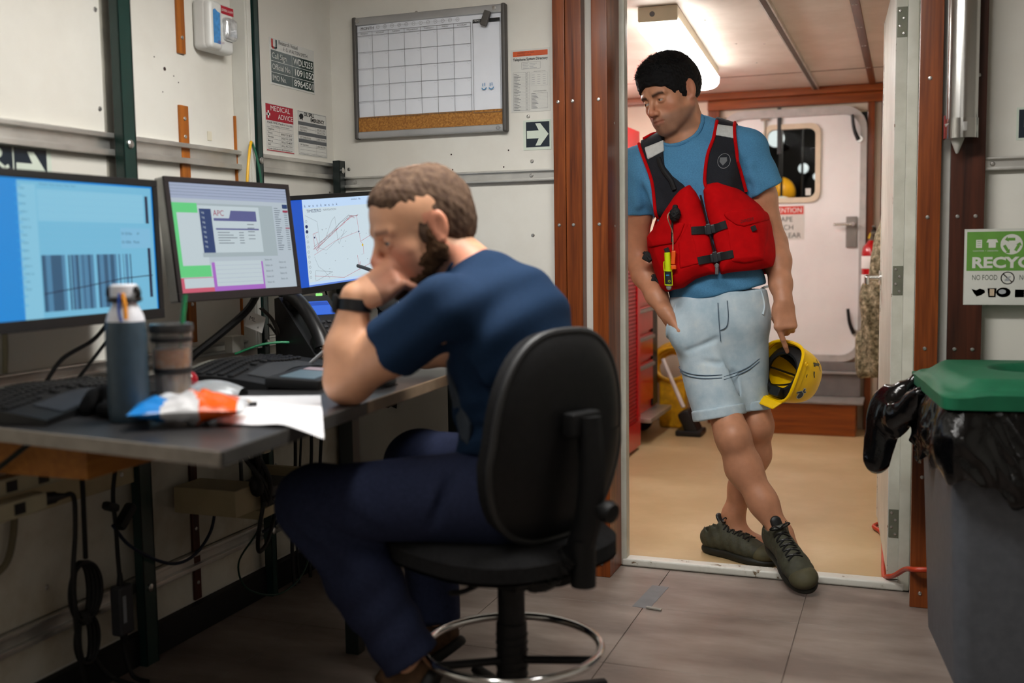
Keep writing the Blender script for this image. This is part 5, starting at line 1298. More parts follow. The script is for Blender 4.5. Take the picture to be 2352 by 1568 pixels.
def collar_loop(base, cen, rad, rot, n=40):
    """where a neck hole ellipsoid leaves the garment"""
    R = np.array(rotm(rot)); pts = []
    for i in range(n):
        a = 2*PI*i/n; t = np.linspace(-1.45, 1.2, 120)
        D = np.stack([np.cos(t)*math.cos(a), np.cos(t)*math.sin(a), np.sin(t)], 1)*A3(rad); X = A3(cen)+D@R.T
        d = feval(base, X); k = np.nonzero((d[:-1] < 0) & (d[1:] >= 0))[0]
        if len(k): pts.append(X[k[-1]])
    return pts
# ================================================================ standing man in the doorway
SM = thing('person', 'standing man in blue t-shirt, red life vest and pale denim shorts leaning in the doorway', 'person', (-0.56, 3.66, 0))
E0 = A3((-.812, 3.600, 1.586)); fh = A3((-.508, -.861, 0)); fh /= np.linalg.norm(fh); th = math.radians(19)
fw = fh*math.cos(th)+A3((0, 0, -math.sin(th))); rt = np.cross(fw, (0, 0, 1)); rt /= np.linalg.norm(rt); up = np.cross(rt, fw)
ro = math.radians(9); rt, up = rt*math.cos(ro)-up*math.sin(ro), up*math.cos(ro)+rt*math.sin(ro)   # tilts towards his right
HS = 1.05; H0 = E0-fw*.088*HS
HL, HR, HI = local(H0, rt, fw, up)
P_head = head_prims(HL, HR, HS, 1.1)
nb = A3((-.712, 3.725, 1.455))
skin = list(P_head)
skin += [cone(HL((0, -.022, -.055)), nb, .060, .064, k=.03), cone(HL((0, .02, -.085)), nb+A3((-.02, -.03, .01)), .036, .048, k=.03)]
skin += chain([nb, (-.66, 3.715, 1.25), (-.61, 3.705, .95), (-.605, 3.70, .85)], [.070, .085, .085, .085], k=.04, flat=((1, 0, 0), 1.2))
ShR, ElR, WrR = A3((-.890, 3.705, 1.378)), A3((-.909, 3.745, 1.052)), A3((-.776, 3.605, .873))
ShL, ElL, WrL = A3((-.515, 3.725, 1.420)), A3((-.428, 3.765, 1.098)), A3((-.385, 3.660, .905))
for a, b, c_ in ((ShR, ElR, WrR), (ShL, ElL, WrL)):
    skin += [cone(nb+(a-nb)*.35+A3((0, 0, -.03)), a, .045, .050, k=.04), cone(a, a+(b-a)*.5, .052, .049, k=.03), cone(a+(b-a)*.5, b, .049, .040, k=.03)]
    skin += chain([b, b+(c_-b)*.3, b+(c_-b)*.7, c_], [.040, .0435, .034, .0275], k=.03)
yq = A3((.52, -.10, -.85)); yq /= np.linalg.norm(yq); zq = A3((-.75, -.55, -.35)); zq -= yq*(zq@yq); zq /= np.linalg.norm(zq)
skin_hR = hand_prims(WrR+yq*.008, np.stack([np.cross(yq, zq), yq, zq], 1), [(.4, .6, .4)]*4, s=.95)
# left hand: back towards the camera, index pointing down, the others closed on the helmet rim
yl = A3((.10, -.12, -.98)); yl /= np.linalg.norm(yl); zl = A3((.28, -.94, .10)); zl -= yl*(zl@yl); zl /= np.linalg.norm(zl); xl = np.cross(yl, zl)
Rl = np.stack([xl, yl, zl], 1)
hL = hand_prims(WrL, Rl, [(.30, .10, .08), (.95, 1.15, .6), (1.05, 1.2, .6), (1.1, 1.2, .6)], spread=(-.36, .0, -.05, -.10), thumb=((.020, .022, -.016), (.026, .052, -.036), (.018, .080, -.044)), lens=((.046, .028, .022), (.044, .027, .021), (.041, .025, .020), (.032, .019, .018)))
skin += hL+skin_hR
HpR, KnR, AnR = A3((-.685, 3.70, .84)), A3((-.538, 3.575, .452)), A3((-.374, 3.537, .140))
HpL, KnL, AnL = A3((-.527, 3.70, .86)), A3((-.480, 3.725, .470)), A3((-.562, 3.745, .140))
for hp, kn, an, bk in ((HpR, KnR, AnR, A3((-.02, .022, 0))), (HpL, KnL, AnL, A3((.012, .028, 0)))):
    md = A3((-.606, 3.655, .60)) if hp is HpR else hp+(kn-hp)*.6
    w_l = 1.0 if hp is HpR else .80
    skin += [cone(hp, md, .074*w_l, .060*w_l, k=.03), cone(md, kn, .060*w_l, .054, k=.03)]
    skin += chain([kn, kn+(an-kn)*.33+bk, kn+(an-kn)*.68+bk*.45, an], [.050, .0555, .043, .0345], k=.04)
    skin += [ell(kn+A3((.006, -.030, .004)), (.034, .030, .042), k=.025)]
skin += chain([AnR, AnR+A3((.02, -.02, -.05)), AnR+A3((.055, -.085, -.085))], [.037, .036, .026], k=.03)
skin += chain([AnL, AnL+A3((.02, -.01, -.07)), AnL+A3((.14, -.06, -.095))], [.036, .036, .028], k=.03)
def skin_col(V):
    base = np.tile(A3(hexc('#b98263')), (len(V), 1)); Q = HI(V)/HS; x, y, z = Q.T
    def blend(c, w):
        nonlocal base; base = base*(1-w[:, None])+A3(hexc(c))*w[:, None]
    inh = (np.abs(x) < .12) & (y > -.13) & (y < .15) & (z > -.16) & (z < .16)
    g = lambda cx, cy, cz, r: np.exp(-(((np.abs(x)-cx)/r)**2+((y-cy)/r)**2+((z-cz)/r)**2))
    blend('#b56a52', inh*np.clip(g(.042, .072, -.032, .022)*.6+g(0, .118, -.036, .016)*.7, 0, 1))
    st = sstep(-z, .042, .062)*sstep(y+.9*np.abs(x)*0, -.02, .02)*(1-sstep(-z, .118, .135))
    blend('#6e5446', inh*st*.62)
    lip = np.exp(-((z+.068)/.0085)**2)*(np.abs(x) < .022)*(y > .085); blend('#96523f', inh*np.clip(lip, 0, 1)*.7)
    zb = .0175+np.where(np.abs(x) < .036, .13*(np.abs(x)-.030), .0008-.25*(np.abs(x)-.036)); br = np.exp(-((z-zb)/.0058)**2)*(np.abs(x) > .012)*(np.abs(x) < .050)*(y > .06); blend('#2a1c15', inh*np.clip(br*1.1, 0, 1)*.9)
    er = (np.abs(x) > .074)*1.0; blend('#b56f58', inh*er*.5)
    fn = np.clip(snoise(V, 160, 3)*.5+.5, 0, 1); base *= (.94+.10*fn)[:, None]
    return base
M_SKIN = mat('skin_tan', '#b98263', .48, var=.05, scale=60, vcol='tint', sss=.04, bump=.06, bscale=350)
# only what shows needs the fine mesh; the trunk under the clothes is kept so that the body is one surface
body = implicit('body', skin, .0027, M_SKIN, SM, skin_col, it=1)
eyes(HL, HR, HS, SM, fw*.55-rt*(-.0)+A3((-.62, -.05, .10)), '#2e2a26')
# ---- hair
def hair_surface(L, R, s):
    P = []
    def e(c, r, rot=None, op='+', k=.012): P.append(ell(L(A3(c)*s), A3(r)*s, R, op, k*s))
    e((0, -.014, .046), (.0835, .101, .094)); e((0, .045, .078), (.066, .054, .048), k=.03); e((0, -.05, .02), (.075, .066, .072), k=.03); e((0, .022, .034), (.0790, .084, .074), k=.02)
    e((0, .118, -.014), (.092, .085, .064), None, '-', .008)
    for g in (-1, 1):
        e((g*.088, -.010, -.020), (.030, .024, .045), None, '-', .008)
        e((g*.0650, .019, .012), (.0095, .017, .042), None, '+', .012)
    P.append(plane(L(A3((0, 0, -.052))*s), -R[:, 2], '&', .02))
    e((0, .03, -.075), (.12, .075, .062), None, '-', .01)
    return P
hp = hair_surface(HL, HR, HS)
hp.append(func(lambda X: -.0013*snoise(X, 170, 5)-.0014*snoise(X, 380, 6)))
M_HAIR = mat('black_brown_hair', '#0b0a0c', .6, var=.35, scale=160, bump=.5, bscale=700, spec=.2)
hair = implicit('hair', hp, .0030, M_HAIR, SM, it=0)
def strands(name, surf_obj, parent, m, count, ln, wd, dirf, seed=1, keep=None):
    me = surf_obj.data; n = len(me.vertices); co = np.empty(n*3, np.float32); me.vertices.foreach_get('co', co); co = co.reshape(-1, 3)
    no = np.empty(n*3, np.float32); me.vertices.foreach_get('normal', no); no = no.reshape(-1, 3); r = np.random.default_rng(seed)
    Mw = np.array(parent.matrix_basis); wc = co@Mw[:3, :3].T+Mw[:3, 3]
    idx = np.arange(n) if keep is None else np.nonzero(keep(wc))[0]
    idx = r.choice(idx, min(count, len(idx)), replace=False)
    p = co[idx]-no[idx]*.002; d = dirf(wc[idx], no[idx], r); d /= np.linalg.norm(d, axis=1)[:, None]
    side = np.cross(d, r.normal(size=d.shape)); side /= np.linalg.norm(side, axis=1)[:, None]
    l = ln*r.uniform(.5, 1.2, (len(idx), 1)); b = r.normal(size=d.shape)*.25
    q1 = p+d*l*.5; q2 = p+(d+b)*l
    V = np.stack([p-side*wd, p+side*wd, q1+side*wd*.7, q1-side*wd*.7, q2], 1).reshape(-1, 3); k = len(idx)
    F = []
    for i in range(k): o = 5*i; F.append((o, o+1, o+2, o+3)); F.append((o+3, o+2, o+4))
    m2 = bpy.data.meshes.new(name); m2.from_pydata(V.tolist(), [], F); m2.materials.append(m); m2.update()
    ob = bpy.data.objects.new(name, m2); COL.objects.link(ob); ob.parent = parent; return ob
strands('hair_strands', hair, SM, M_HAIR, 3200, .011, .0008, lambda w, n_, r: n_*.35+(fw*.25+up*.10)+r.normal(size=n_.shape)*.33, 2, keep=lambda w: (HI(w)/HS)[:, 2] > .085)
# ---- t-shirt
lean = (0, -.19, 0)
shirt = [ell((-.692, 3.705, 1.325), (.178, .118, .165), lean, k=.05), ell((-.648, 3.695, 1.10), (.163, .122, .21), lean, k=.06), ell((-.612, 3.70, .95), (.168, .124, .13), k=.06)]
shirt += [cone(nb+A3((-.03, 0, .005)), ShR+A3((0, 0, .012)), .060, .058, k=.04), cone(nb+A3((.040, 0, .032)), ShL+A3((0, 0, .010)), .058, .058, k=.04)]
SlR, SlL = A3((-.910, 3.725, 1.215)), A3((-.462, 3.745, 1.275))
shirt += [cone(ShR, SlR, .062, .068, k=.035), cone(ShL, SlL, .062, .074, k=.035)]
shirt += [cone((-.560, 3.62, 1.37), (-.625, 3.588, 1.12), .016, .02, k=.04), cone((-.86, 3.65, 1.36), (-.80, 3.61, 1.22), .014, .014, k=.03),
          cone((-.50, 3.665, 1.36), (-.47, 3.68, 1.27), .013, .016, k=.02), cone((-.885, 3.65, 1.36), (-.885, 3.66, 1.24), .012, .014, k=.02)]
def cutbox(c, ax, s=.14, t=.16):
    ax = A3(ax)/np.linalg.norm(ax); o1 = np.cross(ax, (0, 1, 0)); o1 /= np.linalg.norm(o1); o2 = np.cross(ax, o1)
    return rbox(A3(c)+ax*t/2, (s, s, t), np.stack([o1, o2, ax], 1), .002, '-', .004)
shirt += [cutbox(SlR+A3((0, 0, .0)), SlR-ShR), cutbox(SlL, (.46, .06, -.80), .17)]
shirt += [cone(SlR-(SlR-ShR)*.30, SlR+(SlR-ShR)*.2, .054, .061, '-', .004), cone(SlL-(SlL-ShL)*.22, SlL+(SlL-ShL)*.2, .058, .066, '-', .004)]
shirt += [ell((-.750, 3.658, 1.530), (.092, .104, .096), (0, -.12, 0), '-', .004), plane((-.61, 3.7, .925), (.21, 0, -.98), '&', .006)]
shirt_w = shirt+[func(lambda X: .0022*snoise(X, 30, 11)*(1)+.0014*np.sin(X[:, 2]*95+X[:, 0]*40+2*snoise(X, 14, 4)))]
M_TEE = mat('heather_blue_cotton', '#4d82a8', .9, var=.14, scale=300, bump=.25, bscale=900, spec=.1)
implicit('t_shirt', shirt_w, .0042, M_TEE, SM, it=2)
NH = ((-.750, 3.658, 1.530), (.092, .104, .096), (0, -.12, 0))
cl = collar_loop([q for q in shirt if q.op == '+'], *NH)
sh = Shape(); sh.tube([V3(q) for q in cl], .0072, n=8, closed=True); sh.obj('collar', M_TEE, SM, world=True)
# ---- shorts
HmR, HmL = A3((-.592, 3.632, .508)), A3((-.506, 3.722, .530))
shorts = [ell((-.607, 3.702, .845), (.172, .124, .125), (0, .08, 0), k=.05), ell((-.607, 3.702, .92), (.162, .118, .11), k=.05), cone((-.668, 3.695, .82), HmR, .112, .088, k=.05), cone((-.548, 3.705, .83), HmL, .106, .072, k=.030)]
shorts += [ell((-.722, 3.612, .790), (.044, .052, .070), (0, -.35, 0), k=.03)]
dR = HmR-A3((-.668, 3.695, .82)); dL = HmL-A3((-.548, 3.705, .83))
for (hm, dd, tl) in ((HmR, A3((.20, -.10, -.96)), 0), (HmL, A3((.04, 0, -1)), 0)):
    d = A3(dd)/np.linalg.norm(dd); shorts += [cutbox(hm, d, .21, .12)]
    rr0 = .078 if hm is HmR else .060; shorts += [cone(hm-d*.03, hm+d*.03, rr0, rr0+.002, '-', .004)]
shorts += [plane((-.61, 3.7, .945), (0, 0, 1), '&', .006)]
def crease(a, b, r, k=.016): return cone(a, b, r, r*.7, '-', k)
sh_w = shorts + [func(lambda X: .0048*np.sin(X[:, 2]*58+X[:, 0]*34+2.6*snoise(X, 10, 8))*sstep(snoise(X, 8, 9), -.5, .8)+.0024*snoise(X, 40, 10)),
                 crease((-.583, 3.568, .780), (-.545, 3.615, .66), .010), crease((-.545, 3.612, .66), (-.522, 3.635, .50), .012, .012), crease((-.60, 3.575, .78), (-.69, 3.575, .74), .005), crease((-.585, 3.58, .70), (-.66, 3.555, .71), .005), crease((-.53, 3.585, .745), (-.46, 3.60, .775), .005)]
M_DENIM = patchy('washed_denim', '#a9bfcc', '#c0d0d9', '#ccd8dc', rough=.9, scale=14, lo=.36, hi=.6, bump=.35, fine=900, spec=.1)
implicit('shorts', sh_w, .0040, M_DENIM, SM, it=2)
def cuff(hm, dd, r, flat=1.0):
    d = A3(dd)/np.linalg.norm(dd)
    P = [cone(hm-d*.040, hm-d*.004, r+.004, r+.003, k=.001), cone(hm-d*.07, hm+d*.03, r-.012, r-.012, '-', .002)]
    P += [plane(hm-d*.036, -d, '&', .004), plane(hm+d*.001, d, '&', .004), func(lambda X: .0012*snoise(X, 50, 3))]
    return implicit('cuff', P, .004, M_DENIM, SM, it=1)
cuff(HmR, (.20, -.10, -.96), .0895); cuff(HmL, (.04, 0, -1), .0735)
M_STITCH = mat('dark_blue_stitching', '#4c5f70', .8)
def seam(pts, r=.0016, name='seam', base=shorts, m=M_STITCH, off=.001, y0=3.40):
    q = [front(base, [p], y0, 3.9, off)[0] for p in [(a.x, a.y) for a in spline([V3((p[0], p[1], 0)) for p in pts], 8)]]
    sh = Shape(); sh.tube(q, r, n=6); return sh.obj(name, m, SM, world=True)
for dz in (0, .010):
    seam([(-.765, .690-dz), (-.715, .668-dz), (-.65, .660-dz), (-.575, .662-dz)]); seam([(-.570, .656-dz), (-.535, .666-dz), (-.495, .685-dz), (-.462, .712-dz)])
seam([(-.590, .905), (-.586, .84), (-.582, .775)]); seam([(-.560, .912), (-.556, .86), (-.562, .825), (-.582, .812)])
seam([(-.738, .900), (-.748, .862), (-.764, .820), (-.770, .775)], .0045, m=M_DENIM); seam([(-.462, .950), (-.452, .920), (-.447, .890), (-.450, .862)], .0045, m=M_DENIM)
# ---- life vest: panels are puffy layers over the shirt
vR = [(-.687, 1.300), (-.665, 1.277), (-.638, 1.215), (-.618, 1.163), (-.600, 1.073), (-.589, 1.002), (-.611, 1.0), (-.665, .984), (-.71, .955), (-.774, .939), (-.800, .957), (-.816, .994), (-.832, 1.035), (-.852, 1.085), (-.856, 1.134), (-.828, 1.152), (-.800, 1.183), (-.773, 1.222), (-.741, 1.262), (-.719, 1.283)]
vL = [(-.627, 1.302), (-.594, 1.309), (-.564, 1.302), (-.533, 1.282), (-.503, 1.259), (-.468, 1.232), (-.434, 1.205), (-.420, 1.17), (-.412, 1.118), (-.408, 1.053), (-.420, 1.021), (-.506, 1.008), (-.563, 1.004), (-.578, 1.000), (-.585, 1.033), (-.594, 1.077), (-.608, 1.13), (-.619, 1.17), (-.634, 1.219), (-.641, 1.281)]
trunk = shirt[:3]+[cone((-.69, 3.70, 1.30), (-.62, 3.70, 1.0), .10, .12, k=.06, flat=((1, 0, 0), 1.5))]
def panel(poly, base_off, puff, ymax=3.72, extra=()):
    def f(X):
        s2 = -poly_sd(poly, X[:, 0], X[:, 2]); b = np.sqrt(np.clip(s2, 0, .045)/.045)
        return -(base_off+puff*b)
    P = list(trunk)+[func(f)]+list(extra)
    P += [fdist(lambda X: poly_sd(poly, X[:, 0], X[:, 2]), '&', .010), plane((0, ymax, 0), (0, 1, 0), '&', .01)]
    return P
M_RED = mat('red_vest_nylon', '#b4070c', .85, var=.10, scale=30, bump=.2, bscale=700, spec=.1)
wr = func(lambda X: .0018*snoise(X, 34, 21)+.0012*np.sin(X[:, 0]*70-X[:, 2]*50+2*snoise(X, 12, 3)))
pR = panel(vR, .006, .042, 3.80); pL = panel(vL, .006, .042, 3.80)
implicit('vest_panel', pR+[wr], .0042, M_RED, SM, it=2); implicit('vest_panel', pL+[wr], .0042, M_RED, SM, it=2)
# back half of the vest, seen from behind or the side
vB = [(-.84, .96), (-.40, 1.0), (-.42, 1.20), (-.53, 1.36), (-.76, 1.36), (-.86, 1.15)]
implicit('vest_back', panel(vB, .006, .03, 9.0, [plane((0, 3.735, 0), (0, -1, 0), '&', .01)]), .006, M_RED, SM, it=1)
# straps of dark mesh
sR = [(-.882, 1.470), (-.851, 1.389), (-.823, 1.320), (-.812, 1.261), (-.806, 1.180), (-.760, 1.225), (-.700, 1.290), (-.709, 1.302), (-.745, 1.331), (-.777, 1.368), (-.786, 1.417), (-.806, 1.500), (-.83, 1.56), (-.89, 1.52)]
sL = [(-.622, 1.540), (-.617, 1.454), (-.630, 1.397), (-.637, 1.318), (-.630, 1.290), (-.56, 1.290), (-.513, 1.255), (-.511, 1.278), (-.531, 1.362), (-.547, 1.450), (-.552, 1.535), (-.58, 1.56)]
M_MESH = mat('navy_mesh_fabric', '#12161f', .8, var=.45, scale=420, bump=.6, bscale=600)
cover = [p for p in shirt if p.op == '+']
def strap(poly, off, name, m, h=.004, ymin=None, extra=()):
    P = list(cover)+[func(lambda X: -off+0*X[:, 0])]
    P += [fdist(lambda X: poly_sd(poly, X[:, 0], X[:, 2]), '&', .003)]+list(extra)
    return implicit(name, P, h, m, SM, it=1)
strap(sR, .007, 'shoulder_strap', M_MESH); strap(sL, .007, 'shoulder_strap', M_MESH)
M_REFL = mat('silver_reflective_tape', '#b9bcbb', .45, var=.08, scale=90, bump=.4, bscale=140)
fr = [plane((0, 3.74, 0), (0, 1, 0), '&', .002)]
strap([(-.857, 1.437), (-.790, 1.459), (-.782, 1.419), (-.842, 1.393)], .010, 'reflective_patch', M_REFL, .0035, extra=fr)
strap([(-.616, 1.507), (-.552, 1.496), (-.547, 1.452), (-.616, 1.467)], .010, 'reflective_patch', M_REFL, .0035, extra=fr)
def edge(pts, r=.0058, off=.008, base=cover, m=M_RED, name='piping', y0=3.40):
    pp = [(a.x, a.y) for a in spline([V3((p[0], p[1], 0)) for p in pts], 8)]
    q = front(base, pp, y0, 3.9, off); sh = Shape(); sh.tube([V3(p) for p in q], r, n=8); return sh.obj(name, m, SM, world=True)
edge([(-.879, 1.452), (-.851, 1.389), (-.823, 1.320), (-.812, 1.261), (-.803, 1.193)]); edge([(-.612, 1.517), (-.617, 1.454), (-.630, 1.397), (-.637, 1.318), (-.632, 1.29)])
edge([(-.556, 1.512), (-.547, 1.450), (-.531, 1.362), (-.511, 1.275)])
edge([(-.868, 1.470), (-.835, 1.492), (-.806, 1.503)], off=.009)
# emblem on the left strap
q = front(cover, [(-.575+.021*math.cos(2*PI*i/28), 1.376+.025*math.sin(2*PI*i/28)) for i in range(28)], 3.4, 3.9, .0078); sh = Shape(); sh.tube([V3(p) for p in q], .0007, n=5, closed=True); sh.obj('strap_emblem_ring', M_LGREYINK, SM, world=True)
q = front(cover, [(-.589, 1.388), (-.566, 1.388), (-.564, 1.375), (-.578, 1.360), (-.590, 1.374)], 3.4, 3.9, .0080); sh = Shape(); sh.add([V3(p) for p in q], [[0, 1, 2, 3, 4]]); sh.obj('strap_emblem', M_GREYINK, SM, world=True)
# zip, belts, buckles, pockets
vest_all = pR[:4]+[func(lambda X: -.046+0*X[:, 0])]
def vfront(pts, off=0.0):
    a = front(pR, pts, 3.40, 3.85, off); b = front(pL, pts, 3.40, 3.85, off); return np.where((a[:, 1] < b[:, 1])[:, None], a, b)
zp = [(a.x, a.y) for a in spline([V3((p[0], p[1], 0)) for p in [(-.645, 1.263), (-.626, 1.188), (-.610, 1.126), (-.597, 1.073), (-.586, 1.030), (-.582, 1.005)]], 8)]
q = front(trunk, zp, 3.4, 3.85, .026); sh = Shape(); sh.tube([V3(p) for p in q], .007, n=8, flat=.5); sh.obj('zip', M_BLACK, SM, world=True)
sh = Shape(); sh.box((q[-1][0]-.002, q[-1][1]-.020, 1.018), (.011, .006, .034), bev=.002); sh.torus((q[-1][0]-.002, q[-1][1]-.022, 1.030), .006, .002, (0, 1, 0), n=16, k=6); sh.obj('zip_puller', mat('dark_chrome', (.3, .3, .31), .3, .9), SM, world=True)
M_WEB = mat('black_webbing', '#0c0c0e', .7, var=.2, scale=200, bump=.3)
def ribbon(pts, w, off, name, m=M_WEB, th=.003):
    pp = [(a.x, a.y) for a in spline([V3((p[0], p[1], 0)) for p in pts], 8)]
    n = len(pp); dirs = [V3((pp[min(i+1, n-1)][0]-pp[max(i-1, 0)][0], pp[min(i+1, n-1)][1]-pp[max(i-1, 0)][1], 0)).normalized() for i in range(n)]
    a = vfront([(p[0]-d.y*w/2, p[1]+d.x*w/2) for p, d in zip(pp, dirs)], off); b = vfront([(p[0]+d.y*w/2, p[1]-d.x*w/2) for p, d in zip(pp, dirs)], off); c0 = vfront(pp, off)
    ym = np.minimum(np.minimum(a[:, 1], b[:, 1]), c0[:, 1])
    a[:, 1] = a[:, 1]*.3+ym*.7; b[:, 1] = b[:, 1]*.3+ym*.7
    sh = Shape(); vs = []
    for i in range(n):
        A, B = V3(a[i]), V3(b[i]); o = V3((0, th, 0)); vs += [A-o, B-o, B+o, A+o]
    fs = []
    for i in range(n-1):
        for j in range(4): fs.append((4*i+j, 4*i+(j+1) % 4, 4*i+4+(j+1) % 4, 4*i+4+j))
    fs += [(3, 2, 1, 0), (4*n-4, 4*n-3, 4*n-2, 4*n-1)]; sh.add(vs, fs); return sh.obj(name, m, SM, world=True)
for (a, b, m_) in (((-.668, 1.146), (-.556, 1.165), (-.606, 1.150)), ((-.645, 1.046), (-.532, 1.068), (-.584, 1.058))):
    ribbon([a, m_, b], .026, .003, 'chest_belt')
    y_ = vfront([m_], .0)[0][1]; ang = math.atan2(b[1]-a[1], b[0]-a[0])
    sh = Shape(); sh.box((m_[0], y_-.008, m_[1]), (.050, .014, .030), (0, -ang, 0), bev=.004); sh.box((m_[0]-.008, y_-.014, m_[1]), (.016, .008, .036), (0, -ang, 0), bev=.003); sh.obj('buckle', mat('black_buckle', '#26272a', .3), SM, world=True)
pfl = [(-.566, 1.196), (-.556, 1.183), (-.525, 1.161), (-.500, 1.156), (-.455, 1.170), (-.420, 1.186), (-.425, 1.207), (-.50, 1.214), (-.562, 1.208)]
pbd = [(-.556, 1.185), (-.540, 1.042), (-.500, 1.036), (-.440, 1.046), (-.432, 1.18)]
def addpanel(base_poly, poly, extra_off, name, m=M_RED):
    P = panel(base_poly, .006, .042, 3.80)[:-2]+[func(lambda X: -extra_off+0*X[:, 0]), fdist(lambda X: poly_sd(poly, X[:, 0], X[:, 2]), '&', .006), plane((0, 3.70, 0), (0, 1, 0), '&', .01)]
    implicit(name, P, .004, m, SM, it=1); return P
addpanel(vL, pbd, .004, 'pocket'); pf = addpanel(vL, pfl, .009, 'pocket_flap')
addpanel(vR, [(-.715, 1.108), (-.680, 1.172), (-.672, 1.172), (-.640, 1.036), (-.708, 1.020)], .004, 'pocket'); addpanel(vR, [(-.835, 1.090), (-.724, 1.105), (-.706, 1.130), (-.690, 1.172), (-.76, 1.185), (-.83, 1.145)], .006, 'pocket_flap')
me = text_mesh('DANGER', .0155); xs = [v.co.x for v in me.vertices]; sc_ = .040/(max(xs)-min(xs))
pp = [(-.512+v.co.x*sc_*.97, 1.172+v.co.x*sc_*.24+v.co.y*1.0) for v in me.vertices]; q = front(pf[:-2], pp, 3.4, 3.8, .0012)
sh = Shape(); sh.add([V3(p) for p in q], [list(p.vertices) for p in me.polygons]); sh.obj('flap_lettering', mat('dark_red_print', '#2c0608', .6), SM, world=True, merge=False)
for (x, z) in ((-.472, 1.150), (-.752, 1.082)):
    y_ = vfront([(x, z)], .006)[0][1]; Shape().box((x, y_-.004, z), (.017, .006, .018), (0, -.4, 0), bev=.002).obj('pull_tab', M_WEB, SM, world=True)
for (x, z) in ((-.842, 1.060), (-.822, .980)):
    y_ = min(3.66, vfront([(x+.012, z)], .0)[0][1]); sh = Shape(); sh.box((x+.006, y_-.010, z), (.034, .020, .032), (0, .5, .3), bev=.006); sh.tube([(x-.008, y_-.01, z+.016), (x+.02, y_-.022, z-.012)], .006, n=8); sh.obj('side_buckle', M_WEB, SM, world=True)
# ---- black toggle and cord, whistle, rescue light hang on the vest
yv = vfront([(-.722, 1.20), (-.738, 1.278), (-.733, 1.10), (-.745, 1.0)], .0)[:, 1]
t = thing('rescue_light', 'yellow clip-on rescue light hanging on the red vest', 'light', (-.744, yv[3]-.02, .945))
yl_ = mat('fluorescent_yellow', '#c9dc0a', .35, var=.05); y_ = min(yv[2], yv[3])-.016
def PX(x, z, d=0): return (x, y_-d, z)
Shape().tube([PX(-.748, 1.075), PX(-.7455, 1.014)], .0105, n=18).obj('body', yl_, t, world=True)
Shape().tube([PX(-.7455, 1.014), PX(-.7435, .967)], .0118, n=18).obj('battery_case', mat('dark_label', '#23282c', .3), t, world=True)
for z in (1.014, .967): Shape().torus(PX(-.7455 if z > 1 else -.7435, z), .0118, .0022, (.04, 0, 1), n=24, k=6).obj('ring', yl_, t, world=True)
sh = Shape()
for s_ in (-1, 1): sh.tube([PX(-.7455+s_*.012, 1.014), PX(-.7435+s_*.012, .967)], .0018, n=6)
sh.tube([PX(-.758, 1.045), PX(-.760, 1.040), PX(-.759, 1.016), PX(-.754, 1.012)], .0018, n=6, smooth=3); sh.tube([PX(-.736, 1.032), PX(-.732, 1.028), PX(-.732, 1.018), PX(-.738, 1.012)], .0018, n=6, smooth=3); sh.obj('clip_wire', yl_, t, world=True)
Shape().ell(PX(-.743, .962), (.0095, .0095, .013), n=18, m=12).obj('lens', mat('smoky_clear_lens', '#8f8f8a', .08, var=.05), t, world=True)
P = Print(Matrix(((1, 0, 0), (0, 0, -1), (0, 1, 0))), (0, y_-.0122, 0), .0004); P.rect(-.750, .998, -.739, 1.002, M_MARK); P.ring(-.739, .980, .0035, .0012, yl_, n=10); P.obj('label_print', t)
t = thing('whistle', 'orange safety whistle hanging beside the yellow rescue light', 'whistle', (-.727, yv[2]-.02, 1.03))
Shape().box((-.7265, y_-.004, 1.058), (.014, .010, .046), (0, .06, 0), bev=.003).obj('body', mat('safety_orange', '#e2560c', .35), t, world=True)
Shape().box((-.7255, y_-.004, 1.026), (.0165, .012, .014), bev=.002).obj('mouthpiece', mat('safety_orange', '#e2560c'), t, world=True)
sh = Shape(); sh.tube([(-.728, y_-.006, 1.082), (-.731, yv[0]-.012, 1.14), (-.739, yv[0]-.014, 1.21), (-.741, yv[1]-.012, 1.262), (-.737, yv[1]-.014, 1.280), (-.730, yv[1]-.014, 1.268), (-.727, yv[1]-.014, 1.244)], .0017, n=6, smooth=6); sh.obj('lanyard', mat('cream_cord', '#b3a184', .7), t, world=True)
t = thing('rope_toggle', 'black rope knot toggle hanging on the red vest', 'toggle', (-.722, yv[0]-.02, 1.20))
sh = Shape(); sh.ell((-.722, yv[0]-.018, 1.200), (.019, .016, .025), (0, .2, 0)); 
for k in range(5): sh.torus((-.722, yv[0]-.018, 1.200), .018, .003, (math.sin(k*1.3), .3, math.cos(k*1.3)), n=20, k=6)
sh.tube([(-.726, yv[1]-.010, 1.245), (-.724, yv[0]-.014, 1.225)], .008, n=8); sh.tube([(-.732, yv[0]-.010, 1.19), (-.733, yv[0]-.012, 1.11)], .0035, n=6); sh.obj('knot', M_WEB, t, world=True)
# sternum cord down the right strap
edge([(-.800, 1.395), (-.778, 1.352), (-.752, 1.318), (-.738, 1.285)], .009, .010, m=M_WEB, name='strap_webbing')
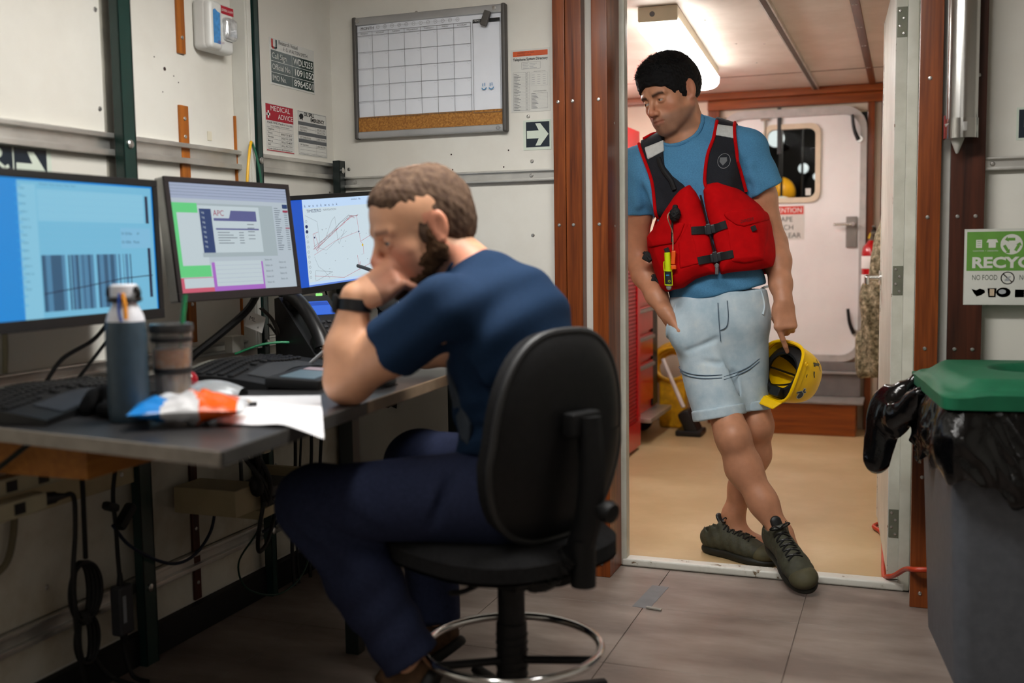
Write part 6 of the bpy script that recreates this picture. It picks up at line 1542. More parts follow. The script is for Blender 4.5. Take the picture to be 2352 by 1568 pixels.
# ---- shoes
M_SHOE = mat('olive_shoe', '#3a3a2c', .7, var=.25, scale=50, bump=.3); M_SOLE = mat('black_olive_sole', '#17170f', .6, var=.2)
def shoe(o, fwd, upv, label=''):
    f_ = A3(fwd)/np.linalg.norm(fwd); u_ = A3(upv); u_ -= f_*(u_@f_); u_ /= np.linalg.norm(u_); r_ = np.cross(f_, u_)
    Ls, Rs, Is = local(o, r_, f_, u_)
    def e(c, r, op='+', k=.02, rot=None): return ell(Ls(c), r, Rs@np.array(rotm(rot)) if rot else Rs, op, k)
    up_ = [e((0, .045, .048), (.040, .062, .040)), e((0, .200, .040), (.048, .082, .034), k=.03), e((0, .120, .055), (.038, .085, .042), k=.03), cone(Ls((0, .035, .060)), Ls((0, .045, .098)), .041, .040, k=.02), cone(Ls((0, .10, .08)), Ls((0, .07, .112)), .022, .020, k=.015)]
    up_ += [cone(Ls((0, .040, .085)), Ls((0, .040, .15)), .036, .040, '-', .006), plane(Ls((0, 0, .020)), -Rs[:, 2], '&', .003)]
    up_ += [func(lambda X: .0010*np.sin(Is(X)[:, 1]*170+Is(X)[:, 2]*90))]
    a = implicit('shoe', up_, .0035, M_SHOE, SM, it=1)
    so = [e((0, .050, .012), (.043, .062, .030)), e((0, .205, .012), (.052, .090, .026), k=.03), e((0, .125, .012), (.040, .09, .026), k=.03), plane(Ls((0, 0, .026)), Rs[:, 2], '&', .003), plane(Ls((0, 0, .0)), -Rs[:, 2], '&', .003)]
    s2 = implicit('sole', so, .0035, M_SOLE, SM, it=1)
    tc = [e((0, .245, .036), (.046, .050, .034)), plane(Ls((0, .225, .03)), -Rs[:, 1]+Rs[:, 2]*.5, '&', .004), plane(Ls((0, 0, .02)), -Rs[:, 2], '&', .003)]
    implicit('toe_cap', tc, .0035, mat('olive_brown_toe', '#4a4630', .7, var=.2), SM, it=1)
    sh = Shape()
    def srf(x, y):
        z = .14
        for _ in range(40):
            dd = feval(up_[:5], np.array([Ls((x, y, z))]))[0]; z -= dd*.8
        return Ls((x, y, z+.002))
    for k in range(5):
        y0 = .095+.022*k; sh.tube([srf(-.024+.03*t_*1.6, y0+(.018 if t_ > .5 else 0)*0+.016*t_) for t_ in (0, .25, .5, .75, 1)], .0028, n=6, smooth=3); sh.tube([srf(.024-.03*t_*1.6, y0+.016*t_) for t_ in (0, .25, .5, .75, 1)], .0028, n=6, smooth=3)
    for g in (-1, 1): sh.tube([V3(srf(0, .095))+V3(Rs@A3(p)) for p in ((0, 0, .004), (g*.018, .004, .022), (g*.034, .0, .014), (g*.022, -.004, .004), (0, 0, .004))], .0026, n=6, smooth=5)
    sh.obj('laces', M_BLACK, SM, world=True)
    tn = [cone(Ls((0, .088, .095)), Ls((0, .062, .130)), .020, .019, flat=(Rs[:, 1], .45)), ]
    implicit('tongue', tn, .003, M_BLACK, SM, it=0)
    P = Print(np_to_m(np.stack([Rs[:, 0], A3(Rs@A3((0, -.55, .83))), Rs@A3((0, .83, .55))], 1)), Ls((0, .085, .124)), .0012); P.text('BRAHMA', 0, 0, .009, M_LGREYINK, 'CENTER'); P.obj('tongue_label', SM)
    return a
def np_to_m(R): return Matrix([[float(R[i, j]) for j in range(3)] for i in range(3)])
shoe((-.662, 3.762, .001), (.225, -.115, 0), (0, 0, 1))
shoe((-.404, 3.585, .098), (.150, -.250, -.095), (-.22, -.18, 1))
# ================================================================ seated man at the desk
SS = thing('person', 'seated bearded man in navy t-shirt and navy trousers leaning on his hand at the desk', 'person', (-0.86, 2.12, 0.45))
# head: looks down at the desk, profile towards the camera
fh = A3((-.700, -.714, 0)); fh /= np.linalg.norm(fh); th = math.radians(20)
fw2 = fh*math.cos(th)+A3((0, 0, -math.sin(th))); rt2 = np.cross(fw2, (0, 0, 1)); rt2 /= np.linalg.norm(rt2); up2 = np.cross(rt2, fw2)
HS2 = 1.06; H2 = A3((-.985, 2.098, 1.148))
L2, R2, I2 = local(H2, rt2, fw2, up2)
sk = head_prims(L2, R2, HS2, 1.0)
nb2 = A3((-.875, 2.130, 1.035))
sk += [cone(L2((0, -.025, -.050)), nb2, .058, .066, k=.03), cone(L2((0, .02, -.075)), nb2+A3((-.04, 0, -.03)), .040, .048, k=.03)]
# trunk under the shirt
sk += chain([nb2+A3((.03, 0, -.03)), (-.775, 2.16, .90), (-.79, 2.17, .72), (-.80, 2.17, .58)], [.060, .072, .072, .075], k=.04, flat=((0, 1, 0), 1.3))
# left arm (towards the camera): elbow on the desk, forearm up to the face
sL_, eL_, wL_ = A3((-.870, 1.955, .975)), A3((-1.098, 1.962, .828)), A3((-1.088, 1.985, 1.000))
sk += [cone(sL_, sL_+(eL_-sL_)*.5, .058, .055, k=.03), cone(sL_+(eL_-sL_)*.5, eL_, .055, .046, k=.03), ell(eL_+A3((.004, 0, -.010)), (.040, .038, .036), k=.03)]
sk += chain([eL_, eL_+(wL_-eL_)*.35+A3((-.006, 0, 0)), wL_], [.046, .0465, .0305], k=.025)
# left hand on the mouth: fingers curled under, thumb along the cheek
yh = A3((.72, .25, .42)); yh /= np.linalg.norm(yh); zh = A3((-.25, -.86, .45)); zh -= yh*(zh@yh); zh /= np.linalg.norm(zh); xh = np.cross(yh, zh)
Rh = np.stack([xh, yh, zh], 1)
sk += hand_prims(wL_+yh*.008, Rh, [(1.0, 1.1, .5), (1.1, 1.15, .5), (1.15, 1.2, .5), (1.2, 1.2, .5)], thumb=((.024, .024, -.004), (.040, .060, .000), (.040, .096, .004)), s=1.03)
# right arm: forearm on the desk, hand with the stylus
sR_, eR_, wR_ = A3((-.860, 2.340, .975)), A3((-1.10, 2.52, .840)), A3((-1.300, 2.462, .832))
sk += [cone(sR_, sR_+(eR_-sR_)*.5, .056, .052, k=.03), cone(sR_+(eR_-sR_)*.5, eR_, .052, .044, k=.03)] + chain([eR_, eR_+(wR_-eR_)*.35, wR_], [.044, .044, .029], k=.025)
yr = A3((-.93, -.12, .02)); yr /= np.linalg.norm(yr); zr = A3((.05, .55, .82)); zr -= yr*(zr@yr); zr /= np.linalg.norm(zr); xr = np.cross(yr, zr)
Rr = np.stack([xr, yr, zr], 1)
sk += hand_prims(wR_+yr*.008, Rr, [(.55, .75, .4), (.65, .85, .4), (.85, 1.0, .5), (.95, 1.05, .5)], thumb=((.024, .022, -.012), (.030, .055, -.034), (.022, .086, -.046)))
# legs (under the trousers, simple)
hpL, knL, anL = A3((-.80, 2.045, .575)), A3((-1.205, 1.975, .552)), A3((-1.005, 2.000, .245))
hpR, knR, anR = A3((-.81, 2.255, .575)), A3((-1.180, 2.440, .552)), A3((-1.10, 2.37, .185))
for a, b, c_ in ((hpL, knL, anL), (hpR, knR, anR)): sk += [cone(a, b, .075, .052, k=.03)]+chain([b, b+(c_-b)*.35+A3((.02, 0, 0)), c_], [.050, .048, .034], k=.03)
ftL = [anL, anL+A3((.018, 0, -.05)), anL+A3((-.055, -.01, -.185))]; ftR = [anR, anR+A3((.01, 0, -.07)), anR+A3((-.13, 0, -.12))]
sk += chain(ftL, [.034, .036, .028], k=.02)+chain(ftR, [.034, .036, .028], k=.02)
def skin_col2(V):
    base = np.tile(A3(hexc('#cf9a78')), (len(V), 1)); Q = I2(V)/HS2; x, y, z = Q.T
    def blend(c, w):
        nonlocal base; base = base*(1-w[:, None])+A3(hexc(c))*w[:, None]
    inh = (np.abs(x) < .12) & (y > -.13) & (y < .15) & (z > -.16) & (z < .16)
    g = lambda cx, cy, cz, r: np.exp(-(((np.abs(x)-cx)/r)**2+((y-cy)/r)**2+((z-cz)/r)**2))
    blend('#c67a66', inh*np.clip(g(.042, .072, -.032, .026)*.7+g(0, .118, -.034, .020)*.9, 0, 1))
    blend('#d6846b', inh*(np.abs(x) > .074)*(z < .03)*(y < .02)*.6)
    br = np.exp(-((z-.020)/.0055)**2)*(np.abs(x) > .012)*(np.abs(x) < .050)*(y > .06); blend('#6d4a36', inh*np.clip(br, 0, 1)*.75)
    bd = sstep(-z, .040, .060)*sstep(y, -.03, .0); blend('#5b3d2d', inh*bd*.8)
    hd = np.exp(-(np.linalg.norm(V-(wL_+yh*.10), axis=1)/.05)**2); blend('#d08a70', hd*.6)
    hr = np.exp(-(np.linalg.norm(V-(wR_+yr*.10), axis=1)/.06)**2); blend('#d98a7a', hr*.8)
    return base
M_SKIN2 = mat('skin_light', '#cf9a78', .48, var=.04, scale=60, vcol='tint', sss=.04, bump=.05, bscale=350)
implicit('body', sk, .0030, M_SKIN2, SS, skin_col2, it=1)
eyes(L2, R2, HS2, SS, fw2+A3((0, 0, -.35)), '#3a4a55')
# hair: short brown, thin on the crown
hp2 = []
def e2(c, r, op='+', k=.012): hp2.append(ell(L2(A3(c)*HS2), A3(r)*HS2, R2, op, k*HS2))
e2((0, -.014, .037), (.0800, .1005, .0895)); e2((0, -.05, .00), (.0765, .068, .082), k=.03); e2((0, .040, .072), (.057, .046, .031), k=.03)
e2((0, .118, .000), (.095, .072, .082), '-', .010)
for g in (-1, 1):
    e2((g*.064, .094, .006), (.032, .044, .046), '-', .010); e2((g*.100, -.010, -.016), (.022, .018, .034), '-', .005); e2((g*.0660, .020, -.008), (.0090, .017, .050), '+', .012)
e2((0, -.045, .140), (.044, .050, .0225), '-', .010)
hp2.append(plane(L2(A3((0, 0, -.062))*HS2), -R2[:, 2], '&', .01)); e2((0, .07, -.085), (.12, .100, .075), '-', .012)
hp2.append(func(lambda X: -.0014*snoise(X, 420, 5)-.0010*snoise(X, 150, 15)))
M_HAIR2 = patchy('short_brown_hair', '#443126', '#5f4a3a', '#735d4a', rough=.8, scale=60, lo=.35, hi=.6, bump=.35, fine=900, spec=.2)
hr2 = implicit('hair', hp2, .0035, M_HAIR2, SS, it=1)
# beard
bp = []
def eb(c, r, op='+', k=.012): bp.append(ell(L2(A3(c)*HS2), A3(r)*HS2, R2, op, k*HS2))
def cb_(a, b, ra, rb, k=.015): bp.append(cone(L2(A3(a)*HS2), L2(A3(b)*HS2), ra*HS2, rb*HS2, '+', k))
for g in (-1, 1):
    cb_((g*.066, .014, -.012), (g*.062, .008, -.050), .012, .0205); cb_((g*.060, .006, -.052), (g*.030, .068, -.100), .0225, .0215); cb_((g*.050, .040, -.060), (g*.034, .070, -.092), .018, .018); cb_((0, .1015, -.055), (g*.028, .088, -.066), .0085, .0090)
eb((0, .077, -.106), (.036, .031, .028)); eb((0, .112, -.0690), (.018, .012, .008), '-', .006)
bp.append(func(lambda X: -.0025*snoise(X, 200, 7)-.0015*snoise(X, 420, 8)))
implicit('beard', bp, .0033, mat('dark_brown_beard', '#45301f', .9, var=.35, scale=200, spec=.15, bump=.6, bscale=800), SS, it=0)
# ---- t-shirt
tee = [ell((-.800, 2.150, .885), (.118, .195, .165), (0, .40, 0), k=.05), ell((-.795, 2.165, .715), (.125, .175, .155), (0, -.05, 0), k=.06), ell((-.805, 2.170, .60), (.130, .180, .09), k=.05), ell((-.835, 2.140, .975), (.095, .15, .095), (0, .4, 0), k=.05), cone((-.885, 2.130, 1.045), (-.805, 2.140, .975), .060, .085, k=.05)]
tee += [cone(nb2+A3((.03, -.03, -.045)), sL_, .062, .064, k=.04), cone(nb2+A3((.03, .03, -.045)), sR_, .062, .064, k=.04)]
cL_, cR_ = sL_+(eL_-sL_)*.55, sR_+(eR_-sR_)*.5
tee += [cone(sL_, cL_, .068, .071, k=.03), cone(sR_, cR_, .066, .069, k=.03)]
dL_ = A3((-.62, -.02, -.78)); tee += [cutbox(cL_, eL_-sL_, .17, .10), cutbox(cR_, eR_-sR_, .17, .10)]
tee += [cone(cL_-(eL_-sL_)*.06, cL_+(eL_-sL_)*.1, .057, .060, '-', .004), cone(cR_-(eR_-sR_)*.06, cR_+(eR_-sR_)*.1, .055, .058, '-', .004)]
NH2 = ((-.945, 2.115, 1.085), (.070, .076, .058), (0, -.95, 0))
tee += [ell(*NH2, '-', .004)]
tee_base = [q for q in tee if q.op == '+']
tee += [cone((-.86, 1.94, .90), (-.80, 1.985, .80), .012, .008, '-', .02), cone((-.83, 1.975, .80), (-.70, 2.02, .86), .008, .006, '-', .02), cone((-.84, 2.0, .72), (-.72, 2.0, .75), .008, .006, '-', .018), cone((-.86, 2.02, .655), (-.74, 2.0, .665), .008, .006, '-', .018)]
tee.append(func(lambda X: .0030*np.sin(X[:, 2]*70-X[:, 0]*38+2.0*snoise(X, 9, 31))*sstep(snoise(X, 7, 33)+.5, -.2, .9)+.0016*snoise(X, 40, 32)))
M_NAVYT = mat('navy_jersey', '#1b2f49', .85, var=.15, scale=260, bump=.2, bscale=800, spec=.12)
implicit('t_shirt', tee, .0050, M_NAVYT, SS, it=2)
cl2 = collar_loop(tee_base, *NH2); sh = Shape(); sh.tube([V3(q) for q in cl2], .0070, n=8, closed=True); sh.obj('collar', M_NAVYT, SS, world=True)
# grey mesh insert on the side seam
ins = [(-.915, .865), (-.892, .868), (-.835, .735), (-.842, .690), (-.872, .700)]
P = list(tee_base)+[func(lambda X: -.0028+0*X[:, 0]), fdist(lambda X: poly_sd(ins, X[:, 0], X[:, 2]), '&', .003), plane((0, 2.10, 0), (0, 1, 0), '&', .002)]
implicit('side_insert', P, .005, mat('slate_mesh_insert', '#39424d', .8, var=.1, scale=200), SS, it=1)
# ---- trousers
tr = [ell((-.81, 2.165, .575), (.150, .185, .105), k=.05), cone(hpL, knL+A3((.03, 0, .004)), .102, .078, k=.04), cone(hpR, knR+A3((.03, 0, .004)), .100, .078, k=.04)]
aL_ = anL-knL; aR_ = anR-knR
tr += chain([knL, knL+(anL-knL)*.5+A3((.012, 0, 0)), anL+aL_*.14], [.080, .073, .066], k=.035) + chain([knR, knR+(anR-knR)*.5+A3((.012, 0, 0)), anR+aR_*.1], [.080, .070, .062], k=.035)
aL_ = anL-knL; aR_ = anR-knR
tr += [cutbox(anL+aL_*.10, aL_, .20, .10), cutbox(anR+aR_*.06, aR_, .20, .10), cone(anL+aL_*.05, anL+aL_*.15, .055, .056, '-', .004), cone(anR+aR_*.02, anR+aR_*.1, .050, .052, '-', .004), plane((0, 0, .655), (.15, 0, 1), '&', .01)]
def wrk(X):
    d1 = np.linalg.norm(X-(anL-aL_*.22), axis=1); d2 = np.linalg.norm(X-(knL+A3((.06, -.05, -.06))), axis=1)
    return .0055*np.sin((X@(aL_/np.linalg.norm(aL_)))*75+X[:, 1]*30+1.5*snoise(X, 12, 41))*np.exp(-(d1/.10)**2)+.005*np.sin((X[:, 0]+X[:, 2])*70+1.5*snoise(X, 10, 42))*np.exp(-(d2/.11)**2)+.0025*snoise(X, 24, 43)
tr += [func(wrk), cone((-.985, 1.945, .665), (-1.02, 1.895, .545), .007, .006, '-', .014), cone((-.855, 1.96, .66), (-.90, 1.93, .53), .008, .006, '-', .02), cone((-1.20, 1.925, .515), (-1.12, 1.94, .485), .012, .010, '-', .02)]
M_NAVYP = mat('navy_trouser_cotton', '#2a3048', .85, var=.15, scale=120, bump=.2, bscale=700, spec=.12)
implicit('trousers', tr, .0050, M_NAVYP, SS, it=2)
# ---- shoes
M_SUEDE = mat('brown_suede', '#553d29', .85, var=.3, scale=60, bump=.3); M_DSOLE = mat('black_sole', '#121110', .6)
def simple_shoe(o, f_, u_):
    f_ = A3(f_)/np.linalg.norm(f_); u_ = A3(u_); u_ -= f_*(u_@f_); u_ /= np.linalg.norm(u_); r_ = np.cross(f_, u_); Ls, Rs, Is = local(o, r_, f_, u_)
    e = lambda c, r, op='+', k=.02: ell(Ls(c), r, Rs, op, k)
    up_ = [e((0, .045, .050), (.041, .062, .045)), e((0, .195, .040), (.048, .082, .034), k=.03), e((0, .120, .055), (.040, .085, .044), k=.03), cone(Ls((0, .040, .06)), Ls((0, .045, .105)), .042, .042, k=.02), plane(Ls((0, 0, .022)), -Rs[:, 2], '&', .003), cone(Ls((0, .045, .09)), Ls((0, .045, .15)), .037, .040, '-', .005)]
    implicit('shoe', up_, .004, M_SUEDE, SS, it=1)
    implicit('sole', [e((0, .050, .010), (.045, .064, .034)), e((0, .200, .010), (.052, .092, .030), k=.03), e((0, .125, .010), (.042, .09, .03), k=.03), plane(Ls((0, 0, .026)), Rs[:, 2], '&', .003), plane(Ls((0, 0, .0)), -Rs[:, 2], '&', .003)], .004, M_DSOLE, SS, it=1)
simple_shoe(anL+A3((.085, .0, -.055)), (-.42, -.02, -.88), (-.88, 0, .42)); simple_shoe(anR+A3((.075, .0, -.075)), (-.78, .0, -.60), (-.60, 0, .80))
# ---- watch
t = thing('wrist_watch', 'black sports watch on the raised left wrist of the seated man', 'watch', tuple(wL_-A3((0, 0, .02))))
ax_ = (wL_-eL_)/np.linalg.norm(wL_-eL_); wc = wL_-ax_*.018
o1 = A3((-.90, -.40, 0)); o1 -= ax_*(o1@ax_); o1 /= np.linalg.norm(o1); o2 = np.cross(ax_, o1)
sh = Shape(); sh.lathe([(.0335, -.013), (.0365, -.012), (.0365, .012), (.0335, .013)], tuple(wc), V3(ax_), n=36); sh.obj('strap', M_BLACK, t, world=True)
Mw = np_to_m(np.stack([ax_, o2, o1], 1)); sh = Shape(); sh.box(tuple(wc+o1*.040), (.040, .038, .011), Mw, bev=.004); sh.obj('case', M_BLACK, t, world=True)
sh = Shape(); sh.box(tuple(wc+o1*.0458), (.030, .028, .001), Mw); sh.obj('glass', mat('watch_glass', '#33474d', .08, var=.1), t, world=True)
# ---- stylus in the right hand
tipp = A3((-1.520, 2.495, .788)); bk_ = A3((-1.435, 2.462, .842))
t = thing('stylus', 'white stylus held in the right hand of the seated man', 'stylus', tuple(tipp))
Shape().tube([V3(tipp+(bk_-tipp)*.18), V3(bk_+(bk_-tipp)*.5)], .0048, n=14).obj('barrel', mat('white_stylus', '#d3d3d5', .3), t, world=True)
Shape().cyl(tuple(tipp+(bk_-tipp)*.18), tuple(tipp), .0048, .0012, n=14).obj('tip', mat('white_stylus', '#d3d3d5'), t, world=True)

# ---- crumpled gloves on the desk
gl = [ell((GLOVE_AT[0]+.045*math.cos(k*2.4)*(k/9), GLOVE_AT[1]+.052*math.sin(k*2.4)*(k/9), DZ+.020+.008*(k % 3)), (.030, .026, .016), (k*.5, k*.3, k*1.1), k=.012) for k in range(9)]
gl += [cone((GLOVE_AT[0]+.02, GLOVE_AT[1]-.05+.022*k, DZ+.016), (GLOVE_AT[0]+.075+.008*(k % 2), GLOVE_AT[1]-.065+.026*k, DZ+.014), .012, .010, k=.008) for k in range(4)]
gl += [func(lambda X: .006*snoise(X, 70, 71)+.003*snoise(X, 150, 72)), plane((0, 0, DZ+.001), (0, 0, -1), '&', .002)]
tag(implicit('work_gloves', gl, .004, mat('black_glove_fabric', '#131314', .9, var=.4, bump=.4, spec=.15)), 'crumpled black work gloves beside the slate blue bottle', 'gloves')
# ================================================================ next room
M_DOORW = patchy('far_door_white', '#dddcda', '#e3e2e0', rough=.5, scale=2.5, bump=.02)
YD = 6.52
D2 = struct(empty('door_2', (-.64, YD, .43)))
def rrect(x0, x1, z0, z1, r, n=6):
    P = []
    for cx, cz, a0 in ((x1-r, z1-r, 0), (x0+r, z1-r, PI/2), (x0+r, z0+r, PI), (x1-r, z0+r, 1.5*PI)):
        P += [(cx+r*math.cos(a0+PI/2*i/n), cz+r*math.sin(a0+PI/2*i/n)) for i in range(n+1)]
    return P
def ringprism(outer, inner, y0, y1):
    """frame between two loops of equal length"""
    n = len(outer); s = Shape()
    vs = [(p[0], y0, p[1]) for p in outer]+[(p[0], y0, p[1]) for p in inner]+[(p[0], y1, p[1]) for p in outer]+[(p[0], y1, p[1]) for p in inner]
    fs = []
    for i in range(n):
        j = (i+1) % n; fs += [(i, j, n+j, n+i), (2*n+i, 3*n+i, 3*n+j, 2*n+j), (i, 2*n+i, 2*n+j, j), (n+i, n+j, 3*n+j, 3*n+i)]
    return s.add(vs, fs)
wo = rrect(-.785, -.51, 1.368, 1.768, .04); do = rrect(-1.03, -.26, .44, 1.838, .10)
ringprism(do, wo, YD, YD+.03).obj('leaf', M_DOORW, D2, world=True)
ringprism(rrect(-1.065, -.225, .40, 1.885, .13), rrect(-1.03, -.26, .44, 1.838, .10), YD-.02, YD+.04).obj('frame', mat('grey_white_frame', '#a9a7a3', .5, var=.12, scale=20), D2, world=True)
ringprism(rrect(-.815, -.48, 1.338, 1.798, .06), wo, YD-.012, YD).obj('window_gasket_frame', mat('yellowed_frame', '#cabca4', .5, var=.08), D2, world=True)
s = Shape(); s.prism(wo, .006, Matrix(((1, 0, 0), (0, 0, 1), (0, 1, 0))), (0, YD+.012, 0)); s.obj('pane', mat('window_glass', '#ffffff', .02, var=0, trans=1.0, ior=1.05), D2, world=True)
def dog(x, z, a):
    s = Shape(); s.cyl((x+.025, YD-.03, z-.055), (x+.025, YD, z-.055), .018, n=18); s.obj('dog_hub', M_STEEL, D2, world=True)
    Shape().tube([(x+.02, YD-.035, z-.06), (x-.004, YD-.04, z), (x-.016, YD-.04, z+.085)], lambda q: .013-.004*q, n=10, smooth=4).obj('dog_handle', M_BLACK, D2, world=True)
dog(-.290, 1.745, 0); dog(-.300, .63, 0)
s = Shape(); s.box((-.303, YD-.006, 1.16), (.062, .012, .18), bev=.004); s.obj('lock_plate', mat('worn_steel_plate', '#85807a', .4, .6), D2, world=True)
s = Shape(); s.cyl((-.295, YD-.012, 1.205), (-.295, YD-.05, 1.205), .012, n=18); s.tube([(-.295, YD-.05, 1.205), (-.40, YD-.052, 1.205)], .009, n=12); s.obj('lever_handle', M_CHROME, D2, world=True)
s = Shape(); s.box((-.717, YD-.010, 1.76), (.024, .006, .27), bev=.002); s.obj('strap', M_BLACK, D2, world=True)
s = Shape(); s.box((-.80, YD-.012, 1.77), (.012, .01, .12), bev=.003); s.box((-.80, YD-.012, 1.83), (.05, .01, .014), bev=.003); s.obj('hook', mat('brass_grey', '#8d8578', .5, .5), D2, world=True)
P = Print(BF, (0, YD-.0005, 0), .0008)
P.rect(-.80, 1.12, -.570, 1.322, M_W2, .0004); P.rect(-.80, 1.270, -.574, 1.318, mat('attention_red', '#c23b2e', .5)); P.text('ATTENTION', -.687, 1.293, .040, M_WHITE, 'CENTER', width=.205, w=.0012)
M_DG = mat('dark_grey_print', '#3d3f3c', .5)
P.text('ESCAPE', -.635, 1.240, .042, M_DG, 'RIGHT', w=.0012); P.text('HATCH', -.630, 1.192, .042, M_DG, 'RIGHT', w=.0012); P.text('KEEP CLEAR', -.588, 1.145, .042, M_DG, 'RIGHT', w=.0012); P.obj('attention_notice', D2)
Shape().bx(-.565, -.535, YD-.001, YD+.011, 1.38, 1.42).obj('pane_sticker', M_W2, D2, world=True)
# what shows through the pane: fishing floats on the dark deck, deck lights
def buoy(label, p, r, m):
    b = thing('buoy', label, 'buoy', p); Shape().ell((0, 0, 0), r, n=28, m=18).obj('float', m, b); Shape().tube([(0, 0, r*.98), (0, .02, 2.45-p[2])], .008, n=8).obj('rope', M_BLACKR, b)
M_BY = mat('yellow_buoy', '#e0a11c', .4, emit='#e0901c', estr=.0)
buoy('orange yellow buoy outside the far door window, uppermost', (-.82, 7.46, 1.44), .11, M_BY); buoy('white buoy outside the far door window', (-.77, 7.14, 1.31), .095, mat('white_buoy', '#c6cac6', .4)); buoy('orange yellow buoy outside the far door window, lowest', (-.66, 7.36, 1.14), .12, M_BY)
for k, (x, y, z, r) in enumerate(((-.86, 7.6, 1.82, .065), (-.70, 7.9, 1.63, .040), (-.615, 8.0, 1.575, .030), (-.545, 8.0, 1.53, .034))):
    t = thing('deck_light', ('large round deck light outside the far window behind the black strap', 'oval deck light outside the far window, highest of the three in a row', 'small deck light outside the far window, middle of the three in a row', 'deck light outside the far window, lowest of the three in a row')[k], 'light', (x, y, z))
    Shape().lathe([(0, 0), (r, 0), (r*1.05, .03), (r*.6, .09), (0, .10)], (0, 0, 0), (0, 1, 0), n=28).obj('housing', M_BLACK, t); Shape().tube([(0, .09, 0), (0, 8.40-y, 0)], .012, n=8).obj('bracket', M_BLACK, t); Shape().lathe([(0, -.012), (r*.9, -.002), (r*.9, 0), (0, 0)], (0, 0, 0), (0, 1, 0), n=28).obj('lens', emis('deck_lamp', (.80, .90, .88), .9), t)
tag(Shape().bx(-1.6, .3, 8.4, 8.45, 0, 2.4).obj('deck_bulkhead', mat('dark_bulkhead', '#15130f', .7, var=.3)), 'dark bulkhead out on deck behind the far door window', 'wall')
_pl = bpy.data.lights.new('buoy_fill_light', 'POINT'); _pl.energy = 14; _pl.color = (1, .95, .85); _pl.shadow_soft_size = .1; _po = bpy.data.objects.new('buoy_fill_light', _pl); _po.location = (-.55, 6.9, 1.95); COL.objects.link(_po)  # added point light without a fixture, brightens the buoys behind the pane
# trims on the far wall
def ft(n, x0, x1, z0, z1, m, y=6.52): return struct(Shape().bx(x0, x1, y, YF-.001, z0, z1, bev=.003).obj('trim_%d' % n, m))
ft(6, -.223, -.184, 0, 1.955, M_WOODFZ); ft(7, -.147, -.06, 0, 1.955, wood('far_dark_post', '#4a2312', '#2c1208', axis='z')); ft(8, -1.14, -1.07, 0, 1.925, M_WOODFZ)
struct(Shape().bx(-2.3, .21, 6.47, 6.549, 1.957, 1.999, bev=.004).obj('trim_9', M_WOODF)); struct(Shape().bx(-1.14, .0, 6.50, 6.549, 1.900, 1.956, bev=.004).obj('trim_10', M_WOODF))
# steps
t = thing('wooden_step', 'varnished wooden step box with grey tread below the far door', 'step', (-.66, 6.38, 0))
Shape().bx(-1.06, -.255, 6.25, 6.50, .0, .183, bev=.004).obj('riser_box', wood('step_wood', '#8f4a16', '#6b3210', axis='x'), t, world=True)
Shape().bx(-1.08, -.215, 6.232, 6.51, .184, .197, bev=.004).obj('tread', mat('grey_nonslip', '#7b7671', .8, var=.12, bump=.3), t, world=True)
t = thing('door_sill_step', 'grey steel sill step under the far door', 'step', (-.66, 6.51, .2))
Shape().bx(-1.06, -.24, 6.475, 6.519, .198, .330, bev=.004).obj('riser', mat('grey_steel_riser', '#6f6b68', .6, var=.1), t, world=True)
Shape().bx(-1.08, -.23, 6.455, 6.519, .331, .345, bev=.004).obj('tread', mat('pale_grey_edge', '#8d8883', .6), t, world=True); Shape().bx(-1.06, -.24, 6.495, 6.519, .346, .398, bev=.003).obj('coaming', mat('grey_steel_riser', '#6f6b68'), t, world=True)
# fire extinguisher
t = thing('fire_extinguisher', 'red fire extinguisher on the far wall beside the white door', 'fire extinguisher', (-.186, 6.42, .68))
M_FR = mat('extinguisher_red', '#a80f14', .25, coat=.4, var=.05)
Shape().lathe([(0, 0), (.052, 0), (.056, .015), (.056, .36), (.048, .395), (.026, .42), (.018, .43), (0, .43)], n=32).obj('cylinder', M_FR, t)
Shape().lathe([(.0565, .27), (.0570, .271), (.0570, .34), (.0565, .341)], n=32).obj('upper_label', M_WHITE, t); s = Shape(); s.lathe([(.0565, .14), (.0570, .141), (.0570, .235), (.0565, .236)], n=32); s.obj('lower_label', M_WHITE, t)
Shape().box((.030, -.049, .188), (.014, .004, .095), (0, 0, .5)).obj('yellow_stripe', mat('label_yellow', '#d9b21c', .4), t)
s = Shape(); s.cyl((0, 0, .43), (0, 0, .465), .016, n=18); s.box((.01, -.02, .475), (.03, .075, .018), (.2, 0, 0), bev=.004); s.box((.012, -.025, .50), (.022, .08, .010), (-.25, 0, 0), bev=.003); s.obj('valve', mat('grey_valve', '#7b756c', .35, .7), t)
Shape().tube([(.02, -.02, .46), (.035, -.035, .43), (.035, -.03, .38)], .007, n=8, smooth=4).obj('nozzle', M_BLACK, t); Shape().box((-.012, -.03, .455), (.010, .01, .035), (0, .3, 0), bev=.002).obj('safety_pin', mat('label_yellow', '#d9b21c'), t)
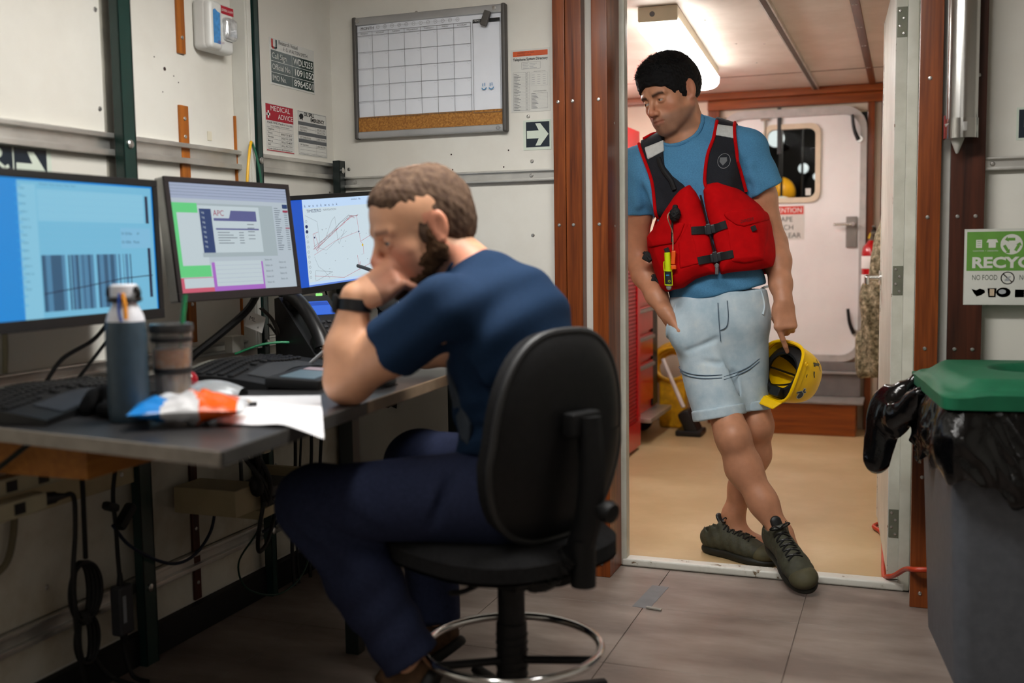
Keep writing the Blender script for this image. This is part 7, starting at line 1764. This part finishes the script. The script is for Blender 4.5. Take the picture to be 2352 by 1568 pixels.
# camouflage jacket hanging by the door
M_CAMO = patchy('camouflage_cloth', '#4f4a38', '#8b836b', '#b3a98f', rough=.9, scale=48, lo=.36, hi=.56, bump=.2, fine=200, detail=4, spec=.1)
jk = [cone((-.085, 5.62, 1.30), (-.085, 5.62, 1.12), .03, .05, k=.05), cone((-.085, 5.62, 1.12), (-.135, 5.62, .80), .055, .075, k=.05), cone((-.135, 5.62, .80), (-.155, 5.62, .47), .078, .085, k=.05), cone((-.07, 5.60, 1.10), (-.09, 5.57, .50), .05, .045, k=.03)]
jk += [func(lambda X: .010*np.sin(X[:, 0]*85+X[:, 2]*10+1.4*snoise(X, 7, 51))*sstep(1.25-X[:, 2], 0, .4)+.004*snoise(X, 22, 52)), plane((0, 0, .44), (0.1, 0, -1), '&', .01)]
t = thing('hanging_jacket', 'camouflage jacket hanging on a peg behind the open door', 'jacket', (-.11, 5.62, .43))
implicit('cloth', jk, .007, M_CAMO, t, it=1); Shape().tube([(-.08, 5.62, 1.31), (-.03, 5.63, 1.35), (.21, 5.64, 1.36)], .008, n=8).obj('peg', M_STEEL, t, world=True)
# red cabinets
M_CAB = mat('cabinet_red', '#b40f16', .3, coat=.3, var=.06)
t = thing('tool_cabinet', 'tall red steel locker with perforated side in the next room', 'cabinet', (-1.6, 5.30, 0))
s = Shape(); s.bx(-1.95, -1.345, 4.85, 5.59, .03, 1.70, bev=.006); s.obj('body', M_CAB, t, world=True)
s = Shape(); s.bx(-1.345, -1.337, 4.86, 5.585, .02, .16, bev=.002); s.bx(-1.345, -1.337, 4.86, 5.585, 1.0, 1.70, bev=.002); s.bx(-1.345, -1.337, 5.53, 5.585, .16, 1.0, bev=.002); s.bx(-1.345, -1.337, 4.86, 4.90, .16, 1.0, bev=.002); s.obj('side_frame', M_CAB, t, world=True)
s = Shape()
for i in range(26):
    for j in range(40):
        y = 4.915+.0238*i+(.0119 if j % 2 else 0); z = .175+.0205*j
        if y < 5.525: s.add([(-1.3442, y-.006, z-.006), (-1.3442, y+.006, z-.006), (-1.3442, y+.006, z+.006), (-1.3442, y-.006, z+.006)], [(0, 1, 2, 3)])
o = s.obj('perforations', mat('hole_dark_red', '#4a0508', .8), t, world=True, merge=False); o['kind'] = 'stuff'
t = thing('drawer_chest', 'red tool chest with steel drawer handles behind the tall red locker', 'cabinet', (-1.6, 5.95, 0))
Shape().bx(-1.95, -1.40, 5.66, 6.24, .14, 1.15, bev=.006).obj('body', M_CAB, t, world=True)
for z0, z1 in ((.20, .44), (.45, .60), (.61, .76), (.77, .92), (.93, 1.10)):
    d = Shape().bx(-1.40, -1.385, 5.68, 6.10, z0+.005, z1-.005, bev=.003).obj('drawer', M_CAB, t, world=True); Shape().bx(-1.387, -1.366, 5.70, 6.08, z1-.035, z1-.015, bev=.004).obj('handle', mat('drawer_handle_grey', '#8a8582', .35, .6), d, world=True)
Shape().bx(-1.398, -1.388, 6.105, 6.235, .16, 1.13).obj('side_strip', M_BLACK, t, world=True)
s = Shape(); s.bx(-1.40, -1.30, 5.68, 6.22, .125, .15, bev=.004); s.obj('foot_rail', M_ALU, t, world=True)
for y in (5.75, 6.15): Shape().cyl((-1.46, y-.02, .06), (-1.46, y+.02, .06), .058, n=24).obj('caster', M_BLACK, t, world=True)
# broom and hose
t = thing('broom', 'broom with white handle and black head leaning by the tool chest', 'broom', (-1.15, 6.10, 0))
Shape().tube([(-1.34, 6.16, .43), (-1.205, 6.10, .155)], .012, n=12).obj('handle', mat('white_handle', '#cfcac6', .35), t, world=True); Shape().box((-1.165, 6.09, .075), (.075, .16, .15), (0, -.45, 0), bev=.02).obj('head', M_BLACK, t, world=True)
s = Shape(); s.bx(-1.235, -1.085, 6.0, 6.18, .0, .035, bev=.01); s.obj('bristles', M_BLACK, t, world=True)
s = Shape()
for k in range(7): s.torus((-1.31+.012*math.sin(k*2.1), 6.33+.012*k-.04, .40-.010*k), .11+.006*math.sin(k*1.7), .011, (.25*math.sin(k), -1, .25*math.cos(k*1.3)), n=40, k=8)
s.bx(-1.39, -1.23, 6.27, 6.38, .0, .29, bev=.02)
tag(s.obj('hose_coil', mat('yellow_hose', '#cf9c12', .45, var=.25, scale=30)), 'coil of yellow hose behind the white broom handle', 'hose')
# orange cord by the door frame
cable('orange cord passing over the door sill beside the hinge', [(-.06, 4.31, .012), (-.10, 4.235, .012), (-.065, 4.10, .012), (-.052, 3.62, .012), (-.040, 3.52, .036), (-.018, 3.475, .055), (.014, 3.40, .10), (.04, 3.318, .125), (.12, 3.325, .13)], .008, mat('orange_cord', '#b5391c', .4), name='orange_cord')
tag(Shape().box((-.735, 3.20, .0004), (.055, .22, .0008), (0, 0, -.06)).obj('floor_tape', mat('grey_blue_tape', '#6f7072', .6)), 'piece of grey tape on the floor tiles before the sill', 'tape')
tag(Shape().box((-.70, 3.085, .004), (.05, .012, .006), (0, 0, -.2), bev=.002).obj('paper_clip_scrap', mat('pale_scrap', '#9a968e', .6)), 'small pale scrap on the floor tiles', 'scrap')

# ================================================================ yellow helmet in the left hand
ca = A3((.58, .66, -.28)); ca /= np.linalg.norm(ca); hc = A3((-.392, 3.680, .668)); toc = A3((.11, -.98, .10)); e1 = toc-ca*(toc@ca); e1 /= np.linalg.norm(e1); e2_ = np.cross(ca, e1)
t = thing('safety_helmet', 'yellow safety helmet with stickers hanging from the left hand of the standing man', 'helmet', tuple(hc+A3((0, 0, -.11))))
HRr, HD = .112, .150
def dome(ph, q, off=0.0):
    a = q*PI/2; r = (HRr+off)*math.cos(a)**.85; z = (HD+off)*math.sin(a)
    el_ = 1.0+.10*math.cos(2*ph)
    return V3(hc+e1*(r*math.cos(ph)*(2-el_))+e2_*(r*math.sin(ph)*el_)+ca*z)
M_HEL = mat('yellow_helmet_shell', '#f4c400', .35, var=.04, spec=.35)
s = Shape(); s.grid(lambda a, b: dome(2*PI*a, b), 56, 20); s.grid(lambda a, b: dome(2*PI*a, b*.985, -.004), 56, 20); s.obj('shell', M_HEL, t, world=True)
s = Shape(); s.tube([dome(2*PI*i/56, 0, .002)-V3(ca)*(.010+.012*math.cos(2*PI*i/56*2)) for i in range(56)], .006, n=8, closed=True)
s.grid(lambda a, b: dome(2*PI*a, .02, .003)*(1-b)+(dome(2*PI*a, 0, .003)-V3(ca)*(.010+.012*math.cos(4*PI*a)))*b, 56, 3); s.obj('rim', M_HEL, t, world=True)
s = Shape(); s.grid(lambda a, b: V3(hc)+V3(e2_)*(HRr*.88+.030*b)+V3(e1)*((a-.5)*.13*(1-.25*b))-V3(ca)*(.012+.014*b), 12, 5); vv = s.obj('visor', M_HEL, t, world=True); md_ = vv.modifiers.new('thickness', 'SOLIDIFY'); md_.thickness = .004
s = Shape(); s.tube([V3(hc)+V3(e1)*(.084*math.cos(2*PI*i/40))+V3(e2_)*(.076*math.sin(2*PI*i/40))+V3(ca)*.012 for i in range(40)], .010, n=8, closed=True, flat=2.0); s.obj('headband', M_BLACK, t, world=True)
for k in range(4):
    a = PI*k/4; s = Shape(); s.tube([V3(hc)+(V3(e1)*math.cos(a)+V3(e2_)*math.sin(a))*(.078*math.cos(PI*j/14))+V3(ca)*(.02+.085*math.sin(PI*j/14)) for j in range(15)], .010, n=6, flat=.3); s.obj('crown_strap', M_BLACK, t, world=True)
s = Shape(); s.box(tuple(hc+e2_*.070-ca*.005+e1*.02), (.05, .035, .03), np_to_m(np.stack([e1, e2_, ca], 1)), bev=.008); s.obj('ratchet', M_BLACK, t, world=True)
Shape().torus(tuple(hc+e1*.106-e2_*.05-ca*.004), .006, .002, tuple(e1), n=16, k=6).obj('rim_eyelet', M_HEL, t, world=True)
def decal(ph0, q0, polys, ms, name, sc):
    s = Shape()
    for pi_, (pts, mi) in enumerate(polys):
        vs = [dome(ph0-p[1]*sc/HRr, q0+p[0]*sc/(HD*1.35), .0008+.0004*mi) for p in pts]; s.add(vs, [list(range(len(vs)))], mi)
    return s.obj(name, ms, t, world=True, merge=False)
def limb(a, b, w0, w1):
    a = V3((*a, 0)); b = V3((*b, 0)); d = (b-a).normalized(); n_ = V3((-d.y, d.x, 0)); return [tuple((a+n_*w0)[:2]), tuple((a-n_*w0)[:2]), tuple((b-n_*w1)[:2]), tuple((b+n_*w1)[:2])]
fig = [(limb((-.9, .5), (0, .05), .05, .10), 0), (limb((0, .05), (.55, .25), .14, .12), 0), (limb((0, .0), (.15, -.75), .11, .07), 0), (limb((.15, -.75), (.3, -.95), .06, .05), 0), (limb((.5, .25), (.95, -.20), .07, .03), 0), (limb((.5, .28), (.30, .70), .06, .04), 0), ([(.62+.11*math.cos(i), .36+.11*math.sin(i)) for i in np.linspace(0, 6.28, 9)[:-1]], 0)]
decal(-.52, .20, fig, [mat('sticker_dark', '#4a4226', .4)], 'jumping_figure_sticker', .046)
tu = lambda k: [([(k*.42*math.cos(i), -.25+k*.62*math.sin(i)) for i in np.linspace(0, 6.28, 15)[:-1]], 0 if k > 1 else 1)]
tur = [([(.5*math.cos(i), -.2+.68*math.sin(i)) for i in np.linspace(0, 6.28, 15)[:-1]], 0), (limb((.1, .4), (.15, .95), .20, .22), 0), (limb((-.1, .35), (-.95, .0), .24, .10), 0), (limb((.2, .4), (.6, .5), .2, .12), 0)]
tur += [([(.38*math.cos(i), -.2+.56*math.sin(i)) for i in np.linspace(0, 6.28, 15)[:-1]], 1), (limb((.1, .4), (.15, .85), .12, .13), 1), (limb((-.1, .35), (-.85, .02), .15, .05), 1), (limb((.2, .4), (.52, .48), .12, .07), 1)]
decal(.46, .13, tur, [mat('sticker_white', '#c9c9c0', .4), mat('turtle_blue_grey', '#2f3c46', .4, var=.5, scale=220)], 'turtle_sticker', .026)

# ================================================================ recycling bin
bx_, by_ = .335, 3.02
BT = thing('recycling_bin', 'grey recycling bin with green lid and black bag by the door post', 'bin', (bx_, by_, 0), (0, 0, math.radians(7.4)))
M_BIN = mat('grey_bin_plastic', '#505359', .55, var=.12, scale=40, bump=.08)
s = Shape(); W0, W1 = .235, .262
def ring4(w, z, r=.04, n=6): return [(x, y, z) for x, y in rrect(-w, w, -w, w, r, n)]
r0, r1 = ring4(W0, 0.0), ring4(W1, .695); n = len(r0)
s.add(r0+r1, [(i, (i+1) % n, n+(i+1) % n, n+i) for i in range(n)]+[list(range(n))[::-1]]); s.obj('body', M_BIN, BT)
M_LID = mat('green_lid_plastic', '#12593c', .55, var=.10, scale=30, bump=.08, spec=.35)
LW = .285
def sstep1(x, a, b):
    t_ = min(1, max(0, (x-a)/(b-a))); return t_*t_*(3-2*t_)
def lid(x, y):
    d = math.hypot(x/.12, (y-.03)/.105); r = math.hypot(max(0, abs(x)-.20), max(0, abs(y)-.20)) if (abs(x) > .20 and abs(y) > .20) else max(abs(x), abs(y))-.20
    z = .030*(1-sstep1(abs(x)-.05*max(0, 1-(y/.27)**2), .175, .245))*(1-sstep1(abs(y), .215, .275)*.75)
    z -= .010*sstep1(r, .072, .085)
    return V3((x, y, .738+z-(1-sstep1(d, .80, 1.08))*.05))
s = Shape(); N_ = 84; vs = []; fs = []
def sq(i, j):
    x, y = (i/N_-.5)*2*LW, (j/N_-.5)*2*LW
    R_ = .035; cx, cy = max(0, abs(x)-(LW-R_)), max(0, abs(y)-(LW-R_))
    if cx > 0 and cy > 0:
        k = max(cx, cy)/max(1e-9, math.hypot(cx, cy)); x = math.copysign(LW-R_+cx*k, x); y = math.copysign(LW-R_+cy*k, y)
    return x, y
vs = [lid(*sq(i, j)) for i in range(N_+1) for j in range(N_+1)]
for i in range(N_):
    for j in range(N_):
        x, y = sq(i+.5, j+.5)
        if math.hypot(x/.12, (y-.03)/.105) < .78: continue
        fs.append((i*(N_+1)+j, (i+1)*(N_+1)+j, (i+1)*(N_+1)+j+1, i*(N_+1)+j+1))
s.add(vs, fs)
rim_ = [sq(i, 0) for i in range(N_)]+[sq(N_, j) for j in range(N_)]+[sq(N_-i, N_) for i in range(N_)]+[sq(0, N_-j) for j in range(N_)]; n = len(rim_)
s.add([lid(*p) for p in rim_]+[V3((p[0], p[1], .700)) for p in rim_], [(i, (i+1) % n, n+(i+1) % n, n+i) for i in range(n)]); s.obj('lid', M_LID, BT)
# bag hanging over the rim
M_BAG = mat('black_bin_liner', '#050506', .16, var=.2, scale=20, bump=.5, bscale=45, spec=.6)
NP, NB = 420, 34
cor = rrect(-W1-.006, W1+.006, -W1-.006, W1+.006, .045, 10); acc_ = [0.0]
for i in range(len(cor)): acc_.append(acc_[-1]+math.dist(cor[i], cor[(i+1) % len(cor)]))
def per_pt(u):
    q = u*acc_[-1]; i = int(np.searchsorted(acc_, q, 'right'))-1; i = min(i, len(cor)-1); a_, b_ = cor[i], cor[(i+1) % len(cor)]; f_ = (q-acc_[i])/(acc_[i+1]-acc_[i]); return a_[0]+(b_[0]-a_[0])*f_, a_[1]+(b_[1]-a_[1])*f_
pb = []
for k in range(NP):
    x, y = per_pt(k/NP); nr = V3((x, y, 0)); nr = V3((math.copysign(max(0, abs(x)-.17)**1.5, x), math.copysign(max(0, abs(y)-.17)**1.5, y), 0)).normalized()
    drop = (.150+.085*math.exp(-((x+.06)/.15)**2)) if y < -.2 else (.135+.05*math.exp(-((y-.05)/.12)**2))
    drop += .012*math.sin(k*.21)+.008*math.sin(k*.47)
    for b_ in range(NB+1):
        b = b_/NB; p = V3((x, y, .702-drop*b)); pb.append((p, nr, b))
X_ = np.array([q[0][:] for q in pb]); n1 = snoise(X_*np.array([1, 1, .45]), 42, 9); n2 = snoise(X_*np.array([1, 1, .8]), 95, 10); n3 = snoise(X_, 190, 11)
pts = [q[0]+q[1]*(.004+.018*math.sin(PI*min(1, q[2]))**.7+.010*q[2]+(.011*(1-2*abs(a_))+.006*(1-2*abs(b_))+.0025*c_)*(.25+.75*q[2])) for q, a_, b_, c_ in zip(pb, n1, n2, n3)]
s = Shape(); s.add(pts, [(k*(NB+1)+b, ((k+1) % NP)*(NB+1)+b, ((k+1) % NP)*(NB+1)+b+1, k*(NB+1)+b+1) for k in range(NP) for b in range(NB)]); s.obj('bin_liner', M_BAG, BT)
# knotted ear of the liner on the door side
tk = [cone((-.275, .24, .70), (-.345, .235, .62), .030, .050, k=.03), cone((-.345, .235, .62), (-.375, .22, .475), .050, .034, k=.03), cone((-.28, .08, .69), (-.335, .18, .60), .02, .034, k=.03)]
Mb = np.array(BT.matrix_basis)
def w_(p): return tuple((Mb[:3, :3]@A3(p))+Mb[:3, 3])
tk = [cone(w_(q.a), w_(q.b), q.ra, q.rb, k=q.k) for q in tk]+[func(lambda X: -.009*(1-2*np.abs(snoise(X*np.array([1, 1, .3]), 30, 61)))-.004*(1-2*np.abs(snoise(X*np.array([1, 1, .5]), 60, 62))))]
implicit('liner_knot', tk, .005, M_BAG, BT, it=0)
